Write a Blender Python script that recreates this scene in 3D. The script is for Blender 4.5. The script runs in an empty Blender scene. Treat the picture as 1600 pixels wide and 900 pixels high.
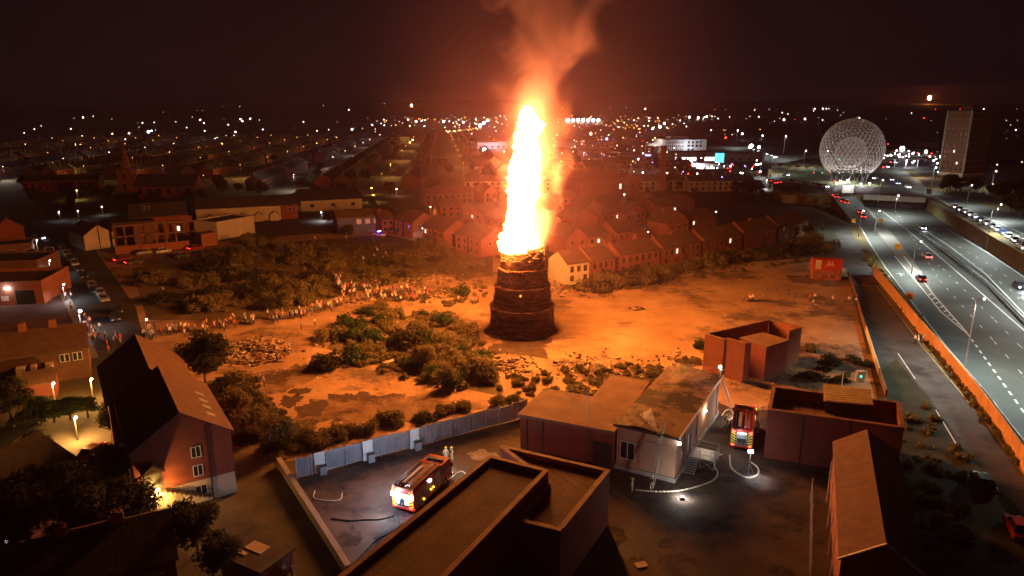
import bpy, bmesh, math, random
from mathutils import Vector, Matrix, noise
from math import pi, sin, cos, radians
C = bpy.context.scene
R = random.Random(7)
# ---------------------------------------------------------------- camera
F = 1100.0; PITCH = math.atan((450 - 168) / F); CAMZ = 40.0
cam = bpy.data.cameras.new("camera"); camo = bpy.data.objects.new("camera", cam); C.collection.objects.link(camo)
cam.sensor_width = 36; cam.lens = 36 * F / 1600; cam.clip_start = .5; cam.clip_end = 30000
camo.location = (0, 0, CAMZ); camo.rotation_euler = (pi / 2 - PITCH, 0, 0); C.camera = camo
# ---------------------------------------------------------------- night sky
w = bpy.data.worlds.new("World"); C.world = w; w.use_nodes = True
nt = w.node_tree; nt.nodes.clear()
wo = nt.nodes.new('ShaderNodeOutputWorld'); bg = nt.nodes.new('ShaderNodeBackground')
tc = nt.nodes.new('ShaderNodeTexCoord'); sx = nt.nodes.new('ShaderNodeSeparateXYZ'); cr = nt.nodes.new('ShaderNodeValToRGB')
nt.links.new(tc.outputs['Generated'], sx.inputs[0]); nt.links.new(sx.outputs['Z'], cr.inputs[0]); nt.links.new(cr.outputs[0], bg.inputs[0]); nt.links.new(bg.outputs[0], wo.inputs[0])
e = cr.color_ramp.elements; e[0].position = 0; e[0].color = (.0046, .0023, .0030, 1); e[1].position = .6; e[1].color = (.0026, .0014, .0028, 1)
bg.inputs[1].default_value = 1.0
C.view_settings.view_transform = 'Standard'; C.view_settings.look = 'None'; C.view_settings.exposure = 0; C.view_settings.gamma = 1
cy = C.cycles
cy.use_denoising = True; cy.max_bounces = 4; cy.diffuse_bounces = 2; cy.glossy_bounces = 2; cy.transparent_max_bounces = 12
cy.volume_bounces = 0; cy.caustics_reflective = False; cy.caustics_refractive = False; cy.sample_clamp_indirect = 3; cy.sample_clamp_direct = 0
cy.volume_step_rate = 1.0; cy.volume_max_steps = 96
FIRE_E = 255.0
# ---------------------------------------------------------------- helpers
def P(px, py, z=0.0):
    x = (px - 800) / F; y = -(py - 450) / F
    dy = cos(PITCH) + y * sin(PITCH); dz = -sin(PITCH) + y * cos(PITCH)
    t = (z - CAMZ) / dz
    return Vector((x * t, dy * t, z))
def link(o, parent=None):
    C.collection.objects.link(o)
    if parent: o.parent = parent
    return o
def tag(o, label=None, cat=None, group=None, kind=None):
    if label: o['label'] = label
    if cat: o['category'] = cat
    if group: o['group'] = group
    if kind: o['kind'] = kind
    return o
def thing(name, label, cat, loc=(0, 0, 0), rz=0, group=None):
    o = bpy.data.objects.new(name, None); o.empty_display_size = .3; link(o); o.location = loc; o.rotation_euler = (0, 0, rz)
    return tag(o, label, cat, group)
def copy_tree(o, parent=None):
    c = o.copy(); link(c); c.parent = parent
    for ch in o.children: copy_tree(ch, c)
    return c
class MB:
    def __init__(s): s.v = []; s.f = []; s.m = []
    def face(s, pts, m=0):
        n = len(s.v); s.v += [tuple(p) for p in pts]; s.f.append(list(range(n, n + len(pts)))); s.m.append(m)
    def box(s, x0, x1, y0, y1, z0, z1, m=0, rz=0, piv=None):
        n = len(s.v); vs = [(x, y, z) for z in (z0, z1) for x, y in ((x0, y0), (x1, y0), (x1, y1), (x0, y1))]
        if rz:
            px, py = piv if piv else ((x0 + x1) / 2, (y0 + y1) / 2); c, q = cos(rz), sin(rz)
            vs = [(px + (x - px) * c - (y - py) * q, py + (x - px) * q + (y - py) * c, z) for x, y, z in vs]
        s.v += vs
        for f in ((0, 3, 2, 1), (4, 5, 6, 7), (0, 1, 5, 4), (1, 2, 6, 5), (2, 3, 7, 6), (3, 0, 4, 7)):
            s.f.append([n + i for i in f]); s.m.append(m)
        return s
    def prism(s, pts, z0, z1, m=0, mt=None):
        n = len(s.v); k = len(pts); s.v += [(p[0], p[1], z0) for p in pts] + [(p[0], p[1], z1) for p in pts]
        a = sum(pts[i][0] * pts[(i + 1) % k][1] - pts[(i + 1) % k][0] * pts[i][1] for i in range(k))
        idx = list(range(k)); 
        if a < 0: idx.reverse()
        s.f.append([n + i for i in reversed(idx)]); s.m.append(m)
        s.f.append([n + k + i for i in idx]); s.m.append(m if mt is None else mt)
        for j in range(k):
            i0, i1 = idx[j], idx[(j + 1) % k]; s.f.append([n + i0, n + i1, n + k + i1, n + k + i0]); s.m.append(m)
        return s
    def bar(s, a, b, r, m=0, seg=6, r2=None, cap=True):
        a = Vector(a); b = Vector(b); d = (b - a)
        if d.length < 1e-6: return s
        d.normalize(); u = d.orthogonal().normalized(); w_ = d.cross(u); n = len(s.v); r2 = r if r2 is None else r2
        for p, rr in ((a, r), (b, r2)):
            for i in range(seg):
                t = 2 * pi * i / seg; s.v.append(tuple(p + (u * cos(t) + w_ * sin(t)) * rr))
        for i in range(seg):
            j = (i + 1) % seg; s.f.append([n + i, n + j, n + seg + j, n + seg + i]); s.m.append(m)
        if cap:
            s.f.append([n + i for i in reversed(range(seg))]); s.m.append(m); s.f.append([n + seg + i for i in range(seg)]); s.m.append(m)
        return s
    def tube(s, pts, r, m=0, seg=6):
        for a, b in zip(pts, pts[1:]): s.bar(a, b, r, m, seg)
        return s
    def ball(s, c, r, m=0, seg=8, rings=5, sc=(1, 1, 1)):
        n = len(s.v); c = Vector(c)
        s.v.append((c.x, c.y, c.z + r * sc[2]))
        for i in range(1, rings):
            ph = pi * i / rings
            for j in range(seg):
                t = 2 * pi * j / seg; s.v.append((c.x + r * sin(ph) * cos(t) * sc[0], c.y + r * sin(ph) * sin(t) * sc[1], c.z + r * cos(ph) * sc[2]))
        s.v.append((c.x, c.y, c.z - r * sc[2])); last = len(s.v) - 1
        for j in range(seg):
            s.f.append([n, n + 1 + j, n + 1 + (j + 1) % seg]); s.m.append(m)
            for i in range(rings - 2):
                a = n + 1 + i * seg; s.f.append([a + j, a + seg + j, a + seg + (j + 1) % seg, a + (j + 1) % seg]); s.m.append(m)
            a = n + 1 + (rings - 2) * seg; s.f.append([a + (j + 1) % seg, a + j, last]); s.m.append(m)
        return s
    def mesh(s, name, mats, smooth=False):
        me = bpy.data.meshes.new(name); me.from_pydata(s.v, [], s.f)
        for x in (mats if isinstance(mats, (list, tuple)) else [mats]): me.materials.append(x)
        me.polygons.foreach_set('material_index', s.m)
        if smooth: me.polygons.foreach_set('use_smooth', [True] * len(s.f))
        me.update(); return me
    def build(s, name, mats, parent=None, smooth=False):
        return link(bpy.data.objects.new(name, s.mesh(name, mats, smooth)), parent)
def sheet(name, pts, z, m, kind='structure'):
    """flat sheet; pts are world points (x,y[,z])"""
    mb = MB(); mb.face([(p[0], p[1], (p[2] if len(p) > 2 and z is None else z)) for p in pts])
    bm = bmesh.new(); me = mb.mesh(name, m); bm.from_mesh(me); bmesh.ops.triangulate(bm, faces=bm.faces[:])
    bmesh.ops.recalc_face_normals(bm, faces=bm.faces[:])
    if sum(f.normal.z * f.calc_area() for f in bm.faces) < 0: bmesh.ops.reverse_faces(bm, faces=bm.faces[:])
    bm.to_mesh(me); bm.free(); o = link(bpy.data.objects.new(name, me)); tag(o, kind=kind); return o
def pix(pts, z=0): return [P(a, b, z) for a, b in pts]
def strip(mb, pts, wd, z, m=0):
    """painted line along world points"""
    for a, b in zip(pts, pts[1:]):
        a = Vector((a[0], a[1])); b = Vector((b[0], b[1])); d = (b - a)
        if d.length < 1e-4: continue
        d.normalize(); n = Vector((-d.y, d.x)) * wd / 2
        mb.face([(a.x - n.x, a.y - n.y, z), (b.x - n.x, b.y - n.y, z), (b.x + n.x, b.y + n.y, z), (a.x + n.x, a.y + n.y, z)], m)
# ---------------------------------------------------------------- materials
def N(nt, t, **k):
    n = nt.nodes.new(t)
    for a, b in k.items(): setattr(n, a, b)
    return n
def mat(name, c1, c2=None, scale=1.0, rough=.85, bump=.0, bscale=None, detail=6, metal=0, spec=.3, c3=None, s3=.1, t3=.5, objcol=False):
    m = bpy.data.materials.new(name); m.use_nodes = True; t = m.node_tree; b = t.nodes['Principled BSDF']
    b.inputs['Roughness'].default_value = rough; b.inputs['Metallic'].default_value = metal; b.inputs['Specular IOR Level'].default_value = spec
    co = N(t, 'ShaderNodeTexCoord'); src = co.outputs['Object']
    c2 = c2 or tuple(min(1, x * 1.25) for x in c1)
    nz = N(t, 'ShaderNodeTexNoise'); nz.inputs['Scale'].default_value = scale; nz.inputs['Detail'].default_value = detail; nz.inputs['Roughness'].default_value = .65
    t.links.new(src, nz.inputs['Vector'])
    rp = N(t, 'ShaderNodeValToRGB'); rp.color_ramp.elements[0].position = .35; rp.color_ramp.elements[1].position = .68
    rp.color_ramp.elements[0].color = (*c1, 1); rp.color_ramp.elements[1].color = (*c2, 1); t.links.new(nz.outputs['Fac'], rp.inputs[0]); out = rp.outputs[0]
    if c3:
        n3 = N(t, 'ShaderNodeTexNoise'); n3.inputs['Scale'].default_value = s3; n3.inputs['Detail'].default_value = 8; n3.inputs['Roughness'].default_value = .7; t.links.new(src, n3.inputs['Vector'])
        r3 = N(t, 'ShaderNodeValToRGB'); r3.color_ramp.elements[0].position = t3; r3.color_ramp.elements[1].position = t3 + .08; t.links.new(n3.outputs['Fac'], r3.inputs[0])
        mx = N(t, 'ShaderNodeMix', data_type='RGBA'); t.links.new(r3.outputs[0], mx.inputs[0]); t.links.new(out, mx.inputs[6]); mx.inputs[7].default_value = (*c3, 1); out = mx.outputs[2]
    if objcol:
        oi = N(t, 'ShaderNodeObjectInfo'); mx = N(t, 'ShaderNodeMix', data_type='RGBA', blend_type='MULTIPLY'); mx.inputs[0].default_value = 1
        t.links.new(out, mx.inputs[6]); t.links.new(oi.outputs['Color'], mx.inputs[7]); out = mx.outputs[2]
    t.links.new(out, b.inputs['Base Color'])
    if bump:
        bn = N(t, 'ShaderNodeTexNoise'); bn.inputs['Scale'].default_value = bscale or scale * 4; bn.inputs['Detail'].default_value = 6; t.links.new(src, bn.inputs['Vector'])
        bp = N(t, 'ShaderNodeBump'); bp.inputs['Strength'].default_value = min(1, bump); bp.inputs['Distance'].default_value = .15; t.links.new(bn.outputs['Fac'], bp.inputs['Height']); t.links.new(bp.outputs[0], b.inputs['Normal'])
    return m
def brick(name, c1, c2, mortar, sc=1.0, rough=.9):
    m = mat(name, c1, c2, .6, rough); t = m.node_tree; b = t.nodes['Principled BSDF']
    src = [l.from_socket for l in t.links if l.to_socket == b.inputs['Base Color']][0]
    bt = N(t, 'ShaderNodeTexBrick'); co = N(t, 'ShaderNodeTexCoord'); mp = N(t, 'ShaderNodeMapping'); mp.inputs['Rotation'].default_value = (pi / 2, 0, 0)
    sep = N(t, 'ShaderNodeSeparateXYZ'); cb = N(t, 'ShaderNodeCombineXYZ'); ad = N(t, 'ShaderNodeMath', operation='ADD')
    t.links.new(co.outputs['Object'], sep.inputs[0]); t.links.new(sep.outputs['X'], ad.inputs[0]); t.links.new(sep.outputs['Y'], ad.inputs[1]); t.links.new(ad.outputs[0], cb.inputs['X']); t.links.new(sep.outputs['Z'], cb.inputs['Y'])
    t.links.new(cb.outputs[0], bt.inputs['Vector']); bt.inputs['Scale'].default_value = 1; bt.inputs['Brick Width'].default_value = .45 * sc; bt.inputs['Row Height'].default_value = .15 * sc; bt.inputs['Mortar Size'].default_value = .012 * sc
    t.links.new(src, bt.inputs['Color1']); t.links.new(src, bt.inputs['Color2']); bt.inputs['Mortar'].default_value = (*mortar, 1)
    t.links.new(bt.outputs['Color'], b.inputs['Base Color']); return m
def emis(name, c, s, sample=False):
    m = bpy.data.materials.new(name); m.use_nodes = True; t = m.node_tree; t.nodes.clear(); o = N(t, 'ShaderNodeOutputMaterial'); e = N(t, 'ShaderNodeEmission'); e.inputs[0].default_value = (*c, 1); e.inputs[1].default_value = s
    t.links.new(e.outputs[0], o.inputs[0]); m.cycles.emission_sampling = 'AUTO' if sample else 'NONE'; return m
M = {}
M['earth'] = mat('dark earth', (.06, .05, .035), (.10, .08, .06), .05, c3=(.05, .055, .025), s3=.02)
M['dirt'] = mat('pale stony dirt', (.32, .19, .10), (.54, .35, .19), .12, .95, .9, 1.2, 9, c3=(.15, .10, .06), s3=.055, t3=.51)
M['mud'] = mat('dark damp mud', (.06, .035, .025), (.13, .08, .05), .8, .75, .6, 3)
M['puddle'] = mat('standing water', (.015, .015, .015), (.02, .02, .02), 1, .25, spec=.5)
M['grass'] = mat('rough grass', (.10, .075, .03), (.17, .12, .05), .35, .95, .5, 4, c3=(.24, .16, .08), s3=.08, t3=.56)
M['mowngrass'] = mat('mown grass', (.05, .075, .02), (.09, .12, .035), .5, .95, .3, 5)  # short mown grass, greener than the rough grass
M['asphalt'] = mat('asphalt', (.042, .043, .044), (.075, .076, .076), .15, .8, .25, 12, c3=(.09, .09, .09), s3=.03, t3=.6)
M['yard'] = mat('brown stained asphalt', (.06, .045, .038), (.12, .09, .07), .22, .85, .4, 7, spec=.12, c3=(.035, .028, .026), s3=.15, t3=.5)
M['asphalt2'] = mat('worn asphalt', (.055, .05, .046), (.11, .10, .09), .25, .85, .3, 9, c3=(.035, .033, .03), s3=.12, t3=.55)
M['motorway'] = mat('motorway asphalt', (.075, .078, .073), (.105, .108, .10), .07, .7, .1, 10, c3=(.135, .14, .135), s3=.02, t3=.55)
M['concrete'] = mat('concrete', (.25, .24, .22), (.36, .34, .31), .4, .85, .2, 5)
M['paving'] = mat('paving', (.20, .18, .16), (.30, .27, .24), .5, .9, .1, 6)
M['kerb'] = mat('kerb stone', (.28, .27, .25), (.38, .36, .33), 1)
M['paint'] = mat('road paint', (.60, .60, .57), (.8, .8, .76), .8, .6)
M['yellowpaint'] = mat('yellow road paint', (.55, .42, .06), (.7, .55, .1), .8, .6)
M['redbrick'] = brick('red brick', (.23, .052, .034), (.33, .085, .048), (.16, .10, .08))
M['redbrick2'] = brick('orange brick', (.29, .095, .05), (.38, .13, .065), (.24, .15, .11))
M['tanbrick'] = brick('tan brick', (.36, .20, .14), (.48, .28, .19), (.34, .24, .18))
M['burnt'] = mat('scorched wet felt roof', (.17, .11, .08), (.27, .18, .12), .3, .8, .35, 3, c3=(.035, .022, .018), s3=.16, t3=.47)
M['shade_dirt'] = mat('earth darkened as shade', (.16, .09, .05), (.32, .21, .12), .35, .95, 1.0, 2.5, c3=(.08, .045, .028), s3=.12, t3=.5)  # dirt colour darkened to stand in for shade from the fire
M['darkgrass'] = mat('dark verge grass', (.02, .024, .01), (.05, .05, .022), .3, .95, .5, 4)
M['brownbrick'] = brick('brown brick', (.16, .08, .05), (.22, .11, .07), (.14, .11, .09))
M['render'] = mat('cream render', (.52, .46, .36), (.66, .60, .48), .35, .9, .15, 6)
M['whitewall'] = mat('white wall', (.62, .60, .56), (.75, .73, .69), .4, .8)
M['greywall'] = mat('grey wall', (.22, .22, .23), (.30, .30, .31), .4, .8)
M['bluewall'] = mat('blue grey wall', (.10, .12, .17), (.14, .16, .22), .5, .8)
M['slate'] = mat('slate roof', (.05, .045, .045), (.085, .075, .07), .8, .8, .4, 5)
M['tiles'] = mat('brown roof tiles', (.11, .06, .042), (.17, .09, .06), .9, .85, .5, 6)
M['felt'] = mat('felt roof', (.17, .10, .07), (.27, .16, .105), .3, .9, .3, 3, c3=(.08, .06, .05), s3=.2, t3=.6)
M['feltdark'] = mat('dark felt roof', (.085, .05, .04), (.15, .085, .065), .25, .9, .35, 3, c3=(.17, .12, .09), s3=.12, t3=.6)
M['coping'] = mat('coping stone', (.20, .11, .08), (.30, .17, .125), .8, .8)
M['metal'] = mat('galvanised metal', (.35, .36, .37), (.48, .49, .5), 1.2, .45, metal=.7)
M['fencemetal'] = mat('grey steel sheet', (.20, .22, .25), (.28, .30, .33), .7, .6, .1, 3, metal=.2)
M['darkmetal'] = mat('dark metal', (.04, .04, .045), (.07, .07, .075), 1, .5, metal=.5)
M['white'] = mat('white paint', (.68, .67, .64), (.8, .79, .76), 1, .6)
M['glass'] = mat('dark glass', (.015, .017, .02), (.03, .032, .035), 1, .12, spec=.8)
M['sash'] = mat('dull window frame', (.20, .12, .09), (.28, .17, .12), 1, .6)
M['frame'] = mat('white window frame', (.65, .64, .61), (.78, .77, .74), 1, .5)
M['pallet'] = mat('pallet wood', (.20, .095, .05), (.36, .19, .10), 1.3, .9, .2, 6)
M['pallet2'] = mat('dark pallet wood', (.09, .045, .03), (.17, .085, .05), 1.3, .9, .2, 6)
M['pallet3'] = mat('pale pallet wood', (.32, .17, .09), (.46, .26, .14), 1.3, .9, .2, 6)
M['wood'] = mat('bleached timber', (.45, .36, .25), (.62, .52, .38), 1.2, .85)
M['bark'] = mat('bark', (.05, .035, .022), (.09, .06, .04), 2, .95)
def leafmat(name, a, b):
    m = mat(name, a, b, .9, .85, spec=.1, detail=3); t = m.node_tree; b = t.nodes['Principled BSDF']; tr = N(t, 'ShaderNodeBsdfTranslucent'); mx = N(t, 'ShaderNodeMixShader'); mx.inputs[0].default_value = .42
    src = [l.from_socket for l in t.links if l.to_socket == b.inputs['Base Color']][0]; t.links.new(src, tr.inputs[0]); out = [n for n in t.nodes if n.type == 'OUTPUT_MATERIAL'][0]
    t.links.new(b.outputs[0], mx.inputs[1]); t.links.new(tr.outputs[0], mx.inputs[2]); t.links.new(mx.outputs[0], out.inputs[0]); return m
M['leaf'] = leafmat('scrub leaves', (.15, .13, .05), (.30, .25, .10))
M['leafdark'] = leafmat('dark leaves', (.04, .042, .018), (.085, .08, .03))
M['leafgreen'] = leafmat('green leaves', (.04, .075, .02), (.085, .13, .035))
M['black'] = mat('black rubber', (.015, .015, .015), (.03, .03, .03), 1, .8)
M['carpaint'] = mat('car paint', (.9, .9, .9), (1, 1, 1), 1, .3, spec=.6, objcol=True)
M['red'] = mat('red paint', (.42, .02, .015), (.55, .035, .02), 1, .35, spec=.5)
M['container'] = mat('red container paint', (.42, .05, .035), (.55, .09, .055), .7, .6, c3=(.3, .12, .08), s3=.5, t3=.6)
M['graffiti'] = mat('graffiti', (.75, .55, .5), (.85, .65, .6), 1)
M['yellow'] = mat('yellow paint', (.75, .6, .05), (.85, .7, .08), 1, .5)
M['orange'] = mat('orange sign', (.8, .25, .03), (.85, .3, .04), 1, .6)
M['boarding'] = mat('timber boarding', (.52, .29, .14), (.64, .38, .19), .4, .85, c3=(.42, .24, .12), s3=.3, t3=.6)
M['hose'] = mat('pale hose', (.55, .48, .36), (.68, .6, .46), 2, .8)
M['skin'] = mat('skin', (.45, .27, .19), (.52, .32, .23), 2, .6)
M['hair'] = mat('hair', (.05, .03, .02), (.09, .05, .03), 3, .7)
M['cloth'] = mat('clothes', (.85, .85, .85), (1, 1, 1), 6, .9, objcol=True)
M['trousers'] = mat('trousers', (.05, .05, .07), (.10, .10, .13), 4, .9)
M['kit'] = mat('tan fire kit', (.38, .31, .19), (.5, .42, .27), 3, .85)
M['stripe'] = mat('reflective stripe', (.8, .8, .6), (.9, .9, .7), 3, .4)
M['e_white'] = emis('white lamp', (1, .96, .9), 30)
M['e_cool'] = emis('cool lamp', (.8, .9, 1), 40)
M['e_warm'] = emis('warm lamp', (1, .72, .42), 30)
M['e_yellow'] = emis('sodium lamp', (1, .55, .1), 30)
M['e_red'] = emis('tail light', (1, .03, .02), 14)
M['e_head'] = emis('head light', (.75, .85, 1), 26)
for k_, c_ in (('white', (1, .96, .9)), ('cool', (.8, .9, 1)), ('warm', (1, .66, .34)), ('yellow', (1, .42, .04)), ('red', (1, .03, .02)), ('purple', (.4, .3, 1))): M['d_' + k_] = emis('far ' + k_ + ' lamp', c_, 3.5 if k_ == 'yellow' else 6)
M['e_window'] = emis('lit window', (1, .85, .6), 1.5)
M['e_shop'] = emis('shop light', (1, .95, .85), 5)
M['e_cyan'] = emis('cyan sign', (.15, .75, .9), 1.4)
M['e_blue'] = emis('blue light', (.15, .08, 1), 30)
M['e_green'] = emis('green signal', (.02, 1, .5), 12)
M['e_purple'] = emis('purple light', (.4, .3, 1), 5)
M['e_amber'] = emis('amber light', (1, .4, .03), 8)
def plight(name, loc, power, col, r=.15, parent=None):
    l = bpy.data.lights.new(name, 'POINT'); l.energy = power; l.color = col; l.shadow_soft_size = r
    o = bpy.data.objects.new(name, l); link(o, parent); o.location = loc; return o
def slight(name, loc, power, col, tgt, ang=120, r=.2, parent=None, blend=.5):
    l = bpy.data.lights.new(name, 'SPOT'); l.energy = power; l.color = col; l.shadow_soft_size = r; l.spot_size = radians(ang); l.spot_blend = blend
    o = bpy.data.objects.new(name, l); link(o, parent); o.location = loc
    d = Vector(tgt) - Vector(loc); o.rotation_euler = d.to_track_quat('-Z', 'Y').to_euler(); return o
def frame(a, b, c):
    """rectangle frame from world points: front-left, front-right, back-right"""
    a = Vector((a[0], a[1])); b = Vector((b[0], b[1])); c = Vector((c[0], c[1])); u = b - a; L = u.length; u.normalize(); n = Vector((-u.y, u.x))
    return a, math.atan2(u.y, u.x), L, (c - b).dot(n)
# ---------------------------------------------------------------- ground and hills
def gmesh(name, xs, ys, fz, m):
    mb = MB(); nx = len(xs)
    for y in ys:
        for x in xs: mb.v.append((x, y, fz(x, y)))
    for j in range(len(ys) - 1):
        for i in range(nx - 1):
            a = j * nx + i; mb.f.append([a, a + 1, a + 1 + nx, a + nx]); mb.m.append(0)
    return tag(mb.build(name, m, smooth=True), kind='structure')
gmesh('ground', [-9000, -3000, 0, 3000, 9000], [-300, 0, 600, 2600, 12000], lambda x, y: -.03 if y < 2600 else -1, M['earth'])
def hillz(x, y):
    t = max(0, min(1, (y - 2500) / 2700)); t = t * t * (3 - 2 * t)
    return t * (64 + 18 * sin(x / 1500 + .8) + 22 * noise.noise(Vector((x / 700, y / 900, 0))))
gmesh('hills', [-9000 + i * 300 for i in range(61)], [2500 + i * 300 for i in range(16)], lambda x, y: hillz(x, y) - .5, M['earth'])
# wasteland
WP = [(150, 392), (250, 384), (330, 378), (480, 366), (600, 362), (790, 385), (900, 452), (1000, 432), (1130, 412), (1280, 402), (1322, 420), (1338, 480), (1352, 540), (1375, 640), (1190, 640), (1090, 612), (1000, 600), (820, 638), (640, 688), (440, 722), (300, 690), (300, 600), (225, 530), (212, 480)]
W = pix(WP)
def inside(x, y, poly):
    r = False; n = len(poly)
    for i in range(n):
        a, b = poly[i], poly[(i + 1) % n]
        if (a[1] > y) != (b[1] > y) and x < (b[0] - a[0]) * (y - a[1]) / (b[1] - a[1]) + a[0]: r = not r
    return r
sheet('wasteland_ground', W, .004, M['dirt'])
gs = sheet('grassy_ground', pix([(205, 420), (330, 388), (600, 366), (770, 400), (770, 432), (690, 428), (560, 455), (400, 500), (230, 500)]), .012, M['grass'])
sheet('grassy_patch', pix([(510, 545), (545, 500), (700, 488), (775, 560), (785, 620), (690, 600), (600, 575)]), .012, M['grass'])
sheet('dark_slope', pix([(300, 600), (380, 585), (420, 620), (480, 690), (470, 712), (440, 722), (300, 690)]), .012, M['grass'])
def blob(name, cx, cy, rx, ry, z, m, seed):
    c = P(cx, cy); q = P(cx + rx, cy); d = P(cx, cy + ry); ax = (q - c).length; ay = (d - c).length; rr = random.Random(seed); pts = []
    for i in range(72):
        t = 2 * pi * i / 72; k = .75 + .5 * noise.noise(Vector((cos(t) * 1.4, sin(t) * 1.4, seed * 3.1))) + .22 * noise.noise(Vector((cos(t) * 5, sin(t) * 5, seed * 1.7))) + .1 * noise.noise(Vector((cos(t) * 14, sin(t) * 14, seed)))
        pts.append((c.x + ax * cos(t) * k, c.y + ay * sin(t) * k))
    return sheet(name, pts, z, m)
for i, b in enumerate([(560, 640, 130, 40), (690, 640, 90, 22), (450, 590, 60, 25), (1300, 560, 70, 30), (1290, 440, 60, 14)]): blob('shaded_earth', *b, .012 + .0007 * i, M['shade_dirt'], 20 + i)  # darker sheets paint the bonfire's shade onto the ground
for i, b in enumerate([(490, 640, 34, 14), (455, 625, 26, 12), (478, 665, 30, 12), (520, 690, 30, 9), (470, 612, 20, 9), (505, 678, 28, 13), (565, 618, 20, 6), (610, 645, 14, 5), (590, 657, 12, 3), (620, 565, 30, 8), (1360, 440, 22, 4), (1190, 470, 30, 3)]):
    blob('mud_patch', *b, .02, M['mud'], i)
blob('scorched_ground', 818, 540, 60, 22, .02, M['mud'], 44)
# clods, stones and litter over the wasteland: nobody could count them
mb = MB(); rr = random.Random(3)
def rock(mb, x, y, z, s, m=0):
    n = len(mb.v); a = rr.random() * 6
    for dx, dy, dz in ((1, 0, 0), (-.4, .9, 0), (-.5, -.8, 0), (0, 0, .8), (.2, .1, .75)):
        mb.v.append((x + (dx * cos(a) - dy * sin(a)) * s * rr.uniform(.6, 1.2), y + (dx * sin(a) + dy * cos(a)) * s * rr.uniform(.6, 1.2), z + dz * s * .5))
    for f in ((0, 1, 3), (1, 2, 3), (2, 0, 4), (0, 3, 4), (2, 4, 3)): mb.f.append([n + i for i in f]); mb.m.append(m)
cl = [(rr.uniform(380, 1340), rr.uniform(420, 640), rr.uniform(8, 40)) for _ in range(110)]
for cx, cy, sp in cl:
    for k in range(int(rr.uniform(12, 50))):
        px = rr.gauss(cx, sp); py = rr.gauss(cy, sp * .28)
        if not (360 < px < 1350 and 400 < py < 690): continue
        p = P(px, py)
        if inside(p.x, p.y, W) and (p - Vector((2, 124, 0))).length > 8: rock(mb, p.x, p.y, .005, rr.choice((.06, .1, .12, .2, .3)) * rr.uniform(.7, 1.5), rr.choice((0, 0, 0, 1)))
tag(mb.build('rubble', [M['dirt'], M['wood']]), kind='stuff')
# ---------------------------------------------------------------- bonfire
BX, BY = 1.9, 124.6
bon = thing('bonfire', 'tall stepped bonfire tower of stacked wooden pallets burning at its top', 'bonfire', (BX, BY, 0))
rr = random.Random(5)
def tier(r, z0, z1, r2=None):
    mb = MB(); h = .15; n = int(round((z1 - z0) / h)); r2 = r2 or r
    for k in range(n):
        rk = r + (r2 - r) * k / n + .10 * sin(k * .23) + rr.uniform(-.05, .05); cnt = max(8, int(2 * pi * rk / 1.22)); off = rr.random(); z = z0 + k * h; pm0 = rr.choice((0, 0, 1, 1)); rk += .12 if k >= n - 2 else 0; sag = rr.uniform(-.04, .04); ox_, oy_ = rr.uniform(-.05, .05), rr.uniform(-.05, .05)
        for j in range(cnt):
            t = 2 * pi * (j + off) / cnt; pm = rr.choice((0, 0, 0, 1, 1, 2)) if rr.random() < .5 else pm0; dr = rr.uniform(-.05, .05) + (rr.uniform(.1, .25) if rr.random() < .04 else 0); x = cos(t) * (rk - .5 + dr); y = sin(t) * (rk - .5 + dr); x += ox_; y += oy_; z = z0 + k * h + .05 * sin(2 * t + k * .08 + z0) * min(1, k / 3)
            if y > rk * .75: pass
            for (a, b, c, d, e0, e1) in ((-.5, .5, -.6, .6, .115, .14), (-.5, .5, -.6, .6, .0, .022)):
                mb.box(x + a, x + b, y + c, y + d, z + e0, z + e1, pm, t)
            for q in (-.52, 0, .52):
                mb.box(x + .40, x + .5, y + q - .06, y + q + .06, z + .022, z + .115, pm, t, (x, y))
    mb.bar((0, 0, z0), (0, 0, z1 - .02), r - 1.15, 0, 20, r2=r2 - 1.15)
    return mb
for r, z0, z1, r2 in ((5.85, 0, 4.95, 5.8), (5.12, 4.95, 8.9, 5.08), (4.48, 8.9, 12.1, 4.42), (3.9, 12.1, 16.0, 3.82)):
    tag(tier(r, z0, z1, r2).build('pallet_tier', [M['pallet'], M['pallet2'], M['pallet3']], bon), kind='stuff')
eb = emis('ember', (1, .22, .03), 5)
mb = MB()
for k in range(90):
    t = rr.uniform(pi, 2 * pi); zz = 16 - abs(rr.gauss(0, 1.1)); q_ = 3.92; x, y = cos(t) * q_, sin(t) * q_; mb.box(x - .25, x + .25, y - .05, y + .05, zz, zz + .05, 0, t + pi / 2)
tag(mb.build('embers', eb, bon), kind='stuff'); mb = MB(); mb.ball((-.4, -5.15, 7.9), .18); mb.build('glowing_ember', eb, bon)
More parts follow.
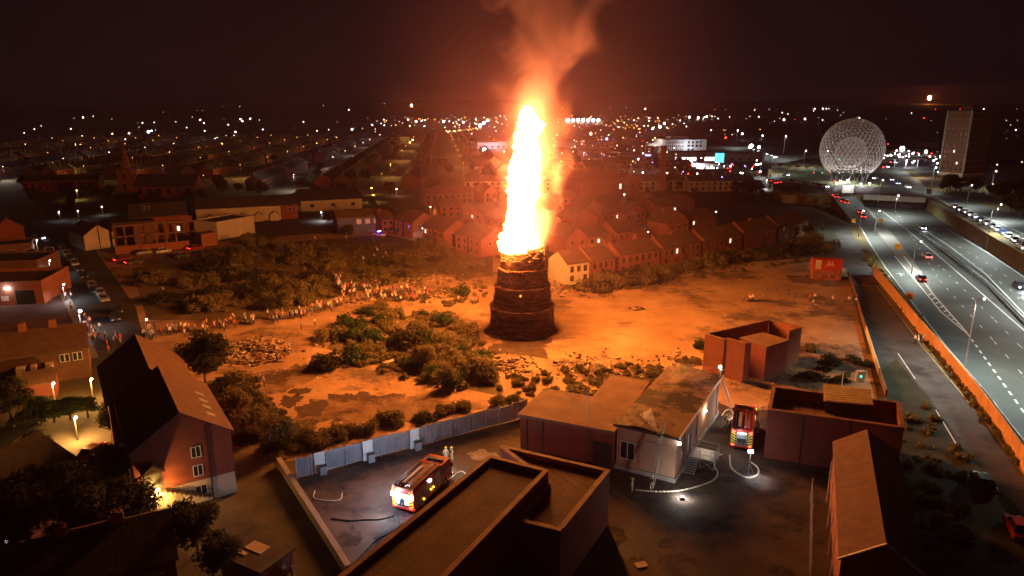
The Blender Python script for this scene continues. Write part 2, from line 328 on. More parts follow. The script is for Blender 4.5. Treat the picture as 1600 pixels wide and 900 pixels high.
# flame: a rough glowing body, with a burning-gas sheath and smoke
def flame_r(z):
    ks = [(15.2, 3.6), (16.4, 3.7), (18, 2.9), (20, 2.5), (24, 2.5), (28, 2.8), (31, 2.5), (33.5, 1.9), (35, 1.7), (37, 2.3), (38.3, 1.5), (40, .25)]
    for (a, b), (c, d) in zip(ks, ks[1:]):
        if a <= z <= c: return (b + (d - b) * (z - a) / (c - a)) * (.9 if z > 18 else 1)
    return .3
def flame_x(z): 
    ks = [(15, -.5), (18, -.8), (22, -.4), (28, .2), (32, .5), (34, .4), (37, 1.5), (38.5, .9), (40, .4)]
    for (a, b), (c, d) in zip(ks, ks[1:]):
        if a <= z <= c: return b + (d - b) * (z - a) / (c - a)
    return 0
mb = MB(); rings = 110; seg = 56
for i in range(rings + 1):
    z = 15.2 + (40 - 15.2) * i / rings; r = flame_r(z)
    for j in range(seg):
        t = 2 * pi * j / seg
        v = Vector((cos(t) * 1.2, sin(t) * 1.2, z * .30)); d = .38 * noise.noise(v * 1.2) + .30 * noise.noise(v * 2.9) + .34 * noise.noise(v * 6.5)
        k = r * (1 + d * (.6 + .5 * (z - 15) / 24)); mb.v.append((BX + flame_x(z) + cos(t) * k, BY - .4 + sin(t) * k, z + 1.3 * noise.noise(v * 2.1 + Vector((9, 0, 0))) * (1 if 1 < i < rings - 1 else .3)))
for i in range(rings):
    for j in range(seg):
        a = i * seg + j; b = i * seg + (j + 1) % seg; mb.f.append([a, b, b + seg, a + seg]); mb.m.append(0)
mb.f.append(list(reversed(range(seg)))); mb.m.append(0); mb.f.append([rings * seg + j for j in range(seg)]); mb.m.append(0)
fm = emis('flame', (1, .30, .055), FIRE_E, True)
fl = mb.build('flame', fm, smooth=True)
tag(fl, 'tall white-hot column of flame rising from the pallet tower', 'flame', kind='thing')
def volmat(name, density, col, ecol=None, es=0, aniso=0.2):
    m = bpy.data.materials.new(name); m.use_nodes = True; t = m.node_tree; t.nodes.clear(); o = N(t, 'ShaderNodeOutputMaterial'); v = N(t, 'ShaderNodeVolumePrincipled')
    v.inputs['Color'].default_value = (*col, 1); v.inputs['Density'].default_value = density; v.inputs['Anisotropy'].default_value = aniso
    if ecol: v.inputs['Emission Color'].default_value = (*ecol, 1); v.inputs['Emission Strength'].default_value = es
    t.links.new(v.outputs[0], o.inputs['Volume']); return m, t, v
# burning gas around the core (real emission, falls off with radius)
def column(name, prof, seg, m, cx, cy, z0, z1, n):
    mb = MB()
    for i in range(n + 1):
        z = z0 + (z1 - z0) * i / n; r, ox = prof(z)
        for j in range(seg):
            t = 2 * pi * j / seg; mb.v.append((cx + ox + cos(t) * r, cy + sin(t) * r, z))
    for i in range(n):
        for j in range(seg):
            a = i * seg + j; b = i * seg + (j + 1) % seg; mb.f.append([a, b, b + seg, a + seg]); mb.m.append(0)
    mb.f.append(list(reversed(range(seg)))); mb.m.append(0); mb.f.append([n * seg + j for j in range(seg)]); mb.m.append(0)
    return mb.build(name, m)
def fluffy(t, v, cx, cy, z0, k, rad, scale, dens, gain, stretch=.6, soft=.5, out='Density', drift=0.0, zfade=None, cxz=None, zlow=None):
    """density = gain * max(0, 1 - r/rad(z) + noise) * dens"""
    tc = N(t, 'ShaderNodeTexCoord'); sp = N(t, 'ShaderNodeSeparateXYZ'); t.links.new(tc.outputs['Object'], sp.inputs[0])
    def mth(op, a, b=None, clamp=False):
        n = N(t, 'ShaderNodeMath', operation=op); n.use_clamp = clamp
        for i, q in enumerate((a, b)):
            if q is None: continue
            if isinstance(q, (int, float)): n.inputs[i].default_value = q
            else: t.links.new(q, n.inputs[i])
        return n.outputs[0]
    zr = mth('MULTIPLY', mth('SUBTRACT', sp.outputs['Z'], z0), k)
    dx = mth('SUBTRACT', mth('SUBTRACT', sp.outputs['X'], cx), mth('MULTIPLY', mth('SUBTRACT', sp.outputs['Z'], z0), drift)); dy = mth('SUBTRACT', sp.outputs['Y'], cy)
    if cxz: dx = mth('SUBTRACT', dx, mth('MULTIPLY', mth('SINE', mth('MULTIPLY', sp.outputs['Z'], cxz[1])), cxz[0]))
    r = mth('SQRT', mth('ADD', mth('MULTIPLY', dx, dx), mth('MULTIPLY', dy, dy)))
    rr_ = mth('DIVIDE', r, mth('ADD', zr, rad))
    mp = N(t, 'ShaderNodeMapping'); mp.inputs['Scale'].default_value = (1, 1, stretch); t.links.new(tc.outputs['Object'], mp.inputs[0])
    nz = N(t, 'ShaderNodeTexNoise'); nz.inputs['Scale'].default_value = scale; nz.inputs['Detail'].default_value = 4; nz.inputs['Roughness'].default_value = .6; nz.inputs['Distortion'].default_value = .6; t.links.new(mp.outputs[0], nz.inputs['Vector'])
    s = mth('ADD', mth('SUBTRACT', 1, rr_), mth('MULTIPLY', mth('SUBTRACT', nz.outputs['Fac'], soft), gain)); s = mth('MAXIMUM', s, 0)
    s = mth('MULTIPLY', s, dens)
    if zfade:
        mr = N(t, 'ShaderNodeMapRange'); mr.inputs[1].default_value = zfade[0]; mr.inputs[2].default_value = zfade[1]; mr.inputs[3].default_value = 1; mr.inputs[4].default_value = zfade[2]; t.links.new(sp.outputs['Z'], mr.inputs[0]); s = mth('MULTIPLY', s, mr.outputs[0])
    if zlow:
        mr = N(t, 'ShaderNodeMapRange'); mr.inputs[1].default_value = zlow[0]; mr.inputs[2].default_value = zlow[1]; mr.inputs[3].default_value = zlow[2]; mr.inputs[4].default_value = 1; t.links.new(sp.outputs['Z'], mr.inputs[0]); s = mth('MULTIPLY', s, mr.outputs[0])
    if out == 'Density': t.links.new(s, v.inputs['Density'])
    return s
m, t, v = volmat('burning gas', .02, (.9, .5, .3), (1, .30, .045), 0)
s = fluffy(t, v, BX + .5, BY - .4, 15, .02, 4.5, .42, 1.2, 1.7, .55, .58, out='x', zfade=(27, 37, 0.0))
t.links.new(s, v.inputs['Emission Strength']); v.inputs['Density'].default_value = 0
col = v.inputs['Emission Strength']
mm = N(t, 'ShaderNodeMath', operation='MULTIPLY'); t.links.new(s, mm.inputs[0]); mm.inputs[1].default_value = .24; t.links.new(mm.outputs[0], v.inputs['Emission Strength'])
m.cycles.volume_sampling = 'DISTANCE' if hasattr(m.cycles, 'volume_sampling') else 0
o = column('burning_gas', lambda z: (7.4, .1), 20, m, BX + .4, BY - .4, 15.3, 43, 6)
tag(o, 'orange veil of burning gas wrapped round the flame', 'burning gas', kind='stuff')
m, t, v = volmat('smoke', .05, (.85, .55, .85), aniso=.1)
fluffy(t, v, BX + 1.0, BY + 1.5, 37, .17, 4.3, .125, .17, 4.4, .9, .52, drift=.19, zfade=(44, 66, 1.1), cxz=(1.3, .30), zlow=(37, 44, .12))
def smp(z): return (9.0 + max(0, z - 37) * .30, (z - 37) * .19)
m2, t2_, v2 = volmat('sooty smoke', 0, (.85, .5, .6), aniso=.1)
fluffy(t2_, v2, BX + 2.6, BY + 2.5, 16, .06, 4.6, .24, .11, 3.6, .6, .53, zfade=(30, 42, .15))
o2 = column('smoke', lambda z: (9, 0), 20, m2, BX + 2.6, BY + 2.5, 15.5, 44, 3); tag(o2, 'ragged orange-lit smoke clinging to the right side of the flame', 'smoke', kind='stuff')
o = column('smoke', smp, 20, m, BX + .5, BY + 1.5, 33, 82, 10)
tag(o, 'billowing smoke drifting up from the top of the flame', 'smoke', kind='stuff')
# ---------------------------------------------------------------- raised roundabout, roads, motorway
RZ = 4.5
def q(pts, z): return [P(a, b, z) for a, b in pts]
mb = MB()
# plateau: crest above the underpass mouth, then everything beyond
PL = q([(1212, 296), (1262, 304), (1300, 303), (1345, 307), (1372, 303), (1400, 303), (1440, 307), (1452, 313), (1500, 340), (1560, 375), (1600, 397), (1720, 470), (1720, 250), (1560, 262), (1440, 232), (1300, 236), (1200, 262)], RZ)
mb.prism([(p.x, p.y) for p in PL], -.5, RZ - .02)
tag(mb.build('roundabout_ground', M['grass']), kind='structure')
sheet('roundabout_grass', q([(1215, 280), (1260, 264), (1340, 268), (1380, 272), (1384, 292), (1340, 293), (1290, 290), (1240, 284)], RZ), RZ + .01, M['mowngrass'])
sheet('roundabout_road', q([(1195, 280), (1215, 272), (1330, 254), (1400, 258), (1440, 285), (1452, 296), (1600, 340), (1700, 380), (1700, 455), (1600, 385), (1500, 333), (1452, 309), (1420, 301), (1330, 302), (1240, 295), (1205, 288)], RZ), RZ + .004, M['motorway'])
sheet('roundabout_path', q([(1206, 262), (1340, 252), (1390, 262), (1388, 255), (1340, 246), (1206, 256)], RZ), RZ + .008, M['paving'])
# underpass roof beam over the motorway, black panel standing in for the shade under it
bo = thing('underpass_bridge', 'concrete underpass mouth carrying the roundabout over the motorway', 'bridge')
a, b_ = P(1345, 322, 0), P(1448, 330, 0)
A0 = P(1350, 306, RZ); A1 = P(1446, 311, RZ)
d = (A1 - A0).normalized(); n = Vector((-d.y, d.x, 0))
mb = MB(); p0 = A0 - n * 3; p1 = A1 - n * 3
mb.prism([(p0.x, p0.y), (p1.x, p1.y), (p1.x + n.x * 4, p1.y + n.y * 4), (p0.x + n.x * 4, p0.y + n.y * 4)], RZ - 1.2, RZ + .05); mb.build('deck_edge', M['concrete'], bo)
mb = MB(); mb.prism([(p0.x, p0.y), (p1.x, p1.y), (p1.x + n.x * .3, p1.y + n.y * .3), (p0.x + n.x * .3, p0.y + n.y * .3)], RZ + .05, RZ + .9); mb.build('parapet', M['concrete'], bo)
mb = MB(); mb.prism([(A0.x - n.x * .5, A0.y - n.y * .5), (A1.x - n.x * .5, A1.y - n.y * .5), (A1.x - n.x * .3, A1.y - n.y * .3), (A0.x - n.x * .3, A0.y - n.y * .3)], 0, RZ - 1.2); mb.build('shade_panel', M['black'], bo)  # black sheet imitates the unlit depth of the underpass
# carriageways
sheet('motorway', pix([(1352, 316), (1395, 312), (1452, 320), (1502, 352), (1560, 385), (1600, 413), (1800, 545), (1800, 950), (1730, 860), (1600, 690), (1540, 613), (1478, 541), (1420, 466), (1385, 420), (1362, 385), (1343, 352), (1328, 330), (1320, 318)]), .004, M['motorway'])
sheet('hard_shoulder', pix([(1448, 318), (1452, 320), (1600, 413), (1800, 545), (1800, 520), (1600, 402), (1560, 378)]), .009, M['paving'])
sheet('side_road', pix([(1286, 326), (1300, 324), (1316, 331), (1342, 375), (1362, 418), (1400, 470), (1440, 520), (1500, 590), (1550, 650), (1640, 765), (1700, 850), (1640, 850), (1560, 760), (1500, 690), (1450, 620), (1400, 560), (1378, 575), (1345, 480), (1322, 420), (1305, 362)]), .006, M['asphalt2'])
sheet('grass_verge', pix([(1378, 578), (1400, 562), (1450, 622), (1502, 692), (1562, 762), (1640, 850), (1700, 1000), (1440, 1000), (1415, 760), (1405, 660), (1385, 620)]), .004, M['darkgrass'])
sheet('grass_strip', pix([(1352, 406), (1362, 418), (1400, 470), (1440, 520), (1500, 590), (1550, 650), (1640, 765), (1700, 850), (1740, 860), (1600, 690), (1540, 613), (1478, 541), (1420, 466), (1385, 420), (1362, 385), (1343, 352), (1316, 331)]), .008, M['grass'])
sheet('roadside_lawn', pix([(1200, 300), (1240, 298), (1300, 312), (1318, 330), (1300, 345), (1283, 335), (1262, 318), (1200, 306)]), .010, M['mowngrass'])
sheet('slip_kerb_strip', pix([(1330, 318), (1350, 318), (1400, 372), (1440, 425), (1462, 463), (1452, 462), (1420, 425), (1385, 380), (1360, 350)]), .010, M['paving'])
sheet('waste_field', pix([(1000, 300), (1100, 292), (1200, 304), (1262, 320), (1280, 336), (1275, 352), (1150, 352), (1050, 330)]), .006, M['earth'])
# ramp carrying the slip road up to the roundabout
r0, r1 = P(1338, 354), P(1376, 354); r2, r3 = P(1338, 307, RZ), P(1300, 307, RZ)
mb = MB(); mb.v = [tuple(r0), tuple(r1), tuple(r2), tuple(r3), (r0.x, r0.y, .002), (r1.x, r1.y, .002), (r2.x, r2.y, 0), (r3.x, r3.y, 0)]
for k, z in ((0, .02), (1, .02), (2, RZ + .02), (3, RZ + .02)): mb.v[k] = (mb.v[k][0], mb.v[k][1], z)
mb.f = [[0, 1, 2, 3], [0, 4, 5, 1], [1, 5, 6, 2], [3, 7, 4, 0]]; mb.m = [0] * 4
tag(mb.build('slip_road_ramp', M['motorway']), kind='structure')
# markings
mb = MB(); Z = .016
strip(mb, pix([(1418, 360), (1469, 402), (1530, 455), (1600, 516), (1700, 606)]), .3, Z)          # left line of the reserve
strip(mb, pix([(1440, 357), (1480, 382), (1540, 428), (1600, 490), (1700, 570)]), .3, Z)
strip(mb, pix([(1368, 322), (1418, 360)]), .25, Z)
strip(mb, pix([(1480, 358), (1540, 393), (1600, 433), (1700, 500)]), .3, Z)
strip(mb, pix([(1412, 400), (1460, 462), (1511, 520)]), .35, Z); strip(mb, pix([(1398, 400), (1440, 450), (1470, 487), (1512, 522)]), .3, Z)
strip(mb, pix([(1343, 352), (1362, 385), (1385, 420), (1420, 466), (1478, 541), (1540, 613), (1600, 690), (1700, 815)]), .28, Z)
for i in range(9):                                                          # hatched nose
    t = i / 9; a = P(1449 + 58 * t, 462 + 56 * t); b = P(1466 + 46 * t, 462 + 58 * t); strip(mb, [a, b + (b - a) * .0 + Vector((0, 2.2 * (1 - t), 0))], .45, Z)
def dashes(p0, p1, ln, gap, wd=.18, z=Z):
    a = P(*p0, 0); b = P(*p1, 0); D = (b - a).length; d = (b - a) / D; s = 0
    while s < D: strip(mb, [a + d * s, a + d * min(D, s + ln)], wd, z); s += ln + gap
dashes((1512, 522), (1640, 700), 1.6, 1.6, .3)
for l in ([(1400, 330), (1469, 439), (1553, 533), (1600, 588), (1680, 690)], [(1455, 405), (1473, 420), (1554, 500), (1592, 539), (1680, 620)], [(1470, 375), (1520, 410), (1600, 468), (1680, 525)], [(1455, 360), (1540, 410), (1600, 450), (1680, 510)]):
    for a, b in zip(l, l[1:]): dashes(a, b, 2.0, 5.5, .16)
# direction arrows
for px, py in ((1405, 427), (1386, 428)):
    a = P(px, py); d = (P(px + 12, py + 14) - a).normalized(); n = Vector((-d.y, d.x, 0)); strip(mb, [a, a + d * 3.5], .22, Z)
    for s in (1, -1): strip(mb, [a, a + d * 1.2 + n * s * .9], .25, Z)
for pts in ([(1403, 552), (1430, 592)], [(1462, 640), (1507, 716)]): strip(mb, pix(pts), .14, Z)
tag(mb.build('road_markings', M['paint']), kind='structure')
mb = MB()
for o in (0, 5): strip(mb, pix([(1368 + o, 445), (1405 + o, 492), (1440 + o, 540), (1475 + o, 582), (1540 + o, 660), (1600 + o, 742)]), .10, Z)
tag(mb.build('yellow_lines', M['yellowpaint']), kind='structure')
mb = MB()
strip(mb, [P(a, b, RZ) for a, b in ((1470, 312), (1520, 330), (1600, 366))], .25, RZ + .012); strip(mb, [P(a, b, RZ) for a, b in ((1330, 297), (1420, 296), (1450, 303), (1500, 330), (1600, 380))], .25, RZ + .012)
tag(mb.build('upper_road_markings', M['paint']), kind='structure')
def along(pts, z=0, n=None, step=None):
    """resample pixel polyline on the plane z -> list of world points"""
    w_ = [P(a, b, z) for a, b in pts]; out = [w_[0]]; 
    for a, b in zip(w_, w_[1:]):
        k = max(1, int(round((b - a).length / step)))
        for i in range(1, k + 1): out.append(a.lerp(b, i / k))
    return out
def wallrun(t, name, pts, h, th, m, z=0):
    for a, b in zip(pts, pts[1:]):
        d = (b - a).normalized(); n = Vector((-d.y, d.x, 0)) * th / 2; a2 = a + d * .01; b2 = b - d * .01
        mb = MB(); mb.prism([(a2.x - n.x, a2.y - n.y), (b2.x - n.x, b2.y - n.y), (b2.x + n.x, b2.y + n.y), (a2.x + n.x, a2.y + n.y)], z, z + h); mb.build(name, m, t)
# orange boarded wall between side road and motorway
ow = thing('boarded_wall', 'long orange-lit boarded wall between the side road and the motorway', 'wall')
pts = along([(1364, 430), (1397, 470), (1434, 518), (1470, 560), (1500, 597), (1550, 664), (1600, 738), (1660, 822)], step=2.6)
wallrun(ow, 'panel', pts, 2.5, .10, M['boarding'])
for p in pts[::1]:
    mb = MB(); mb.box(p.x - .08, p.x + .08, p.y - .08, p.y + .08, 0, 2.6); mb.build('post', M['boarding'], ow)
# hedge behind it, central reserve barrier, retaining wall
gr = thing('crash_barrier', 'double-sided steel crash barrier on the narrow median of the motorway', 'barrier')
mpts = along([(1430, 360), (1475, 392), (1540, 442), (1600, 503), (1700, 590)], step=6)
wallrun(gr, 'beam', mpts, .35, .28, M['metal'], .45)
for p in mpts: mb = MB(); mb.box(p.x - .06, p.x + .06, p.y - .06, p.y + .06, .01, .45); mb.build('post', M['metal'], gr)
sheet('median_strip', pix([(1426, 360), (1440, 360), (1478, 386), (1544, 434), (1600, 494), (1700, 578), (1700, 600), (1600, 511), (1536, 450), (1470, 396)]), .012, M['asphalt'])
rw = thing('retaining_wall', 'tall brown concrete retaining wall below the queue of cars beside the motorway', 'wall')
rp = along([(1450, 326), (1505, 355), (1562, 386), (1602, 412), (1720, 490)], step=8)
wallrun(rw, 'wall_panel', rp, RZ + .3, .35, mat('brown stone wall', (.10, .055, .03), (.16, .09, .05), .6, .9, .4, 2))
rl = thing('railing', 'thin steel railing along the top of the brown retaining wall', 'railing')
mb = MB(); tp = [p + Vector((0, 0, RZ + .3)) for p in rp]; mb.tube([p + Vector((0, 0, .9)) for p in tp], .04); mb.build('top_rail', M['metal'], rl)
for p in tp: mb = MB(); mb.bar(p, p + Vector((0, 0, .95)), .035, 0, 5); mb.build('post', M['metal'], rl)
gb = thing('guard_rail', 'steel guard rail at the grassy left edge of the motorway', 'barrier')
gp = along([(1384, 425), (1418, 470), (1474, 545), (1538, 618), (1600, 700), (1660, 775)], step=4)
wallrun(gb, 'beam', gp, .3, .06, M['metal'], .45)
for p in gp: mb = MB(); mb.bar(p, p + Vector((0, 0, .7)), .05, 0, 5); mb.build('post', M['darkmetal'], gb)
# left street, car park and yards
sheet('left_street', pix([(44, 384), (40, 378), (100, 372), (110, 385), (150, 420), (190, 470), (225, 520), (230, 545), (190, 560), (165, 600), (135, 560), (122, 520), (80, 430)]), .006, M['asphalt'])
strip_mb = MB(); strip(strip_mb, pix([(50, 388), (84, 432), (110, 478), (130, 522), (146, 560)]), 1.6, .05); tag(strip_mb.build('pavement', M['paving']), kind='structure')
sheet('far_left_road', pix([(0, 385), (44, 384), (110, 385), (122, 368), (118, 345), (112, 335), (100, 310), (120, 300), (150, 320), (140, 345), (160, 372), (155, 350)][:8]), .008, M['asphalt'])
sheet('upper_left_road', pix([(108, 330), (150, 330), (168, 306), (118, 300)]), .008, M['asphalt'])
sheet('flat_yard', pix([(0, 470), (70, 468), (100, 470), (130, 520), (140, 545), (0, 590)]), .008, M['feltdark'])
sheet('car_park', pix([(0, 780), (20, 690), (70, 655), (150, 640), (172, 665), (175, 700), (130, 740), (90, 760), (60, 800), (0, 860)]), .008, M['paving'])
sheet('house_forecourt', pix([(225, 800), (330, 790), (372, 770), (430, 740), (560, 890), (560, 960), (300, 960), (330, 830), (240, 830)]), .008, M['asphalt2'])
sheet('station_yard', pix([(445, 745), (560, 712), (700, 680), (820, 655), (1110, 610), (1200, 600), (1200, 715), (1310, 730), (1320, 1000), (560, 1000), (548, 900), (470, 790)]), .008, M['yard'])
sheet('yard_dirt_track', pix([(1110, 605), (1160, 600), (1200, 610), (1200, 640), (1150, 640), (1125, 630)]), .014, M['dirt'])
for i, b in enumerate([(752, 712, 30, 10), (560, 870, 40, 30), (1000, 850, 40, 40), (780, 670, 40, 10)]): blob('dirty_patch', *b, .014 + .001 * i, M['asphalt2'] if i else M['paving'], 60 + i)
# far roads and streets
sheet('far_motorway', pix([(1098, 207), (1106, 207), (1150, 222), (1215, 246), (1290, 262), (1345, 285), (1345, 300), (1262, 290), (1190, 262), (1140, 240)]), .2, M['motorway'])
sheet('retail_road', pix([(940, 258), (970, 262), (1035, 278), (1100, 290), (1200, 300), (1200, 290), (1110, 278), (1040, 268), (975, 252)]), .03, M['paving'])
sheet('retail_car_park', pix([(1000, 262), (1120, 272), (1190, 282), (1195, 268), (1120, 255), (1000, 245)]), .04, M['asphalt2'])
sheet('petrol_forecourt', pix([(1370, 262), (1440, 285), (1468, 283), (1455, 255), (1400, 240)]), .3 + RZ, M['motorway'])
# ---------------------------------------------------------------- building kit
WC = {}
def window(par, x, y, z, w_, h, rz=0, lit=None, fm='frame', name='window', bars=True):
    k = (round(w_, 2), round(h, 2), lit, fm, bars)
    if k not in WC:
        a = MB(); t = .08
        a.box(-w_ / 2 - t, w_ / 2 + t, -.06, .02, -t, 0); a.box(-w_ / 2 - t, w_ / 2 + t, -.06, .02, h, h + t)
        a.box(-w_ / 2 - t, -w_ / 2, -.06, .02, 0, h); a.box(w_ / 2, w_ / 2 + t, -.06, .02, 0, h)
        if bars: a.box(-.035, .035, -.05, .02, 0, h)
        b = MB(); b.box(-w_ / 2, w_ / 2, -.025, .015, 0, h)
        WC[k] = (a.mesh('window', M[fm]), b.mesh('pane', M[lit] if lit else M['glass']))
    a, b = WC[k]; f = link(bpy.data.objects.new(name, a), par); f.location = (x, y, z); f.rotation_euler = (0, 0, rz)
    g = link(bpy.data.objects.new('pane', b), f); return f
def gable_parts(t, L, D, eave, ridge, wall, roof, axis='x', over=.3, z0=0, th=.14, gw=None):
    mb = MB()
    if axis == 'x':
        prof = [(0, z0), (D, z0), (D, eave), (D / 2, ridge), (0, eave)]
        for x in (0, L):
            f = [(x, a, b) for a, b in prof]; mb.face(f if x else list(reversed(f)))
        mb.face([(0, 0, z0), (L, 0, z0), (L, 0, eave), (0, 0, eave)]); mb.face([(L, D, z0), (0, D, z0), (0, D, eave), (L, D, eave)])
        mb.build('wall', wall, t); sl = (ridge - eave) / (D / 2); r = MB()
        for s in (0, 1):
            ya, yb = (-over, D / 2) if s == 0 else (D + over, D / 2); za = eave - over * sl + .02; zb = ridge + .02
            p = [(-over, ya, za), (L + over, ya, za), (L + over, yb, zb), (-over, yb, zb)]; u = [(a, b, c + th) for a, b, c in p]
            r.face(u if s == 0 else list(reversed(u))); r.face(list(reversed(p)) if s == 0 else p)
            for i in range(4): j = (i + 1) % 4; r.face([p[i], p[j], u[j], u[i]] if s == 0 else [p[j], p[i], u[i], u[j]])
        return r.build('roof', roof, t)
    else:
        prof = [(0, z0), (L, z0), (L, eave), (L / 2, ridge), (0, eave)]
        for y in (0, D):
            f = [(a, y, b) for a, b in prof]; mb.face(f if not y else list(reversed(f)))
        mb.face([(0, D, z0), (0, 0, z0), (0, 0, eave), (0, D, eave)]); mb.face([(L, 0, z0), (L, D, z0), (L, D, eave), (L, 0, eave)])
        mb.build('wall', wall, t); sl = (ridge - eave) / (L / 2); r = MB()
        for s in (0, 1):
            xa, xb = (-over, L / 2) if s == 0 else (L + over, L / 2); za = eave - over * sl + .02; zb = ridge + .02
            p = [(xa, -over, za), (xa, D + over, za), (xb, D + over, zb), (xb, -over, zb)]; u = [(a, b, c + th) for a, b, c in p]
            r.face(list(reversed(u)) if s == 0 else u); r.face(p if s == 0 else list(reversed(p)))
            for i in range(4): j = (i + 1) % 4; r.face([p[j], p[i], u[i], u[j]] if s == 0 else [p[i], p[j], u[j], u[i]])
        return r.build('roof', roof, t)
def flat_parts(t, L, D, h, wall, roof, par=.5, pt=.3, z0=0, coping=True):
    mb = MB(); mb.box(0, L, 0, D, z0, h); mb.build('wall', wall, t)
    r = MB(); r.box(pt, L - pt, pt, D - pt, h, h + .05); r.build('roof', roof, t)
    if par:
        for x0, x1, y0, y1 in ((0, L, 0, pt), (0, L, D - pt, D), (0, pt, pt, D - pt), (L - pt, L, pt, D - pt)):
            mb = MB(); mb.box(x0, x1, y0, y1, h, h + par); p = mb.build('parapet', wall, t)
            if coping: c = MB(); c.box(x0 - .06, x1 + .06, y0 - .06, y1 + .06, h + par, h + par + .09) if x1 - x0 > y1 - y0 else c.box(x0 - .06, x1 + .06, y0 + .06, y1 - .06, h + par, h + par + .09); c.build('coping', M['coping'], p)
def chimney(par, x, y, z, s=.35, h=1.2, m='redbrick2'):
    mb = MB(); mb.box(x - s, x + s, y - s * .7, y + s * .7, z, z + h); c = mb.build('chimney', M[m], par)
    for q in (-.45, .45): mb = MB(); mb.bar((x + q * s, y, z + h), (x + q * s, y, z + h + .3), .12, 0, 6); mb.build('chimney_pot', M['tiles'], c)
    return c
def bldg(name, label, cat, p1, p2, depth, z=0, group=None):
    """Empty at the ground corner under p1, local x runs along the front p1 -> p2"""
    a = P(*p1, 0); b = P(*p2, 0); d = b - a
    return thing(name, label, cat, (a.x, a.y, z), math.atan2(d.y, d.x), group), d.length
# ---------------------------------------------------------------- foreground: station building with the ladder
a, rz, L, D = frame(P(962, 731), P(1053, 754), P(1126, 648)); ST = (a, rz, L, D)
st = thing('station_building', 'single-storey brick building with broad flat roof, outside steel stair and firefighter ladder', 'building', (a.x, a.y, 0), rz)
H1 = 5.3
mb = MB(); mb.box(-.15, L + .15, -.15, D, 0, .55); mb.build('plinth', M['concrete'], st)
mb = MB(); mb.box(0, L, 0, D, .55, H1); mb.build('wall', M['tanbrick'], st)
mb = MB(); mb.v = [(-.3, -.3, H1), (L + .3, -.3, H1), (L + .3, D + .3, H1), (-.3, D + .3, H1), (-.3, -.3, H1 + .25), (L + .3, -.3, H1 + .25), (L + .3, D + .3, H1 + .25), (-.3, D + .3, H1 + .25), (L * .42, -.3, H1 + .55), (L * .42, D + .3, H1 + .55)]
for f in ((0, 3, 2, 1), (1, 2, 6, 5), (3, 0, 4, 7), (0, 1, 5, 8, 4), (2, 3, 7, 9, 6), (4, 8, 9, 7), (8, 5, 6, 9)): mb.f.append(list(f)); mb.m.append(0)
r = mb.build('roof', M['burnt'], st)
mb = MB(); mb.box(-.36, L + .36, -.40, -.31, H1 + .0, H1 + .28); mb.build('fascia', M['darkmetal'], r)
mb = MB(); mb.box(L + .31, L + .40, -.3, D + .3, H1 + .0, H1 + .28); mb.build('fascia', M['white'], r)
for x, ww in ((1.3, 1.6),): window(st, x, 0, 1.5, ww, 2.0, lit=None)
mb = MB(); mb.box(2.7, L - .2, -.05, 0, .6, 4.2); mb.build('render_panel', M['tanbrick'], st)
dr = MB(); dr.box(L, L + .08, 5.2, 6.6, 1.2, 3.6); dd = dr.build('door', M['bluewall'], st); dr = MB(); dr.box(L + .01, L + .12, 5.05, 5.2, 1.1, 3.75); dr.box(L + .01, L + .12, 6.6, 6.75, 1.1, 3.75); dr.box(L + .01, L + .12, 5.2, 6.6, 3.6, 3.75); dr.build('door_frame', M['white'], dd)
for y in (3.0, 8.6, D - 1.5): mb = MB(); mb.bar((L + .1, y, .6), (L + .1, y, H1), .06, 0, 6); mb.build('drainpipe', M['darkmetal'], st)
mb = MB(); mb.box(L, L + .12, 2.2, 2.7, 2.0, 2.8); mb.build('meter_box', M['metal'], st)
mb = MB(); mb.ball((L + .12, 12.6, 3.6), .17); wl = mb.build('wall_lamp', M['e_warm'], st)
plight('wall_lamp_light', (L + .5, 12.6, 3.6), 260, (1, .7, .45), .15, st)
# steel stair and landing
fs = thing('fire_stair', 'galvanised steel stair and railed landing beside the blue door', 'stair', (a.x, a.y, 0), rz)
mb = MB(); mb.box(L + .25, L + 3.3, 4.6, 7.2, 1.12, 1.2); mb.build('landing', M['metal'], fs)
for i in range(7):
    mb = MB(); mb.box(L + .35, L + 1.45, 4.45 - i * .3, 4.72 - i * .3, 1.12 - (i + 1) * .155, 1.16 - (i + 1) * .155); mb.build('tread', M['metal'], fs)
for x in (L + .3, L + 1.5):
    mb = MB(); mb.bar((x, 4.7, 1.1), (x, 2.5, 0), .05); mb.build('stringer', M['metal'], fs)
    mb = MB(); mb.bar((x, 4.7, 2.1), (x, 2.5, 1.0), .03); mb.bar((x, 4.7, 1.6), (x, 2.5, .5), .02); mb.bar((x, 2.5, 0), (x, 2.5, 1), .03); mb.bar((x, 3.6, .5), (x, 3.6, 1.55), .03); mb.build('handrail', M['metal'], fs)
for x, y in ((L + 3.2, 4.7), (L + 3.2, 7.1), (L + 1.6, 4.7), (L + .4, 7.1)):
    mb = MB(); mb.bar((x, y, 0), (x, y, 2.2), .05); mb.build('post', M['metal'], fs)
mb = MB()
for zz in (1.65, 2.2): mb.tube([(L + 1.6, 4.7, zz), (L + 3.2, 4.7, zz), (L + 3.2, 7.1, zz), (L + .4, 7.1, zz)], .03)
for k in range(5): mb.bar((L + 1.6 + k * .4, 4.7, 1.2), (L + 1.6 + k * .4, 4.7, 2.2), .015); mb.bar((L + 3.2, 4.7 + k * .6, 1.2), (L + 3.2, 4.7 + k * .6, 2.2), .015)
mb.build('railing', M['metal'], fs)
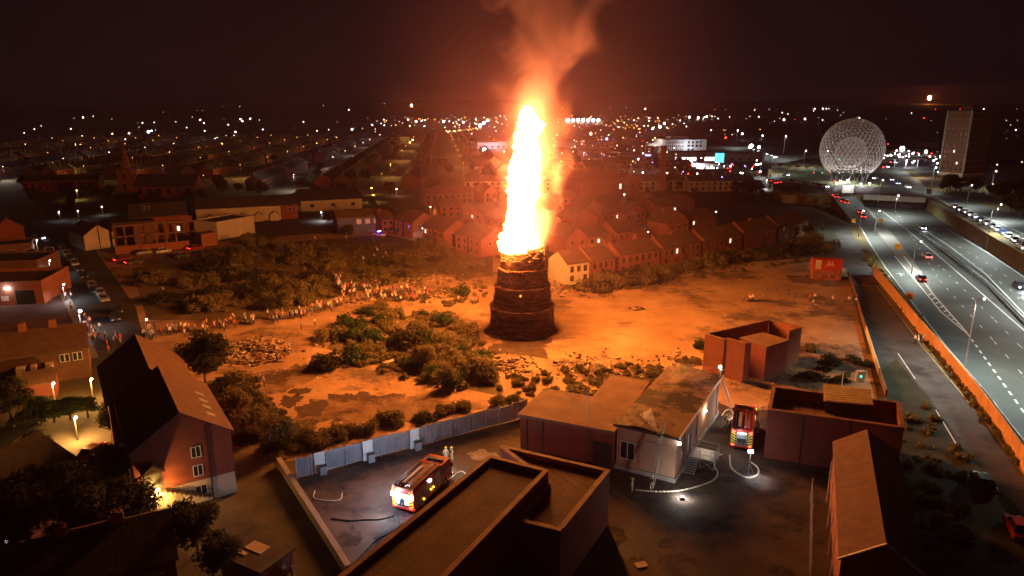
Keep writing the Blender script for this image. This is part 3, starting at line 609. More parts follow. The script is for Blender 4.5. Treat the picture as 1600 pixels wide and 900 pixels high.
mb = MB(); mb.bar((L + 3.2, 4.7, 0), (L + 3.2, 7.1, 1.1), .025); mb.bar((L + 1.6, 4.7, 0), (L + 3.2, 4.7, 1.1), .025); mb.bar((L + 3.2, 4.7, 0), (L + 1.6, 4.7, 1.1), .025); mb.build('brace', M['metal'], fs)
# left wing (lower flat roof) + rear block
a, rz, L, D = frame(P(813, 700), P(962, 731), P(1010, 650))
t = thing('brick_annex', 'low red brick annex with stained flat roof left of the ladder building', 'building', (a.x, a.y, 0), rz)
mb = MB(); mb.box(0, L - .25, 0, 8.2, 0, 4.3); mb.build('wall', M['redbrick'], t)
mb = MB(); mb.box(-.25, L - .25, -.25, 8.4, 4.3, 4.55); mb.build('roof', M['felt'], t)
mb = MB(); mb.box(-.3, L - .3, -.33, -.26, 4.22, 4.6); mb.build('fascia', M['coping'], t)
for x in (.9, 2.9, 8.8): mb = MB(); mb.bar((x, -.1, 0), (x, -.1, 4.3), .05); mb.build('drainpipe', M['darkmetal'], t)
mb = MB(); mb.box(9.2, 11.4, -.06, 0, 0, 2.9); mb.build('door', M['darkmetal'], t)
mb = MB(); mb.bar((8.2, 0, 4.3), (8.2, 0, 8.8), .04); mb.bar((8.0, 0, 6.6), (9.6, .5, 8.6), .02); mb.build('aerial', M['metal'], t)
t = thing('rear_block', 'small flat-roofed block tucked behind the brick annex', 'building', (a.x, a.y, 0), rz)
mb = MB(); mb.box(6.4, L - .3, 8.6, 17, 0, 4.0); mb.build('wall', M['redbrick'], t); mb = MB(); mb.box(6.1, L - .3, 8.5, 17.3, 4.0, 4.25); mb.build('roof', M['felt'], t)
# bottom centre: big two-level parapet roof
zA = 7.0
a, rz, L, D = frame(P(765, 711, zA), P(857, 734, zA), P(692, 905, zA)); D = abs(D)
t = thing('parapet_building', 'large foreground building with long parapet-edged flat roof', 'building', (a.x, a.y, 0), rz)
e = Vector((cos(rz), sin(rz))); n = Vector((-e.y, e.x))
fl = P(543, 889, zA); lv = Vector((fl.x - a.x, fl.y - a.y)); lx, ly = lv.dot(e), lv.dot(n)
br = P(692, 905, zA); bv = Vector((br.x - a.x, br.y - a.y)); bx_, by_ = bv.dot(e), bv.dot(n)
k = 1.25; q4 = [(0, 0), (L, 0), (bx_ * 1 + (bx_ - L) * .4, by_ * 1.4), (lx * 1.4, ly * 1.4)]
q4 = [(0, 0), (L, 0), (L + (bx_ - L) * 1.5, by_ * 1.5), (lx * 1.5, ly * 1.5)]
def parapet_block(t, pts, z, th=.35, h=.55, wall='redbrick', roof='feltdark'):
    mb = MB(); mb.prism(pts, 0, z - h); mb.build('wall', M[wall], t)
    c = Vector((sum(p[0] for p in pts) / len(pts), sum(p[1] for p in pts) / len(pts)))
    rs = MB(); rs.prism([tuple(Vector(p) + (c - Vector(p)).normalized() * .3) for p in pts], z - h, z - h + .04); rs.build('roof', M[roof], t)
    ed = Vector(pts[1]) - Vector(pts[0]); Lx = ed.length; ed.normalize(); sd = (Vector(pts[-1]) - Vector(pts[0])); Ly = sd.length; sd.normalize()
    for k_ in range(1, int(Lx / 1.7)):
        a_ = Vector(pts[0]) + ed * (k_ * 1.7) + sd * .45; b_ = a_ + sd * (Ly - .9); dd_ = ed * .05
        MB().prism([tuple(a_ - dd_), tuple(a_ + dd_), tuple(b_ + dd_), tuple(b_ - dd_)], z - h + .042, z - h + .058).build('felt_seam', M['slate'], t)
    for i in range(len(pts)):
        p = Vector(pts[i]); q_ = Vector(pts[(i + 1) % len(pts)]); d = (q_ - p).normalized(); nn = Vector((-d.y, d.x)); nn = nn if (c - p).dot(nn) > 0 else -nn
        p2 = p + d * .0; q2 = q_ - d * (th + .01); 
        s = MB(); s.prism([tuple(p2 + d * .0), tuple(q2), tuple(q2 + nn * th), tuple(p2 + nn * th)], z - h, z - .1); o = s.build('parapet', M[wall], t)
        s = MB(); s.prism([tuple(p2 - nn * .07), tuple(q2 - nn * .07), tuple(q2 + nn * (th + .07)), tuple(p2 + nn * (th + .07))], z - .1, z); s.build('coping', M['coping'], o)
parapet_block(t, q4, zA)
zB = 6.0
pb = [P(779, 698, zB), P(953, 734, zB), P(876, 829, zB), P(800, 812, zB)]
a2 = pb[0]; t = thing('lower_roof_block', 'lower flat-roofed block stepping down beside the long parapet roof', 'building', (a2.x, a2.y, 0), 0)
pb = [(p.x - a2.x, p.y - a2.y) for p in pb]
# keep the two blocks apart: left edge follows the neighbour's right wall
eR = e; o0 = Vector((a.x, a.y)); c1 = o0 + e * (L + .02); c2_ = o0 + e * (L + (bx_ - L) * .55 + .02) + n * by_ * .55
pb[3] = (c1.x + (c2_.x - c1.x) * .75 - a2.x, c1.y + (c2_.y - c1.y) * .75 - a2.y); pb.append((c1.x - a2.x + .02, c1.y - a2.y + .02)); pb[0] = (pb[0][0] + .3, pb[0][1] + .4)
parapet_block(t, pb, zB)
for fx in (.35, .6): pass
# box compound upper right
zc = 5.9
A = P(1101.7, 522.5, zc); B = P(1164.5, 540, zc); Cc = P(1253, 511.7, zc); Dd = P(1202.7, 500, zc)
t = thing('walled_substation', 'tall open-topped orange brick enclosure with a flat roof inside', 'building', (A.x, A.y, 0), 0)
L_ = [Vector((p.x - A.x, p.y - A.y)) for p in (A, B, Cc, Dd)]
def wseg(t, p, q_, h, th=.3, m='redbrick2', z0=0, cop=True):
    d = (q_ - p).normalized(); nn = Vector((-d.y, d.x)); s = MB(); s.prism([tuple(p), tuple(q_), tuple(q_ + nn * th), tuple(p + nn * th)], z0, h); o = s.build('wall', M[m], t)
    if cop: s = MB(); s.prism([tuple(p - nn * .05), tuple(q_ - nn * .05), tuple(q_ + nn * (th + .05)), tuple(p + nn * (th + .05))], h, h + .1); s.build('coping', M['coping'], o)
A_, B_, C_, D_ = L_
g = A_.lerp(B_, .5); wseg(t, A_, g, zc); wseg(t, g + (g - A_).normalized() * .15 , B_, zc + .25)
wseg(t, B_ + Vector((.05, .4)), B_ + (C_ - B_) * .10, zc + .1)
wseg(t, B_ + (C_ - B_) * .76, C_, zc); wseg(t, C_ + Vector((0, .35)), D_ + Vector((.1, 0)), zc); wseg(t, D_ + Vector((-.35, 0)), A_ + Vector((.2, .3)), zc)
zi = 5.4
ii = [P(1197.7, 541.5, zi), P(1232, 531, zi), P(1192.6, 519.6, zi), P(1157, 527.5, zi)]; ii = [(p.x - A.x, p.y - A.y) for p in ii]
mb = MB(); mb.prism(ii, 0, zi - .12); mb.build('inner_block', M['redbrick'], t); c_ = Vector((sum(p[0] for p in ii) / 4, sum(p[1] for p in ii) / 4))
mb = MB(); mb.prism([tuple(c_ + (Vector(p) - c_) * 1.05) for p in ii], zi - .12, zi); mb.build('inner_roof', M['felt'], t)
mb = MB(); mb.bar((A_.x + (g.x - A_.x) * 2 * .5, g.y - .05, 0), (g.x, g.y - .05, zc + .1), .07); mb.build('drainpipe', M['darkmetal'], t)
# right walled building
zr = 6.2
A = P(1200, 639, zr); B = P(1413, 668, zr); BL = P(1207, 603, zr); BR = P(1406, 628, zr)
t = thing('walled_brick_building', 'wide red brick building with open parapet roof beside the parked fire engine', 'building', (A.x, A.y, 0), 0)
pr = [Vector((p.x - A.x, p.y - A.y)) for p in (A, B, BR, BL)]
parapet_block(t, [tuple(p) for p in pr], zr, .3, 1.6, 'redbrick', 'felt')
u = (pr[1] - pr[0]).normalized(); nn = Vector((-u.y, u.x))
for s_ in (3.9, 8.7): p = pr[0] + u * s_ - nn * .08; mb = MB(); mb.bar((p.x, p.y, 0), (p.x, p.y, zr - .1), .05); mb.build('drainpipe', M['darkmetal'], t)
# plant house on its roof
ph = [P(1291, 628, 6.0), P(1360, 634, 6.0), P(1356, 612, 6.0), P(1290, 604, 6.0)]
t2 = thing('plant_room', 'small rooftop plant room with pale corrugated lid on the walled building', 'roof unit', (ph[0].x, ph[0].y, zr - 1.56), 0)
pp = [(p.x - ph[0].x, p.y - ph[0].y) for p in ph]; mb = MB(); mb.prism(pp, 0, 1.5); mb.build('wall', M['darkmetal'], t2)
c_ = Vector((sum(p[0] for p in pp) / 4, sum(p[1] for p in pp) / 4)); lid = [c_ + (Vector(p) - c_) * 1.12 for p in pp]
mb = MB(); mb.prism([tuple(p) for p in lid], 1.5, 1.6); ld = mb.build('lid', M['wood'], t2)
for i in range(8):
    f0 = lid[0].lerp(lid[3], (i + .3) / 8); f1 = lid[1].lerp(lid[2], (i + .3) / 8); mb = MB(); mb.bar((f0.x, f0.y, 1.62), (f1.x, f1.y, 1.62), .05, 0, 4); mb.build('rib', M['wood'], ld)
pc = [P(1338, 597, 0), P(1349, 600, 0)]
t3 = thing('control_cabinet', 'small lit steel cabinet behind the rooftop plant room', 'cabinet', (pc[0].x, pc[0].y, 0)); mb = MB(); mb.box(0, 1.2, 0, .6, 0, 1.7); mb.build('cabinet_body', M['wood'], t3); mb = MB(); mb.box(.5, .7, -.02, 0, .8, 1.0); mb.build('indicator', M['e_green'], t3)
# long pitched building
ez = 5.0
A = P(1304, 692, ez); B = P(1315, 868, ez); rg = P(1357, 679, 7.4); rg2 = P(1385, 859, 7.4)
a, rz, L, D = frame(P(1315, 868, ez), P(1449, 893, ez), P(1440, 700, ez))
t = thing('pitched_hall', 'long brick hall with brown pitched roof and white gable trim in the lower right', 'building', (a.x, a.y, 0), rz)
D = (A - B).length; Lh = 5.9; dv = A - B; t.rotation_euler.z = math.atan2(dv.y, dv.x) - pi / 2; t.location = (B.x, B.y, 0)
gable_parts(t, Lh, D, ez, 6.9, M['redbrick2'], M['tiles'], 'y', .2)
mb = MB()
for s in (0, 1):
    p = (-.3, -.33, ez - .18) if s == 0 else (Lh + .3, -.33, ez - .18); mb.bar(p, (Lh / 2, -.33, 7.02), .11, 0, 4)
mb.build('gable_trim', M['white'], t)
for i in range(4): mb = MB(); mb.bar((-.36, 3 + i * D / 4.5, 0), (-.36, 3 + i * D / 4.5, ez - .2), .05); mb.build('drainpipe', M['white'], t)
# ---------------------------------------------------------------- left apartment house
zE = 7.3
a, rz, L = Vector((-37.3, 62.7)), radians(33), 9.3
t = thing('apartment_house', 'four-storey red brick apartment house with white base and steep roof', 'building', (a.x, a.y, 0), rz)
APT = t; D1 = 15; aptL = L
mb = MB(); mb.box(0, L, 0, D1, 0, 2.5); mb.build('white_base', M['render'], t)
rf = gable_parts(t, L, D1, zE, zE + 3.1, M['redbrick'], M['tiles'], 'y', .35, z0=2.5)
mb = MB(); mb.box(L * .74, L * .74 + .12, -.12, 0, 0, zE + 1.2); mb.build('drainpipe', M['darkmetal'], t)
for z in (2.9, 5.0): window(t, L * .62, -.01, z + .2, .8, 1.1)
window(t, L * .63, -.01, .9, 1.0, 1.0)
mb = MB(); mb.box(.7, 2.6, -.9, 0, 2.5, 2.62); b = mb.build('balcony', M['concrete'], t)
mb = MB(); mb.v += []; mb.box(.8, 2.4, -.08, 0, 2.7, 4.9); mb.build('door', M['darkmetal'], t)
mb = MB(); mb.face([(.5, -1.1, 5.0), (2.7, -1.1, 5.0), (1.6, -1.1, 5.9)]); mb.face([(.5, -1.1, 5.0), (1.6, -1.1, 5.9), (1.6, 0, 5.9), (.5, 0, 5.0)]); mb.face([(1.6, -1.1, 5.9), (2.7, -1.1, 5.0), (2.7, 0, 5.0), (1.6, 0, 5.9)]); mb.build('porch_roof', M['tiles'], t)
mb = MB()
for zz in (3.1, 3.6): mb.tube([(.7, -.9, zz), (2.6, -.9, zz), (L * .72, -.9, zz - 1.9), (L * .72 + .5, -.9, zz - 2.2)], .025)
for k in range(16): x = .7 + k * (L * .72 - .2) / 15; dz = 0 if x < 2.6 else 1.9 * (x - 2.6) / (L * .72 - 2.6); mb.bar((x, -.9, 2.6 - dz), (x, -.9, 3.6 - dz), .015, 0, 4)
mb.build('stair_railing', M['darkmetal'], t)
for i in range(10): k = i / 10; mb = MB(); mb.box(2.6 + k * (L * .72 - 2.6), 2.6 + (k + .1) * (L * .72 - 2.6), -.9, -.05, 2.35 - 1.9 * k, 2.5 - 1.9 * k); mb.build('step', M['concrete'], t)
for x in (.8, 1.6, 2.5): mb = MB(); mb.bar((x, -.8, 0), (x, -.8, 2.5), .06); mb.build('porch_post', M['white'], t)
# roof lights on the right slope
for i, y in enumerate((2.2, 4.5, 6.5, 8.8)):
    mb = MB(); x = L * .86; z = zE + 3.1 * (1 - (x - L / 2) / (L / 2)) + .22; sl = -3.1 / (L / 2); mb.face([(x - .4, y, z - .4 * sl), (x + .4, y, z + .4 * sl), (x + .4, y + .9, z + .4 * sl), (x - .4, y + .9, z - .4 * sl)]); mb.build('roof_light', M['metal'], rf)
t2 = thing('rear_apartment_wing', 'darker rear wing of the brick apartment house with stepped roof', 'building', (a.x, a.y, 0), rz)
rr_ = gable_parts(t2, L * 1.0, 15, 6.8, 10.2, M['redbrick'], M['tiles'], 'y', .35)
for ch in t2.children: ch.location = (-.9, D1 + .5, 0)
# dark house bottom-left: ridge runs left to right, chimney stacks on the party walls
uu = Vector((cos(radians(29)), sin(radians(29)))); nv = Vector((-uu.y, uu.x)); o_ = Vector((-30.6, 55.8)) - uu * 13 - nv * 4.4
t = thing('dark_roof_house', 'foreground house with black slate roof and two red chimney stacks', 'house', (o_.x, o_.y, 0), radians(29))
r = gable_parts(t, 13, 8.8, 3.1, 5.3, M['brownbrick'], M['slate'], 'x', .25)
chimney(r, 9.1, 4.4, 4.7, .45, 1.6); chimney(r, 4.9, 4.4, 4.7, .45, 1.5)
MB().box(5.5, 8.6, 4.3, 4.5, 5.2, 5.7).build('ridge_wall', M['redbrick2'], r)
for x in (9.0, 11.3): window(t, x, -.01, 1.0, 1.3, 1.1)
t = thing('edge_house', 'red brick house cut off by the left edge near the car park', 'house', (P(-90, 850).x, P(-90, 850).y, 0), -.2)
gable_parts(t, 8.2, 8, 5.5, 8, M['redbrick'], M['slate'], 'y', .3)
for z in (1.0,): window(t, 7.2, -.01, z, 1.2, 1.2, lit='e_window')
window(t, 8.22, 2, 3.0, 1, 1.2, pi / 2)
# ---------------------------------------------------------------- terraces beside the waste ground (right of the bonfire)
TR = [((886, 446), (921, 441), 'render', 'white-fronted end house of the long terrace nearest the bonfire'), ((922, 441), (961, 433), 'redbrick2', 'brick terrace house pair next to the white end house'),
      ((966, 431), (1030, 419), 'redbrick2', 'brick terrace block third along from the bonfire'), ((1034, 418), (1094, 406), 'redbrick2', 'brick terrace block in the middle of the long row'),
      ((1098, 405), (1158, 392), 'redbrick', 'brick terrace block with lit tall window'), ((1161, 391), (1212, 380), 'redbrick', 'dim brick terrace block second from the far end'), ((1214, 379), (1262, 367), 'brownbrick', 'darkest terrace block at the far right end of the row')]
for i, (p1, p2, m, lb) in enumerate(TR):
    t, L = bldg('terrace_house', lb, 'house', p1, p2, 8, group='terrace backing onto the waste ground')
    r = gable_parts(t, L - .15, 8.2, 4.9, 7.3, M[m], M['tiles'], 'x', .12)
    if i > 0:
        mb = MB(); mb.prism([(0, 0), (.35, 0), (.35, 8.2), (0, 8.2)], 0, 4.9)
        mb.v += [(-.12, -.2, 4.9), (.35, -.2, 4.9), (.35, 4.1, 7.75), (-.12, 4.1, 7.75), (-.12, -.2, 5.15), (.35, -.2, 5.15), (.35, 4.1, 8.0), (-.12, 4.1, 8.0)]; k = len(mb.v) - 8
        for f in ((0, 3, 2, 1), (4, 5, 6, 7), (0, 1, 5, 4), (1, 2, 6, 5), (2, 3, 7, 6), (3, 0, 4, 7)): mb.f.append([k + j for j in f]); mb.m.append(0)
        mb.build('party_wall', M['redbrick2'], t)
    n = max(2, int(L / 2.1))
    for j in range(n):
        x = (j + .7) * L / (n + .4); window(t, x, -.01, 3.0, .8, 1.3, fm='sash', lit='e_window' if (i, j) in ((3, 2), (4, 5)) else None)
        if j % 2 == 0: window(t, x, -.01, .9, .9, 1.2, fm='sash')
    if i % 2: chimney(r, L * .5, 4.1, 7.2, .4, .8)
    if i > 1: mb = MB(); mb.bar((L * .55, -.08, 0), (L * .55, -.08, 4.8), .06); mb.build('drainpipe', M['black'], t)
# houses behind and left of the fire, each from its front base line
HS = [  # p1, p2, depth, eave, ridge, axis, wall, label
 ((597, 366), (617, 364), 9, 4.6, 7, 'x', 'redbrick', 'brick house with dark lean roof right of the blue-grey hall'),
 ((617, 366), (645, 372), 9, 4.9, 7.6, 'x', 'redbrick2', 'leftmost of the three front brick houses facing the scrub'),
 ((661, 378), (694, 387), 10, 4.9, 7.7, 'x', 'redbrick2', 'middle of the three front brick houses facing the scrub'),
 ((712, 391), (752, 402), 10, 4.9, 7.7, 'x', 'redbrick2', 'brick house just left of the bonfire tower'),
 ((885, 401), (918, 397), 9, 4.9, 8.0, 'y', 'redbrick2', 'gabled brick house right behind the bonfire flame'),
 ((918, 398), (951, 393), 9, 4.9, 7.4, 'x', 'redbrick2', 'brick house with small front gable behind the terrace'),
 ((964, 390), (1002, 383), 9, 4.9, 7.5, 'x', 'redbrick2', 'orange-lit brick house with car parked before it'),
 ((912, 350), (945, 345), 9, 4.9, 8.2, 'y', 'redbrick', 'tall gabled brick house in the second line behind the fire'),
 ((940, 358), (978, 352), 10, 4.9, 7.5, 'x', 'redbrick', 'long-roofed brick house with pale ground floor'),
 ((978, 356), (1008, 350), 9, 4.9, 8.0, 'y', 'redbrick', 'gabled brick house left of the floodlit yard'),
 ((1003, 334), (1024, 331), 9, 4.9, 7.8, 'y', 'brownbrick', 'small gabled house at the foot of the tall chimney'),
 ((1026, 345), (1058, 341), 10, 4.9, 7.8, 'x', 'redbrick', 'house with pale lit wall right of the floodlit yard'),
 ((1043, 374), (1075, 369), 9, 4.9, 8.4, 'y', 'redbrick2', 'large gabled brick house above the middle terrace'),
 ((1078, 366), (1118, 359), 9, 4.6, 6.8, 'x', 'redbrick', 'low brick house with small end gable near the field'),
 ((1060, 338), (1084, 334), 9, 4.6, 7.4, 'y', 'redbrick', 'red gabled house on the edge of the dark field'),
 ((688, 342), (722, 340), 10, 4.6, 7, 'x', 'redbrick', 'brick house behind the yellow-lit tree'),
 ((725, 352), (752, 356), 10, 4.9, 7.6, 'y', 'redbrick', 'gabled brick house half lost in the fire glow'),
 ((757, 362), (783, 366), 10, 4.9, 7.5, 'x', 'redbrick', 'brick house directly left of the flame base'),
 ((664, 322), (740, 318), 9, 4.8, 7.2, 'x', 'brownbrick', 'long dim brick terrace above the three front houses'),
 ((756, 318), (778, 316), 9, 4.8, 7.4, 'y', 'redbrick2', 'pale gabled house glowing left of the flame'),
 ((870, 330), (905, 326), 10, 4.8, 7.4, 'x', 'redbrick', 'brick house right of the middle of the flame'),
 ((868, 360), (900, 366), 10, 4.8, 7.4, 'x', 'redbrick', 'smoke-veiled brick house beside the flame'),
]
for i, (p1, p2, dp, ev, rg_, ax, m, lb) in enumerate(HS):
    t, L = bldg('brick_house', lb, 'house', p1, p2, dp, group='brick houses around the fire')
    r = gable_parts(t, L, dp, ev, rg_, M[m], M['tiles'], ax, .25)
    n = max(2, int(L / 2.6))
    for j in range(n):
        x = (j + .6) * L / (n + .2); window(t, x, -.01, 3.0, .9, 1.1, bars=False, fm='sash', lit='e_window' if (i * 7 + j) % 11 == 3 else None); window(t, x, -.01, .9, .9, 1.2, bars=False, fm='sash')
    if i % 3 == 0: chimney(r, L * .3, dp / 2, rg_ - .5, .35, 1.1)
    mb = MB(); mb.box(L * .5 - .45, L * .5 + .45, -.05, 0, 0, 2.0) if n % 2 == 0 else mb.box(.3, 1.1, -.05, 0, 0, 2.0); mb.build('door', M['darkmetal'], t)
    if ax == 'x' and i in (1, 2, 3): mb = MB(); mb.box(L * .47, L * .53, -.06, 0, 0, ev - .1); mb.build('dark_joint', M['black'], t); window(t, L + .01, dp * .3, 3.0, .7, 1.0, pi / 2, bars=False)
    if i in (5, 6): mb = MB(); g0 = L * .62; mb.face([(g0, -1.6, 0), (L, -1.6, 0), (L, -1.6, 4.2), ((g0 + L) / 2, -1.6, 5.6), (g0, -1.6, 4.2)]); mb.face([(g0, 0, 0), (g0, -1.6, 0), (g0, -1.6, 4.2), (g0, 0, 4.2)]); mb.face([(L, -1.6, 0), (L, 0, 0), (L, 0, 4.2), (L, -1.6, 4.2)]); mb.build('front_gable', M[m], t); mb = MB(); mb.face([(g0 - .2, -1.8, 4.1), ((g0 + L) / 2, -1.8, 5.75), ((g0 + L) / 2, 1.6, 5.75), (g0 - .2, 1.6, 4.1)]); mb.face([((g0 + L) / 2, -1.8, 5.75), (L + .2, -1.8, 4.1), (L + .2, 1.6, 4.1), ((g0 + L) / 2, 1.6, 5.75)]); mb.build('gable_roof', M['tiles'], t)
# ---------------------------------------------------------------- left middle buildings
t, L = bldg('blue_grey_hall', 'blue-grey hall with pale sloping roof and three shuttered windows', 'hall', (528, 366), (596, 362), 12)
gable_parts(t, L, 13, 5.2, 7.0, M['bluewall'], M['felt'], 'x', .3)
for x in (.52, .72, .92): window(t, L * x - .4, -.01, 3.0, 1.5, 1.5, bars=False, lit=None); 
for x in (.52, .72, .92): mb = MB(); mb.box(L * x - 1.1, L * x + .3, -.07, -.03, 3.05, 4.45); mb.build('shutter', M['white'], t)
t, L = bldg('white_shed', 'long low white-walled shed with dark roof left of the yellow-lit trees', 'shed', (471, 331), (566, 326), 22)
gable_parts(t, L, 24, 4.2, 7.5, M['render'], M['slate'], 'x', .3)
for x in (.18, .52, .85): window(t, L * x, -.01, 1.6, 1.6, 1.2, bars=False)
t, L = bldg('cream_terrace', 'cream-walled dark-roofed terrace with small porch gables', 'terrace', (308, 350), (440, 343), 12)
gable_parts(t, L, 14, 5.2, 8.2, M['render'], M['slate'], 'x', .3)
for k in range(5):
    x = 3 + k * L / 5.3; mb = MB(); mb.face([(x, -2, 0), (x + 3, -2, 0), (x + 3, -2, 2.2), (x + 1.5, -2, 3.3), (x, -2, 2.2)]); mb.face([(x, 0, 0), (x, -2, 0), (x, -2, 2.2), (x, 0, 2.2)]); mb.face([(x + 3, -2, 0), (x + 3, 0, 0), (x + 3, 0, 2.2), (x + 3, -2, 2.2)]); po = mb.build('porch', M['render'], t)
    mb = MB(); mb.face([(x - .2, -2.2, 2.15), (x + 1.5, -2.2, 3.45), (x + 1.5, 0, 3.45), (x - .2, 0, 2.15)]); mb.face([(x + 1.5, -2.2, 3.45), (x + 3.2, -2.2, 2.15), (x + 3.2, 0, 2.15), (x + 1.5, 0, 3.45)]); mb.build('porch_roof', M['slate'], po)
t, L = bldg('brick_terrace_end', 'red brick end bay joined to the cream terrace', 'house', (441, 343), (466, 341), 12)
gable_parts(t, L, 14, 5.2, 8.2, M['redbrick'], M['slate'], 'x', .2)
window(t, 3, -.01, 3.0, 1, 1.2, bars=False); window(t, 6.5, -.01, 3.0, 1, 1.2, bars=False)
t, L = bldg('sand_wall_building', 'roofless sand-coloured walled building lit orange beside the car park', 'building', (341, 376), (399, 364), 9)
flat_parts(t, L, 10, 5.4, M['render'], M['slate'], .4)
t, L = bldg('low_orange_block', 'low orange-lit block at the left of the sand-coloured wall', 'building', (316, 386), (340, 383), 6)
flat_parts(t, L, 6, 3.6, M['redbrick2'], M['felt'], .2)
t, L = bldg('gabled_workshop', 'ochre gable-ended workshop at the corner of the left street', 'workshop', (134, 392), (180, 386), 10)
gable_parts(t, L, 14, 4.4, 7.0, M['render'], M['tiles'], 'y', .25); mb = MB(); mb.box(L / 2 - .12, L / 2 + .12, -.08, 0, 0, 6.8); mb.build('drainpipe', M['black'], t)
t, L = bldg('frontage_wall', 'long orange brick boundary wall in front of the bare frame building', 'wall', (181, 398), (296, 388), 1)
k = int(L / 5); 
for i in range(k): mb = MB(); mb.box(i * L / k + .02, (i + 1) * L / k - .02, 0, .3, 0, 2.3); mb.build('wall_panel', M['redbrick2'], t); mb = MB(); mb.box((i + 1) * L / k - .2, (i + 1) * L / k + .2, -.1, .4, 0, 2.6) if i < k - 1 else mb.box(L - .2, L + .2, -.1, .4, 0, 2.6); mb.build('pier', M['redbrick'], t)
t, L = bldg('frame_building', 'derelict building with open concrete frame bays and broken roof', 'building', (180, 390), (310, 379), 12)
for i in range(9): mb = MB(); mb.box(i * L / 8.2, i * L / 8.2 + .5, 2, 2.5, 0, 6.2); mb.build('column', M['felt'], t)
for z in (3.0, 6.2): mb = MB(); mb.box(0, L, 2, 2.5, z, z + .5); mb.build('beam', M['felt'], t)
mb = MB(); mb.box(L * .25, L * .45, 2.6, 2.8, 0, 6.2); mb.build('infill_wall', M['brownbrick'], t)
mb = MB(); mb.box(0, L, 12, 12.3, 0, 6.8); mb.build('rear_wall', M['redbrick'], t); mb = MB(); mb.box(0, L * .5, 5, 12, 6.8, 7.0); mb.build('broken_roof', M['slate'], t)
window(t, L * .78, 1.9, 3.8, .8, 1.4, lit='e_window', bars=False)
t, L = bldg('dormer_house', 'dark long house with small white-framed dormer left of the church tower', 'house', (205, 375), (300, 368), 12)
for ch in (): pass
r = gable_parts(t, L, 12, 4.6, 8.2, M['redbrick'], M['slate'], 'x', .3); 
for o in t.children: o.location = (0, 18, 0)
window(r, L * .28, 2.2, 6.6, 2.2, 1.1)
# church
t, L = bldg('church', 'dark brick church with square tower and pointed spire', 'church', (187, 309), (208, 309), 6)
mb = MB(); mb.box(0, L, 0, L, 0, 12.5); tw = mb.build('tower', M['redbrick2'], t); mb = MB()
for i in range(4): x = L * (.02 + .24 * i); mb.box(x, x + L * .14, -.1, .3, 12.5, 13.3); mb.box(x, x + L * .14, L - .3, L + .1, 12.5, 13.3); mb.box(-.1, .3, x, x + L * .14, 12.5, 13.3); mb.box(L - .3, L + .1, x, x + L * .14, 12.5, 13.3)
mb.m = [0] * len(mb.f); tag(mb.build('battlement', M['redbrick'], tw), kind='stuff')
mb = MB(); mb.bar((L / 2, L / 2, 12.5), (L / 2, L / 2, 23.5), L * .42, 0, 8, r2=.1); mb.build('spire', M['redbrick2'], tw)
for z in (4, 8.5): mb = MB(); mb.box(L / 2 - .6, L / 2 + .6, -.05, 0, z, z + 2.2); mb.build('louvre', M['black'], tw)
n0 = MB(); n0.face([(L, 1, 0), (L + 28, 1, 0), (L + 28, 1, 5), (L, 1, 5)]); n0.face([(L + 28, 1, 0), (L + 28, 13, 0), (L + 28, 13, 5), (L + 28, 7, 10), (L + 28, 1, 5)]); n0.face([(L, 13, 0), (L, 1, 0), (L, 1, 5), (L, 7, 10), (L, 13, 5)]); n0.build('nave', M['redbrick'], t)
n0 = MB(); n0.face([(L, .6, 4.8), (L + 28.3, .6, 4.8), (L + 28.3, 7, 10.2), (L, 7, 10.2)]); n0.face([(L + 28.3, 13.4, 4.8), (L, 13.4, 4.8), (L, 7, 10.2), (L + 28.3, 7, 10.2)]); n0.build('nave_roof', M['slate'], t)
for i in range(6): mb = MB(); mb.box(L + 2.5 + i * 4.3, L + 4 + i * 4.3, .9, .98, 1.4, 4.2); mb.build('window', M['glass'], t)
t, L = bldg('school_block', 'tan two-storey block with window row behind the church', 'building', (306, 275), (349, 274), 14)
flat_parts(t, L, 14, 7.0, M['brownbrick'], M['slate'], .3)
for i in range(7): window(t, 1.5 + i * (L - 3) / 6.4, -.01, 3.4, 1.3, 1.6, bars=False)
# left edge buildings
t, L = bldg('red_gable_house', 'red brick gable-ended house at the left edge above the street', 'house', (-10, 398), (42, 384), 12)
gable_parts(t, L, 13, 5.8, 9.5, M['redbrick'], M['slate'], 'y', .3)
t, L = bldg('street_workshop', 'low red brick unit with bright wall lamp and dark doorway', 'building', (-60, 480), (70, 474), 12)
flat_parts(t, L, 14, 4.2, M['redbrick2'], M['feltdark'], .7)
mb = MB(); mb.box(L - 5.2, L - 1.6, -.06, 0, 0, 3.0); mb.build('doorway', M['black'], t); mb = MB(); mb.box(L - 8, L - 6.6, -.05, 0, .9, 1.9); mb.build('notice', M['white'], t)
mb = MB(); mb.box(L - 7, L - 6, -.35, -.05, 3.5, 3.75); mb.build('wall_lamp', M['e_cool'], t); plight('wall_lamp_light', (L - 6.5, -.9, 3.4), 90, (.95, .97, 1), .2, t)
t, L = bldg('workshop_shed', 'dark flat-roofed shed behind the lamp-lit brick unit', 'shed', (-50, 438), (62, 434), 16); flat_parts(t, L, 12, 4.0, M['brownbrick'], M['slate'], .3)
t, L = bldg('upper_shed', 'dark long shed uppermost of the left street buildings', 'shed', (-30, 412), (52, 405), 12); flat_parts(t, L, 9, 4.2, M['brownbrick'], M['slate'], .3)
for i in range(4): window(t, 3 + i * 4.2, -.01, 1.4, 2, 1.4, bars=False)
t, L = bldg('yard_terrace', 'brick terrace with lit cream extensions above the yellow-lit trees', 'terrace', (-30, 616), (143, 588), 9)
r = gable_parts(t, L, 8.5, 4.8, 7.4, M['brownbrick'], M['tiles'], 'x', .3)
for x in (.76, .80, .88, .92): window(t, L * x, -.01, 3.0, .55, 1.1, bars=False, fm='frame')
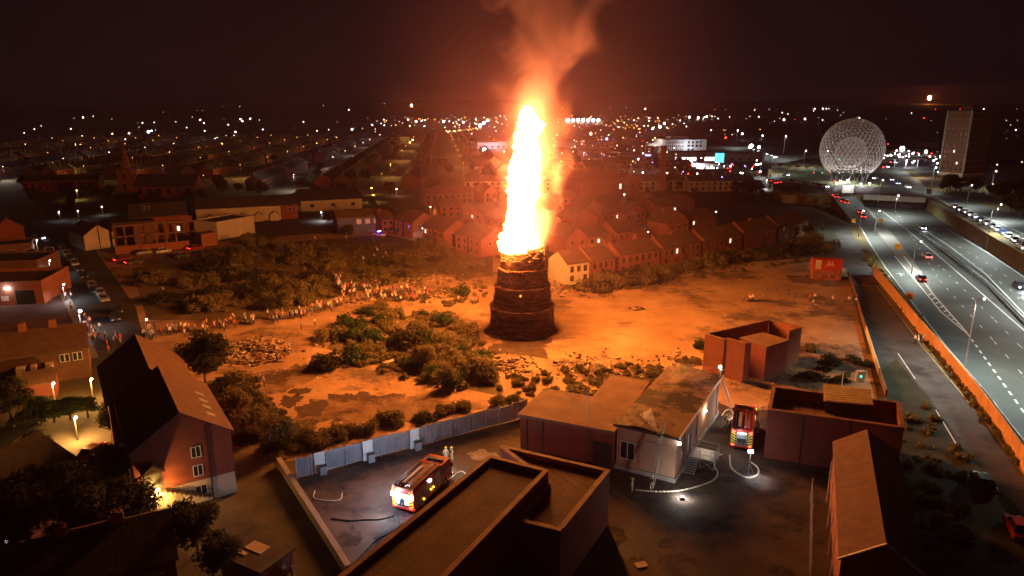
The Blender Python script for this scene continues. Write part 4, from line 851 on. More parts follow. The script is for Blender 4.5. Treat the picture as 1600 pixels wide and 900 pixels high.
for x0, x1 in ((.34, .42), (.47, .52), (.60, .67)): mb = MB(); mb.box(L * x0, L * x1, -1.4, 0, 0, 3.3); mb.build('extension', M['render'], t)
chimney(r, L * .42, 4.3, 7.2, .5, 1.4); chimney(r, L * .70, 4.3, 7.2, .5, 1.4)
t, L = bldg('back_extension', 'small brick outbuilding in front of the brick terrace', 'outbuilding', (42, 628), (90, 620), 4); gable_parts(t, L, 4.5, 2.4, 3.6, M['redbrick'], M['tiles'], 'x', .2)
# chimney stack
c0 = P(1033, 309); t = thing('factory_chimney', 'tall tapering red brick factory chimney', 'chimney', (c0.x, c0.y, 0))
mb = MB(); mb.bar((0, 0, 0), (0, 0, 23), 1.9, 0, 16, r2=1.35); mb.build('stack', M['redbrick2'], t); mb = MB(); mb.bar((0, 0, 22.6), (0, 0, 23.4), 1.6, 0, 16); mb.build('rim', M['redbrick'], t)
mb = MB(); mb.box(-2.4, 2.4, -2.4, 2.4, 0, 3); mb.build('base', M['redbrick'], t)
# red warehouse
t, L = bldg('red_warehouse', 'huge red-lit warehouse left of the factory chimney', 'warehouse', (905, 308), (1000, 301), 40); gable_parts(t, L, 55, 7.5, 9.5, M['redbrick'], M['redbrick'], 'x', .2)
for i in range(3): window(t, L * (.66 + .1 * i), -.01, 2.5, 1.2, 2.4, bars=False, lit='e_window' if i == 0 else None)
# retail area
t, L = bldg('white_hotel', 'three-storey white hotel with dark square windows', 'hotel', (1040, 240), (1103, 239), 30); flat_parts(t, L, 26, 11.5, M['whitewall'], M['slate'], .6)
for z in (2.2, 5.6, 8.6):
    for i in range(8): window(t, 2.5 + i * 2.0, -.01, z, .8, 1.8, bars=False)
    for i in range(4): window(t, L * .56 + i * 3.9, -.01, z, 2.2, 2.0, bars=False) if i < 2 or z > 3 else None
mb = MB(); mb.box(L * .2, L * .65, 8, 18, 12, 14.5); mb.build('rooftop_plant', M['whitewall'], t)
plight('hotel_fill', (L * .5, -9, 7), 6000, (.8, .85, 1), .5, t)  # unseen lamp added to brighten the hotel front
t, L = bldg('white_peaked_canopy', 'small white peaked canopy roof glowing beside the chimney top', 'canopy', (1008, 238), (1038, 239), 10)
mb = MB(); mb.v = [(0, 0, 6), (L, 0, 6), (L, 12, 6), (0, 12, 6), (L / 2, 6, 10)]; mb.f = [[0, 1, 4], [1, 2, 4], [2, 3, 4], [3, 0, 4], [3, 2, 1, 0]]; mb.m = [0] * 5; mb.build('canopy_roof', M['whitewall'], t)
for x, y in ((.3, .3), (L - .3, .3), (L - .3, 11.7), (.3, 11.7)): mb = MB(); mb.bar((x, y, 0), (x, y, 6), .2); mb.build('post', M['white'], t)
plight('canopy_light', (L / 2, -4, 11), 2500, (1, .97, .9), .4, t)
SH = [((1052, 253), (1124, 252), 6.5, 24, 'greywall', 'long grey retail shed below the white hotel'), ((1124, 252), (1190, 254), 6, 22, 'greywall', 'dark-roofed retail shed right of the cyan sign'), ((960, 254), (1028, 252), 5.5, 20, 'greywall', 'purple-lit retail shed left of the chimney'),
      ((932, 251), (966, 250), 6, 20, 'whitewall', 'white open-fronted lit shop left of the retail sheds'), ((1066, 266), (1122, 270), 5, 12, 'greywall', 'low brightly lit shop by the car park'), ((746, 233), (792, 232), 6, 30, 'whitewall', 'pale blue-lit shed left of the flame top'),
      ((1002, 228), (1046, 227), 6, 40, 'greywall', 'far retail warehouse behind the canopy'), ((898, 232), (960, 230), 6, 40, 'greywall', 'wide far warehouse right of the flame'), ((560, 226), (640, 224), 7, 40, 'greywall', 'far grey warehouse beyond the terraces'), ((1385, 254), (1440, 256), 5, 14, 'whitewall', 'petrol station shop by the roundabout'), ((1432, 232), (1466, 236), 7, 20, 'brownbrick', 'brown block behind the petrol station')]
for i, (p1, p2, h, dp, m, lb) in enumerate(SH):
    t, L = bldg('retail_shed', lb, 'shop', p1, p2, dp); flat_parts(t, L, dp, h, M[m], M['slate'], .4)
    k = max(3, int(L / 6))
    if i in (0, 3, 4, 9):
        for j in range(k):
            if (j * 5 + i) % 3: mb = MB(); mb.box(j * L / k + .5, (j + 1) * L / k - .5, -.08, 0, .6, 3.2); mb.build('shop_window', M['e_shop'], t)
            else: window(t, (j + .5) * L / k, -.02, 1, 2, 1.8, bars=False)
    else:
        for j in range(k): window(t, (j + .5) * L / k, -.02, 1, 2, 1.8, bars=False)
    if i == 3: plight('shop_fill', (L / 2, -6, 5), 7000, (.95, .95, 1), .4, t)  # bodiless lamp added to lift the white shop front
    if i == 5: plight('shed_fill', (L / 2, -14, 6), 9000, (.6, .68, 1), .5, t)  # bodiless bluish lamp added to light the pale shed
    if i == 4: mb = MB(); mb.box(L * .3, L * .62, -.3, -.1, 3.6, 4.8); mb.build('sign_board', M['e_purple'], t); plight('shop_light', (L * .5, -6, 4), 6000, (1, .95, .85), .4, t)
    if i == 2: mb = MB(); mb.box(L * .7, L * .82, -.3, -.1, 4.2, 5.2); mb.build('sign_board', M['e_purple'], t)
c0 = P(1123, 258); t = thing('cyan_sign', 'square glowing cyan sign board on the retail shed corner', 'sign', (c0.x, c0.y, 0)); mb = MB(); mb.box(-3.2, 3.2, -1, -.5, 1.5, 8.5); mb.build('sign_face', M['e_cyan'], t); mb = MB(); mb.box(-3.4, 3.4, -.5, .3, 0, 8.8); mb.build('sign_box', M['darkmetal'], t)
# tower block
a, rz, L, D = frame(P(1464, 287), P(1501, 291), P(1536, 283)); 
t = thing('tower_block', 'brown brick high-rise tower block with pale windows on its left face', 'tower', (a.x, a.y, 0), rz + .04)
Ht = 38; Dt = 17
mb = MB(); mb.box(0, L, 0, Dt, 6.5, Ht); mb.build('wall', M['brownbrick'], t)
for z in (0.0, 2.6, 5.0): mb = MB(); mb.box(-.2, L + .2, -.2, Dt, z, z + 1.5); mb.build('podium_band', M['render'], t)
mb = MB(); mb.box(.2, L - .1, .2, Dt - .2, 0, 6.5); mb.build('podium', M['greywall'], t)
for k in (0, 1): mb = MB(); mb.box(k * (L - .5) - .15, k * (L - .5) + .65, -.3, .3, 0, Ht + .6); mb.build('corner_pier', M['concrete'], t)
for z in range(10):
    mb = MB(); zz = 8.0 + z * 3.0
    for i in range(5): window(t, 2.0 + i * (L - 4) / 4, -.02, zz, .9, 1.3, bars=False, fm='sash', lit='e_window' if (z, i) in ((1, 3), (3, 2)) else None)
    mb = MB(); mb.box(L, L + .12, 1, Dt - 1, zz + 1.9, zz + 2.2); mb.build('floor_band', M['concrete'], t)
mb = MB(); mb.box(L * .35, L * .8, 3, 10, Ht, Ht + 2.5); mb.build('lift_house', M['brownbrick'], t)
mb = MB(); mb.box(0, L, 0, Dt, Ht, Ht + .5); mb.build('roof', M['slate'], t)
plight('tower_fill', (L * .4, -22, 9), 4200, (1, .82, .6), .4, t)  # unseen lamp added to brighten the tower face
# ---------------------------------------------------------------- streets of dark terraces behind (rows share meshes)
def make_row(wallm, Ln, lit):
    t = thing('terrace_row', 'x', 'terrace'); r = gable_parts(t, Ln, 8, 5.2, 7.8, M[wallm], M['slate'], 'x', .2)
    mb = MB(); [mb.box(x - .5, x + .5, 3.7, 4.3, 7.2, 9.0) for x in [2 + i * 6 for i in range(int(Ln / 6) + 1)]]; mb.build('chimneys', M['brownbrick'], r)['kind'] = 'stuff'
    mb = MB()
    for i in range(int(Ln / 3)): 
        mb.box(.9 + i * 3, 2.0 + i * 3, -.05, 0, 3.1, 4.4); mb.box(.9 + i * 3, 2.0 + i * 3, -.05, 0, .9, 2.3)
    mb.build('windows', M['glass'], t)['kind'] = 'stuff'
    return t
protos = [make_row('redbrick', 58, 0), make_row('brownbrick', 58, 0), make_row('render', 34, 0), make_row('redbrick', 34, 0)]
used = set(); STREETS = []; ang = pi / 2 + .10
def row(kind, x, y, rz, lb, grp):
    o = protos[kind] if kind not in used else copy_tree(protos[kind]); used.add(kind)
    o.location = (x, y, 0); o.rotation_euler = (0, 0, rz); o['label'] = lb; o['group'] = grp; o['category'] = 'terrace'
rr = random.Random(11)
u = Vector((cos(ang), sin(ang))); n = Vector((-u.y, u.x))
for s in range(-9, 17):
    base = Vector((-98, 352)) + n * (s * 21.5)
    for k in range(9):
        p = base + u * (k * 66 + (0 if s > -4 else 0))
        sc = 800 + F * p.x / (p.y * cos(PITCH) + 1); 
        if p.y < 345: continue
        if s % 2 == 0: STREETS.append((s, p + n * 10))
        if -185 < p.x < -120 and p.y < 370: continue
        if -25 < p.x < 70 and p.y > 560: continue
        if rr.random() < .06: continue
        SX = 800 + p.x * F / p.y; BNS = ((150, 'at the far left'), (260, 'behind the church tower'), (350, 'behind the church nave'), (440, 'behind the cream terrace'), (520, 'behind the white shed'), (600, 'behind the blue-grey hall'), (680, 'behind the leftmost brick house'), (780, 'behind the brick houses left of the flame'), (9999, 'behind the houses right of the flame'))
        lb = ('nearest', 'near', 'near', 'middle', 'middle', 'distant', 'distant', 'very distant', 'farthest')[k] + (' rear-facing' if s % 2 else ' front-facing') + (' red-brick' if s % 4 < 2 else ' brown-brick') + ' terrace row ' + [b for a_, b in BNS if SX < a_][0]
        if s % 2: row(0 if k % 2 else 1, p.x + 4 * n.x, p.y + 4 * n.y, ang, lb, 'rows of terraced houses')
        else: q0 = p + u * 58 + n * 2.5 * 0; row(1 if k % 3 else 0, q0.x - 0 * n.x, q0.y, ang + pi, lb, 'rows of terraced houses')
# crosswise rows in the left distance and far right town
for k in range(26):
    x = rr.uniform(-330, -210); y = rr.uniform(250, 700); 
    if k < 12: row(2 + k % 2, x - .2 * (y - 250), y, rr.choice((.2, .25, 1.7)), ('farther' if y > 470 else 'nearer') + (' pale' if k % 2 == 0 else ' brick') + ' short terrace row at the far left ' + ('edge' if x < -270 else 'of the town'), 'far left terraces')
for k in range(14):
    row(3 if k % 2 else 2, -20 + k * 9 + rr.uniform(-3, 3), 345 + (k % 4) * 34, .15, ('pale' if k % 2 else 'brick') + ' short terrace row ' + ('directly behind' if k % 4 < 2 else 'well behind') + (' the flame' if k < 5 else ' the red warehouse' if k < 10 else ' the factory chimney'), 'short rows behind the flame')
# ---------------------------------------------------------------- street lamps
HEAD = {}
def headmesh(r, m):
    k = (round(r, 2), m)
    if k not in HEAD: mb = MB(); mb.ball((0, 0, 0), r, 0, 8, 5); HEAD[k] = mb.mesh('lamp_head', M[m], True)
    return HEAD[k]
POLE = {}
def lamp(px, py, h, m='e_warm', label='street lamp', group='street lamps in the town', power=0, col=(1, .72, .42), z0=0, arm=0, r=None, name='street_lamp', top=None, pm='metal', pt=False):
    b = P(px, py, z0)
    if top: h = CAMZ - b.y * math.tan(PITCH + math.atan((top - 450) / F)) - z0
    h = max(3, h); t = thing(name, label, 'street lamp', (b.x, b.y, z0), 0, group)
    k = (round(h, 1), arm, pm)
    if k not in POLE:
        mb = MB(); mb.bar((0, 0, 0), (0, 0, h), .11, 0, 6, r2=.06)
        if arm: mb.bar((0, 0, h), (arm, 0, h + .15), .05, 0, 5); 
        if abs(arm) > 2: mb.bar((0, 0, h), (-arm, 0, h + .15), .05, 0, 5)
        POLE[k] = mb.mesh('pole', M[pm])
    link(bpy.data.objects.new('pole', POLE[k]), t)
    r = r or max(.16, .0007 * b.y); hs = [arm] if abs(arm) <= 2 else [arm, -arm]
    for a in hs: o = link(bpy.data.objects.new('lamp_head', headmesh(r, m)), t); o.location = (a, 0, h + .1)
    if power:
        if pt: plight('lamp_light', (.35, -.5, h - .25), power, col, .2, t); return t
        for a in hs: slight('lamp_light', (a, 0, h - .3 - r), power, col, (a, 0, 0), 166, .3, t, .5)
    return t
WH = (.86, .93, 1.0); CW = (.88, 1.0, .92)
# motorway lights
for px, py, tp, pw, lb in ((1506, 583, 468, 13500, 'tall lamp post nearest the camera at the motorway edge'), (1424, 428, 378, 13500, 'tall lamp post on the nose between slip road and motorway'), (1366, 369, 330, 8000, 'lamp post on the slip road by the yellow sign'), (1341, 372, 330, 9000, 'thin lamp post left side of the slip road'),
        (1397, 338, 306, 9000, 'lamp post on the motorway near the underpass mouth')):
    lamp(px, py, 10, 'e_white', lb, 'lamp posts along the motorway', pw, CW, top=tp, arm=1.2 if py > 400 else .6)
for px, py, tp, pw, lb in ((1372, 316, 282, 4000, 'lamp post in front of the glowing sphere sculpture'), (1556, 346, 320, 8000, 'lamp post beside the queue of cars'), (1549, 296, 268, 4000, 'lamp post right of the tower block'), (1288, 268, 236, 5000, 'lamp post left of the sphere sculpture'), (1224, 240, 213, 14000, 'lamp post on the far motorway'), (1150, 224, 204, 16000, 'farthest lamp post on the far motorway'), (1188, 236, 212, 14000, 'second farthest lamp post on the far motorway'), (1205, 272, 246, 9000, 'lamp post at the left entry of the roundabout'), (1255, 262, 236, 9000, 'lamp post on the left arc of the roundabout'), (1410, 268, 244, 7000, 'lamp post at the petrol station'), (1455, 296, 262, 4000, 'lamp post at the foot of the tower block'), (1628, 410, 350, 7000, 'lamp post just outside the right edge'), (1510, 322, 290, 5000, 'double lamp standing above the retaining wall')):
    lamp(px, py, 9, 'e_white', lb, 'lamp posts around the roundabout', pw, CW, z0=RZ, top=tp, arm=.8)
for i, (px, py) in enumerate(((1700, 520), (1620, 470), (1730, 660), (1540, 392))):
    lamp(px, py, 12, 'e_white', 'twin-armed lamp post on the motorway median', 'median lamp posts', 18000, CW, arm=1.5)
# left street, white lamps
for px, py, tp, pw, lb in ((128, 520, 487, 1100, 'brightest white lamp on the left street by the crowd'), (102, 472, 445, 900, 'thin white lamp second down the left street'), (80, 432, 408, 700, 'thin white lamp third down the left street'), (60, 398, 376, 600, 'lamp at the top of the left street by the white car'), (230, 525, 500, 0, 'unlit lamp column at the end of the left street')):
    lamp(px, py, 6, 'e_white', lb, 'lamps along the left street', pw, (.9, .95, 1), top=tp, arm=.3, r=.28 if px == 128 else .16)
# yellow-lit corner
for px, py, tp, pw, lb in ((87, 632, 600, 1000, 'warm lamp above the yellow-lit trees'), (122, 688, 662, 2200, 'warm lamp standing in the small car park'), (146, 624, 602, 2200, 'yellow lamp at the edge of the lit hedge'), (250, 808, 782, 1300, 'yellow lamp at the base of the apartment house')):
    lamp(px, py, 5, 'e_yellow' if px in (146, 250) else 'e_warm', lb, 'warm lamps around the apartment house', pw, (1, .47, .10), top=tp, arm=.2, r=.17, pt=True)
# lamps near the fire and middle distance
Lm = [(584, 316, 308, 'e_yellow', 1500, 'strong yellow lamp in the lit tree'), (581, 304, 299, 'e_yellow', 900, 'yellow lamp on the street corner behind the shed'), (620, 306, 296, 'e_warm', 500, 'white lamp column beside the yellow-lit block'), (673, 338, 324, 'e_yellow', 900, 'yellow lamp beside the brick house behind'), (661, 372, 365, 'e_white', 300, 'white lamp left of the middle brick house'), (756, 354, 346, 'e_yellow', 500, 'yellow lamp just left of the flame'),
      (503, 345, 334, 'e_cool', 1500, 'dazzling white floodlight at the shed yard'), (394, 320, 310, 'e_white', 0, 'lamp over the shed roofs'), (325, 322, 312, 'e_white', 200, 'lamp above the cream terrace'), (871, 318, 310, 'e_white', 300, 'white lamp right beside the flame'), (949, 296, 286, 'e_warm', 400, 'warm lamp before the red warehouse'), (975, 315, 305, 'e_warm', 300, 'warm lamp below the red warehouse'), (1009, 313, 306, 'e_white', 200, 'white lamp at the chimney foot'), (1022, 358, 348, 'e_white', 900, 'bright white lamp in the yard behind the terrace'),
      (1012, 378, 364, 'e_warm', 300, 'lamp column behind the middle terrace'), (1055, 325, 317, 'e_warm', 0, 'lamp on the path through the dark field'), (1118, 344, 336, 'e_white', 0, 'small lamp behind the terrace roofs'), (1175, 361, 352, 'e_warm', 100, 'lamp above the far end terrace'), (903, 340, 330, 'e_yellow', 700, 'yellow lamp by the tall gabled house'), (949, 362, 352, 'e_warm', 200, 'lamp between the gabled houses'), (885, 373, 363, 'e_warm', 200, 'lamp right of the flame base'), (840, 300, 292, 'e_warm', 0, 'lamp hidden in the glow behind the flame'), (1001, 286, 276, 'e_white', 3000, 'white lamp at the road bend by the warehouse'),
      (1056, 283, 272, 'e_yellow', 900, 'yellow lamp lighting the trees by the car park'), (1122, 272, 256, 'e_white', 15000, 'lamp column in front of the lit shops'), (1080, 268, 252, 'e_white', 12000, 'slim lamp before the lit shops'), (1187, 278, 256, 'e_white', 9000, 'lamp column among the roundabout trees'), (1197, 296, 282, 'e_white', 2500, 'lamp at the roundabout entry'), (997, 262, 249, 'e_cool', 16000, 'tall lamp in the retail car park'),
      (122, 312, 298, 'e_yellow', 1400, 'yellow lamp at the upper left corner'), (146, 292, 282, 'e_yellow', 500, 'yellow lamp above the dark street'), (161, 336, 324, 'e_white', 300, 'white lamp over the dark road junction'), (124, 345, 330, 'e_white', 200, 'lamp pair at the road junction'), (208, 282, 270, 'e_warm', 400, 'warm lamp right of the church tower'), (237, 272, 261, 'e_warm', 700, 'warm lamp on the street behind the church'), (277, 283, 273, 'e_white', 200, 'white lamp above the church roof'), (94, 345, 336, 'e_white', 200, 'narrow bright doorway lamp at the left road')]
for px, py, tp, m, pw, lb in Lm:
    lamp(px, py, 6, m, lb, 'street lamps around the houses', pw, (1, .6, .12) if m == 'e_yellow' else (1, .72, .45) if m == 'e_warm' else (.9, .94, 1), top=tp, pm='metal')
# sodium lamps between the terraces, standing in the streets
for i, (s, p) in enumerate(STREETS):
    if p.y > 900 or (i % 2 and rr.random() < .55): continue
    m = 'e_yellow' if (s // 2) % 4 else 'e_warm'; q0 = thing('street_lamp', ('sodium-yellow' if m == 'e_yellow' else 'warm white') + ' street lamp between the dark terraces ' + ('left of the church tower' if p.x < -190 else 'behind the church' if p.x < -110 else 'behind the white shed' if p.x < -60 else 'left of the flame' if p.x < 0 else 'right of the flame'), 'street lamp', (p.x, p.y, 0), 0, 'street lamps between the dark terraces')
    if (7.0, .2, 'k') not in POLE: POLE[(7.0, .2, 'k')] = MB().bar((0, 0, 0), (0, 0, 7.6), .1, 0, 6, r2=.06).mesh('pole', M['metal'])
    link(bpy.data.objects.new('pole', POLE[(7.0, .2, 'k')]), q0); o = link(bpy.data.objects.new('lamp_head', headmesh(max(.2, p.y * .0005), m.replace('e_', 'd_'))), q0); o.location = (0, 0, 7.9)
    if i % 2 == 0: plight('lamp_light', (0, 0, 7.2), 8000, (1, .50, .12) if m == 'e_yellow' else (.95, .85, .7), .3, q0)
# rows along the dark streets
rr = random.Random(21)
FL = [(0, 240), (29, 232), (57, 228), (81, 225), (100, 222), (133, 218), (168, 221), (163, 214), (176, 211), (183, 231), (200, 225), (216, 229), (225, 232), (202, 210), (237, 206), (268, 225), (294, 240), (301, 245), (327, 240), (367, 261), (385, 255), (402, 250), (419, 243), (446, 235), (474, 232), (491, 225), (498, 221), (515, 219), (519, 218), (573, 223), (592, 221), (641, 225), (645, 221), (730, 220), (756, 232), (774, 260), (788, 240), (780, 268), (115, 258), (66, 176), (130, 184), (220, 182), (313, 188), (376, 187), (368, 208), (379, 190), (391, 186)]
for i, (px, py) in enumerate(FL):
    yl = i in (1, 2, 6, 7, 8, 9, 11, 12, 18, 27, 28, 29, 30, 31, 32); m = 'e_yellow' if yl else 'e_warm' if rr.random() < .7 else 'e_white'
    dxy = P(px, py + 6); lamp(px, py + 1500 / dxy.y, 6, m, 'sodium-yellow lamp in the left town' if yl else 'pale lamp in the dark left town', 'lamps in the left town', 900 if i in (6, 8, 2, 18, 21, 27, 30) else 0, (1, .6, .15), top=py)
# distant lights, smaller than a pole can show
DL = []
def dl(px, py, m, r=None): DL.append((px, py, m, r))
for k in range(120): dl(rr.triangular(540, 800, 780), 181 + abs(rr.gauss(0, 13)), rr.choice(('e_white', 'e_warm', 'e_warm', 'e_cool', 'e_yellow')))
for k in range(110): dl(rr.triangular(865, 1240, 900), 181 + abs(rr.gauss(0, 14)), rr.choice(('e_white', 'e_warm', 'e_warm', 'e_yellow')))
for k in range(90): dl(rr.uniform(860, 1060), rr.gauss(226, 14), rr.choice(('e_warm', 'e_white', 'e_purple', 'e_warm', 'e_red')))
for k in range(46): dl(rr.uniform(1100, 1600), rr.gauss(182, 6), rr.choice(('e_white', 'e_warm', 'e_white', 'e_red')))
for k in range(30): dl(rr.uniform(0, 560), rr.gauss(196, 14), rr.choice(('e_white', 'e_warm', 'e_white')))
for k in range(34): dl(rr.uniform(1380, 1470), rr.gauss(245, 7), rr.choice(('e_white', 'e_cool', 'e_white', 'e_red')), .35)
for k in range(20): dl(rr.uniform(1460, 1600), rr.gauss(235, 25), rr.choice(('e_white', 'e_warm')))
for k in range(24): dl(700 + k * 2.3, 206 - .25 * k + rr.uniform(-1, 1), rr.choice(('e_warm', 'e_yellow')))
for k in range(60): x = 890 + k * 1.9; dl(x, 187 + (x - 890) * .10 + rr.uniform(-6, 5), 'e_yellow' if k % 3 else 'e_warm')
for k in range(60): dl(rr.uniform(1000, 1190), rr.gauss(262, 7), rr.choice(('e_white', 'e_warm', 'e_cool', 'e_purple', 'e_red')), .3)
big = {'e': 0}
BIG = [(x, 188, 'e_cool', 5.5) for x in (887, 895, 903, 911, 919, 927, 935)] + [(756, 192, 'e_cool', 4), (750, 196, 'e_cool', 4), (762, 188, 'e_white', 4), (724, 191, 'e_white', 2.6), (693, 190, 'e_white', 2.4), (757, 234, 'e_cool', 2.0), (1038, 193, 'e_white', 3), (1031, 198, 'e_white', 3), (1020, 201, 'e_white', 2), (1225, 187, 'e_white', 3.2), (1258, 186, 'e_white', 2.6), (1285, 174, 'e_white', 3), (1077, 183, 'e_white', 4), (1091, 184, 'e_white', 4.5), (1104, 182, 'e_white', 3), (923, 209, 'e_white', 1.5), (948, 217, 'e_purple', 2), (650, 190, 'e_white', 2.4), (550, 202, 'e_cool', 1.5), (1008, 173, 'e_white', 3), (1447, 237, 'e_cool', 1.5), (1410, 232, 'e_white', 2.4), (1174, 228, 'e_white', 2.2), (1172, 230, 'e_white', 1.6), (1186, 230, 'e_white', 1.6), (1160, 209, 'e_white', 1.4), (1134, 215, 'e_red', .9), (232, 206, 'e_white', 2.0)]
for b in BIG: dl(*b)
cnt = 0; rest = {}
for px, py, m, r in sorted(DL, key=lambda d: -(d[3] or 0)):
    py = max(176.5, py); z = 7; b = P(px, py, z)
    if b.y > 3600: b = b * 1.0; s = 3600 / b.y; b.x *= s; b.y = 3600; z = 7; b.z = max(7, hillz(b.x, b.y) + 4)
    b.z = max(b.z, hillz(b.x, b.y) + 4) if b.y > 2400 else 7
    rad = r * .72 if r and r > 1 else r or max(.18, b.y * rr.choice((.00022, .0003, .0004, .0006, .0008)))
    if cnt < 290:
        o = link(bpy.data.objects.new('distant_lamp', headmesh(rad if r else max(.1, round(rad, 1)), m if r else m.replace('e_', 'd_')))); o.location = b
        c_ = {'e_white': 'white', 'e_cool': 'cold white', 'e_warm': 'warm', 'e_yellow': 'yellow', 'e_red': 'red', 'e_purple': 'violet'}[m]
        sd = 'left of the flame' if px < 800 else 'right of the flame' if px < 1100 else 'above the motorway'
        tag(o, ('large ' if r and r > 2 else 'tiny ') + c_ + ' light in the distant city ' + sd, 'distant light', 'lights of the distant city'); cnt += 1
    else: rest.setdefault(m, []).append((b, rad))
# hill lights
for k in range(90):
    x = rr.uniform(-2500, 3600); y = rr.uniform(3200, 13500); b = Vector((x, y, hillz(x, y) + 4)); rest.setdefault(rr.choice(('e_white', 'e_warm', 'e_white')), []).append((b, rr.choice((.8, 1.1, 1.5))))
for m, l in rest.items():
    mb = MB(); [mb.ball(b, rad, 0, 6, 4) for b, rad in l]; tag(mb.build('distant_lights', M[m.replace('e_', 'd_')]), kind='stuff')
# two far bonfires on the hills
for px, yy, r, lb in ((1430, 4700, 13, 'second bonfire glowing far off on the right hillside'), (648, 4200, 6, 'small orange fire far off left of the flame')):
    x = (px - 800) / F * yy; z = max(hillz(x, yy), 0) ; z = CAMZ - yy * math.tan(PITCH + math.atan(((153 if px > 800 else 165) - 450) / F)); mb = MB(); mb.ball((0, 0, 0), r, 0, 10, 7, (.75, .75, 1.2)); o = mb.build('distant_fire', fm, smooth=True); o.location = (x, yy, z); o.scale = (1, 1, 1); tag(o, lb, 'bonfire')
# ---------------------------------------------------------------- sphere sculpture on the roundabout
c0 = P(1325, 286, RZ); SR = 46 / F * c0.y; cz = CAMZ - c0.y * math.tan(PITCH + math.atan((233 - 450) / F)) - RZ
sp = thing('sphere_sculpture', 'giant white geodesic ball sculpture with a smaller ball inside it on the roundabout', 'sculpture', (c0.x, c0.y, RZ))
def geo(rad, sub, cen, cut, rod):
    bm = bmesh.new(); bmesh.ops.create_icosphere(bm, subdivisions=sub, radius=rad); mb = MB()
    for ed in bm.edges:
        a, b = ed.verts[0].co + cen, ed.verts[1].co + cen
        if a.z > cut and b.z > cut: mb.bar(a, b, rod, 0, 4, cap=False)
    bm.free(); return mb
steel = mat('white painted steel', (.6, .57, .55), (.72, .69, .66), 1, .5)
tag(geo(SR, 4, Vector((0, 0, cz)), cz - SR * .78, .09).build('outer_ball', steel, sp), kind='stuff')
tag(geo(SR * .5, 3, Vector((-.8, -1, cz - 1.5)), -99, .10).build('inner_ball', steel, sp), kind='stuff')
for k in range(14):
    t = 2 * pi * k / 14; r0 = SR * .62; mb = MB(); mb.bar((cos(t) * r0, sin(t) * r0, cz - SR * .78), (cos(t + .25) * r0 * .85, sin(t + .25) * r0 * .85, 0), .11, 0, 6); mb.build('leg', M['darkmetal'], sp)
for x, y, pw in ((1, -11, 2600), (6, -9, 2600), (-9, -8, 1500), (-3, 2, 9000), (3, 7, 5000)):
    fl_ = thing('floodlight', 'ground floodlight shining up into the geodesic ball', 'floodlight', (c0.x + x, c0.y + y, RZ + .6), 0, 'floodlights under the sphere')
    mb = MB(); mb.ball((0, 0, 0), .42, 0, 8, 5); mb.build('lens', M['e_white'], fl_, True); mb = MB(); mb.bar((0, 0, -.6), (0, 0, -.35), .2); mb.build('foot', M['darkmetal'], fl_); plight('flood_lamp', (0, 0, .9), pw, (1, .93, .9), .3, fl_)
# ---------------------------------------------------------------- trees and bushes
def leaves(mb, c, r, n, s, sc=(1, 1, .8), seed=0, shell=.35):
    for _ in range(n):
        while 1:
            d = Vector((rr.uniform(-1, 1), rr.uniform(-1, 1), rr.uniform(-1, 1)))
            if 0.05 < d.length < 1: break
        d.normalize(); k = r * (shell + (1 - shell) * rr.random() ** .5) * (1 + .25 * noise.noise(d * 2 + Vector((seed, 0, 0))))
        p = Vector(c) + Vector((d.x * k * sc[0], d.y * k * sc[1], d.z * k * sc[2]))
        if p.z < .03: continue
        nn = (d + Vector((rr.uniform(-.8, .8), rr.uniform(-.8, .8), rr.uniform(-.5, .9)))).normalized(); u = nn.orthogonal().normalized(); w_ = nn.cross(u); a = rr.random() * 6.28; u, w_ = u * cos(a) + w_ * sin(a), w_ * cos(a) - u * sin(a); q_ = s * rr.uniform(.6, 1.4)
        mb.face([p - u * q_, p - w_ * q_ * .55, p + u * q_, p + w_ * q_ * .55])
rr = random.Random(31)
def bush_mesh(name, lumps, spread, r, n, s, m, h=1.0):
    mb = MB()
    for k in range(lumps):
        a = rr.random() * 6.28; d = spread * rr.random() ** .6; q_ = r * rr.uniform(.6, 1.15); leaves(mb, (cos(a) * d, sin(a) * d, q_ * rr.uniform(.45, .9) * h), q_, n, s, (1, 1, .85 * h), k)
    for k in range(lumps): a = rr.random() * 6.28; mb.bar((0, 0, 0), (cos(a) * spread * .7, sin(a) * spread * .7, r * h * .8), .04, 1, 3, r2=.015)
    return mb.mesh(name, [m, M['bark']])
BUSH = [bush_mesh('bush', 6, 1.1, 1.0, 170, .17, M['leaf']), bush_mesh('bush', 8, 1.5, .9, 150, .16, M['leaf'], 1.1), bush_mesh('bush', 5, .8, 1.1, 190, .16, M['leafgreen']), bush_mesh('bush', 7, 1.3, 1.0, 160, .17, M['leafdark']), bush_mesh('bush', 4, .5, .7, 110, .13, M['leaf']), bush_mesh('bush', 9, 1.8, .8, 140, .16, M['leaf'], 1.2)]
TUFT = bush_mesh('tuft', 3, .4, .4, 60, .12, M['leaf'], .9)
def inpx(poly):
    xs = [p[0] for p in poly]; ys = [p[1] for p in poly]
    while 1:
        x, y = rr.uniform(min(xs), max(xs)), rr.uniform(min(ys), max(ys))
        if inside(x, y, poly): return x, y
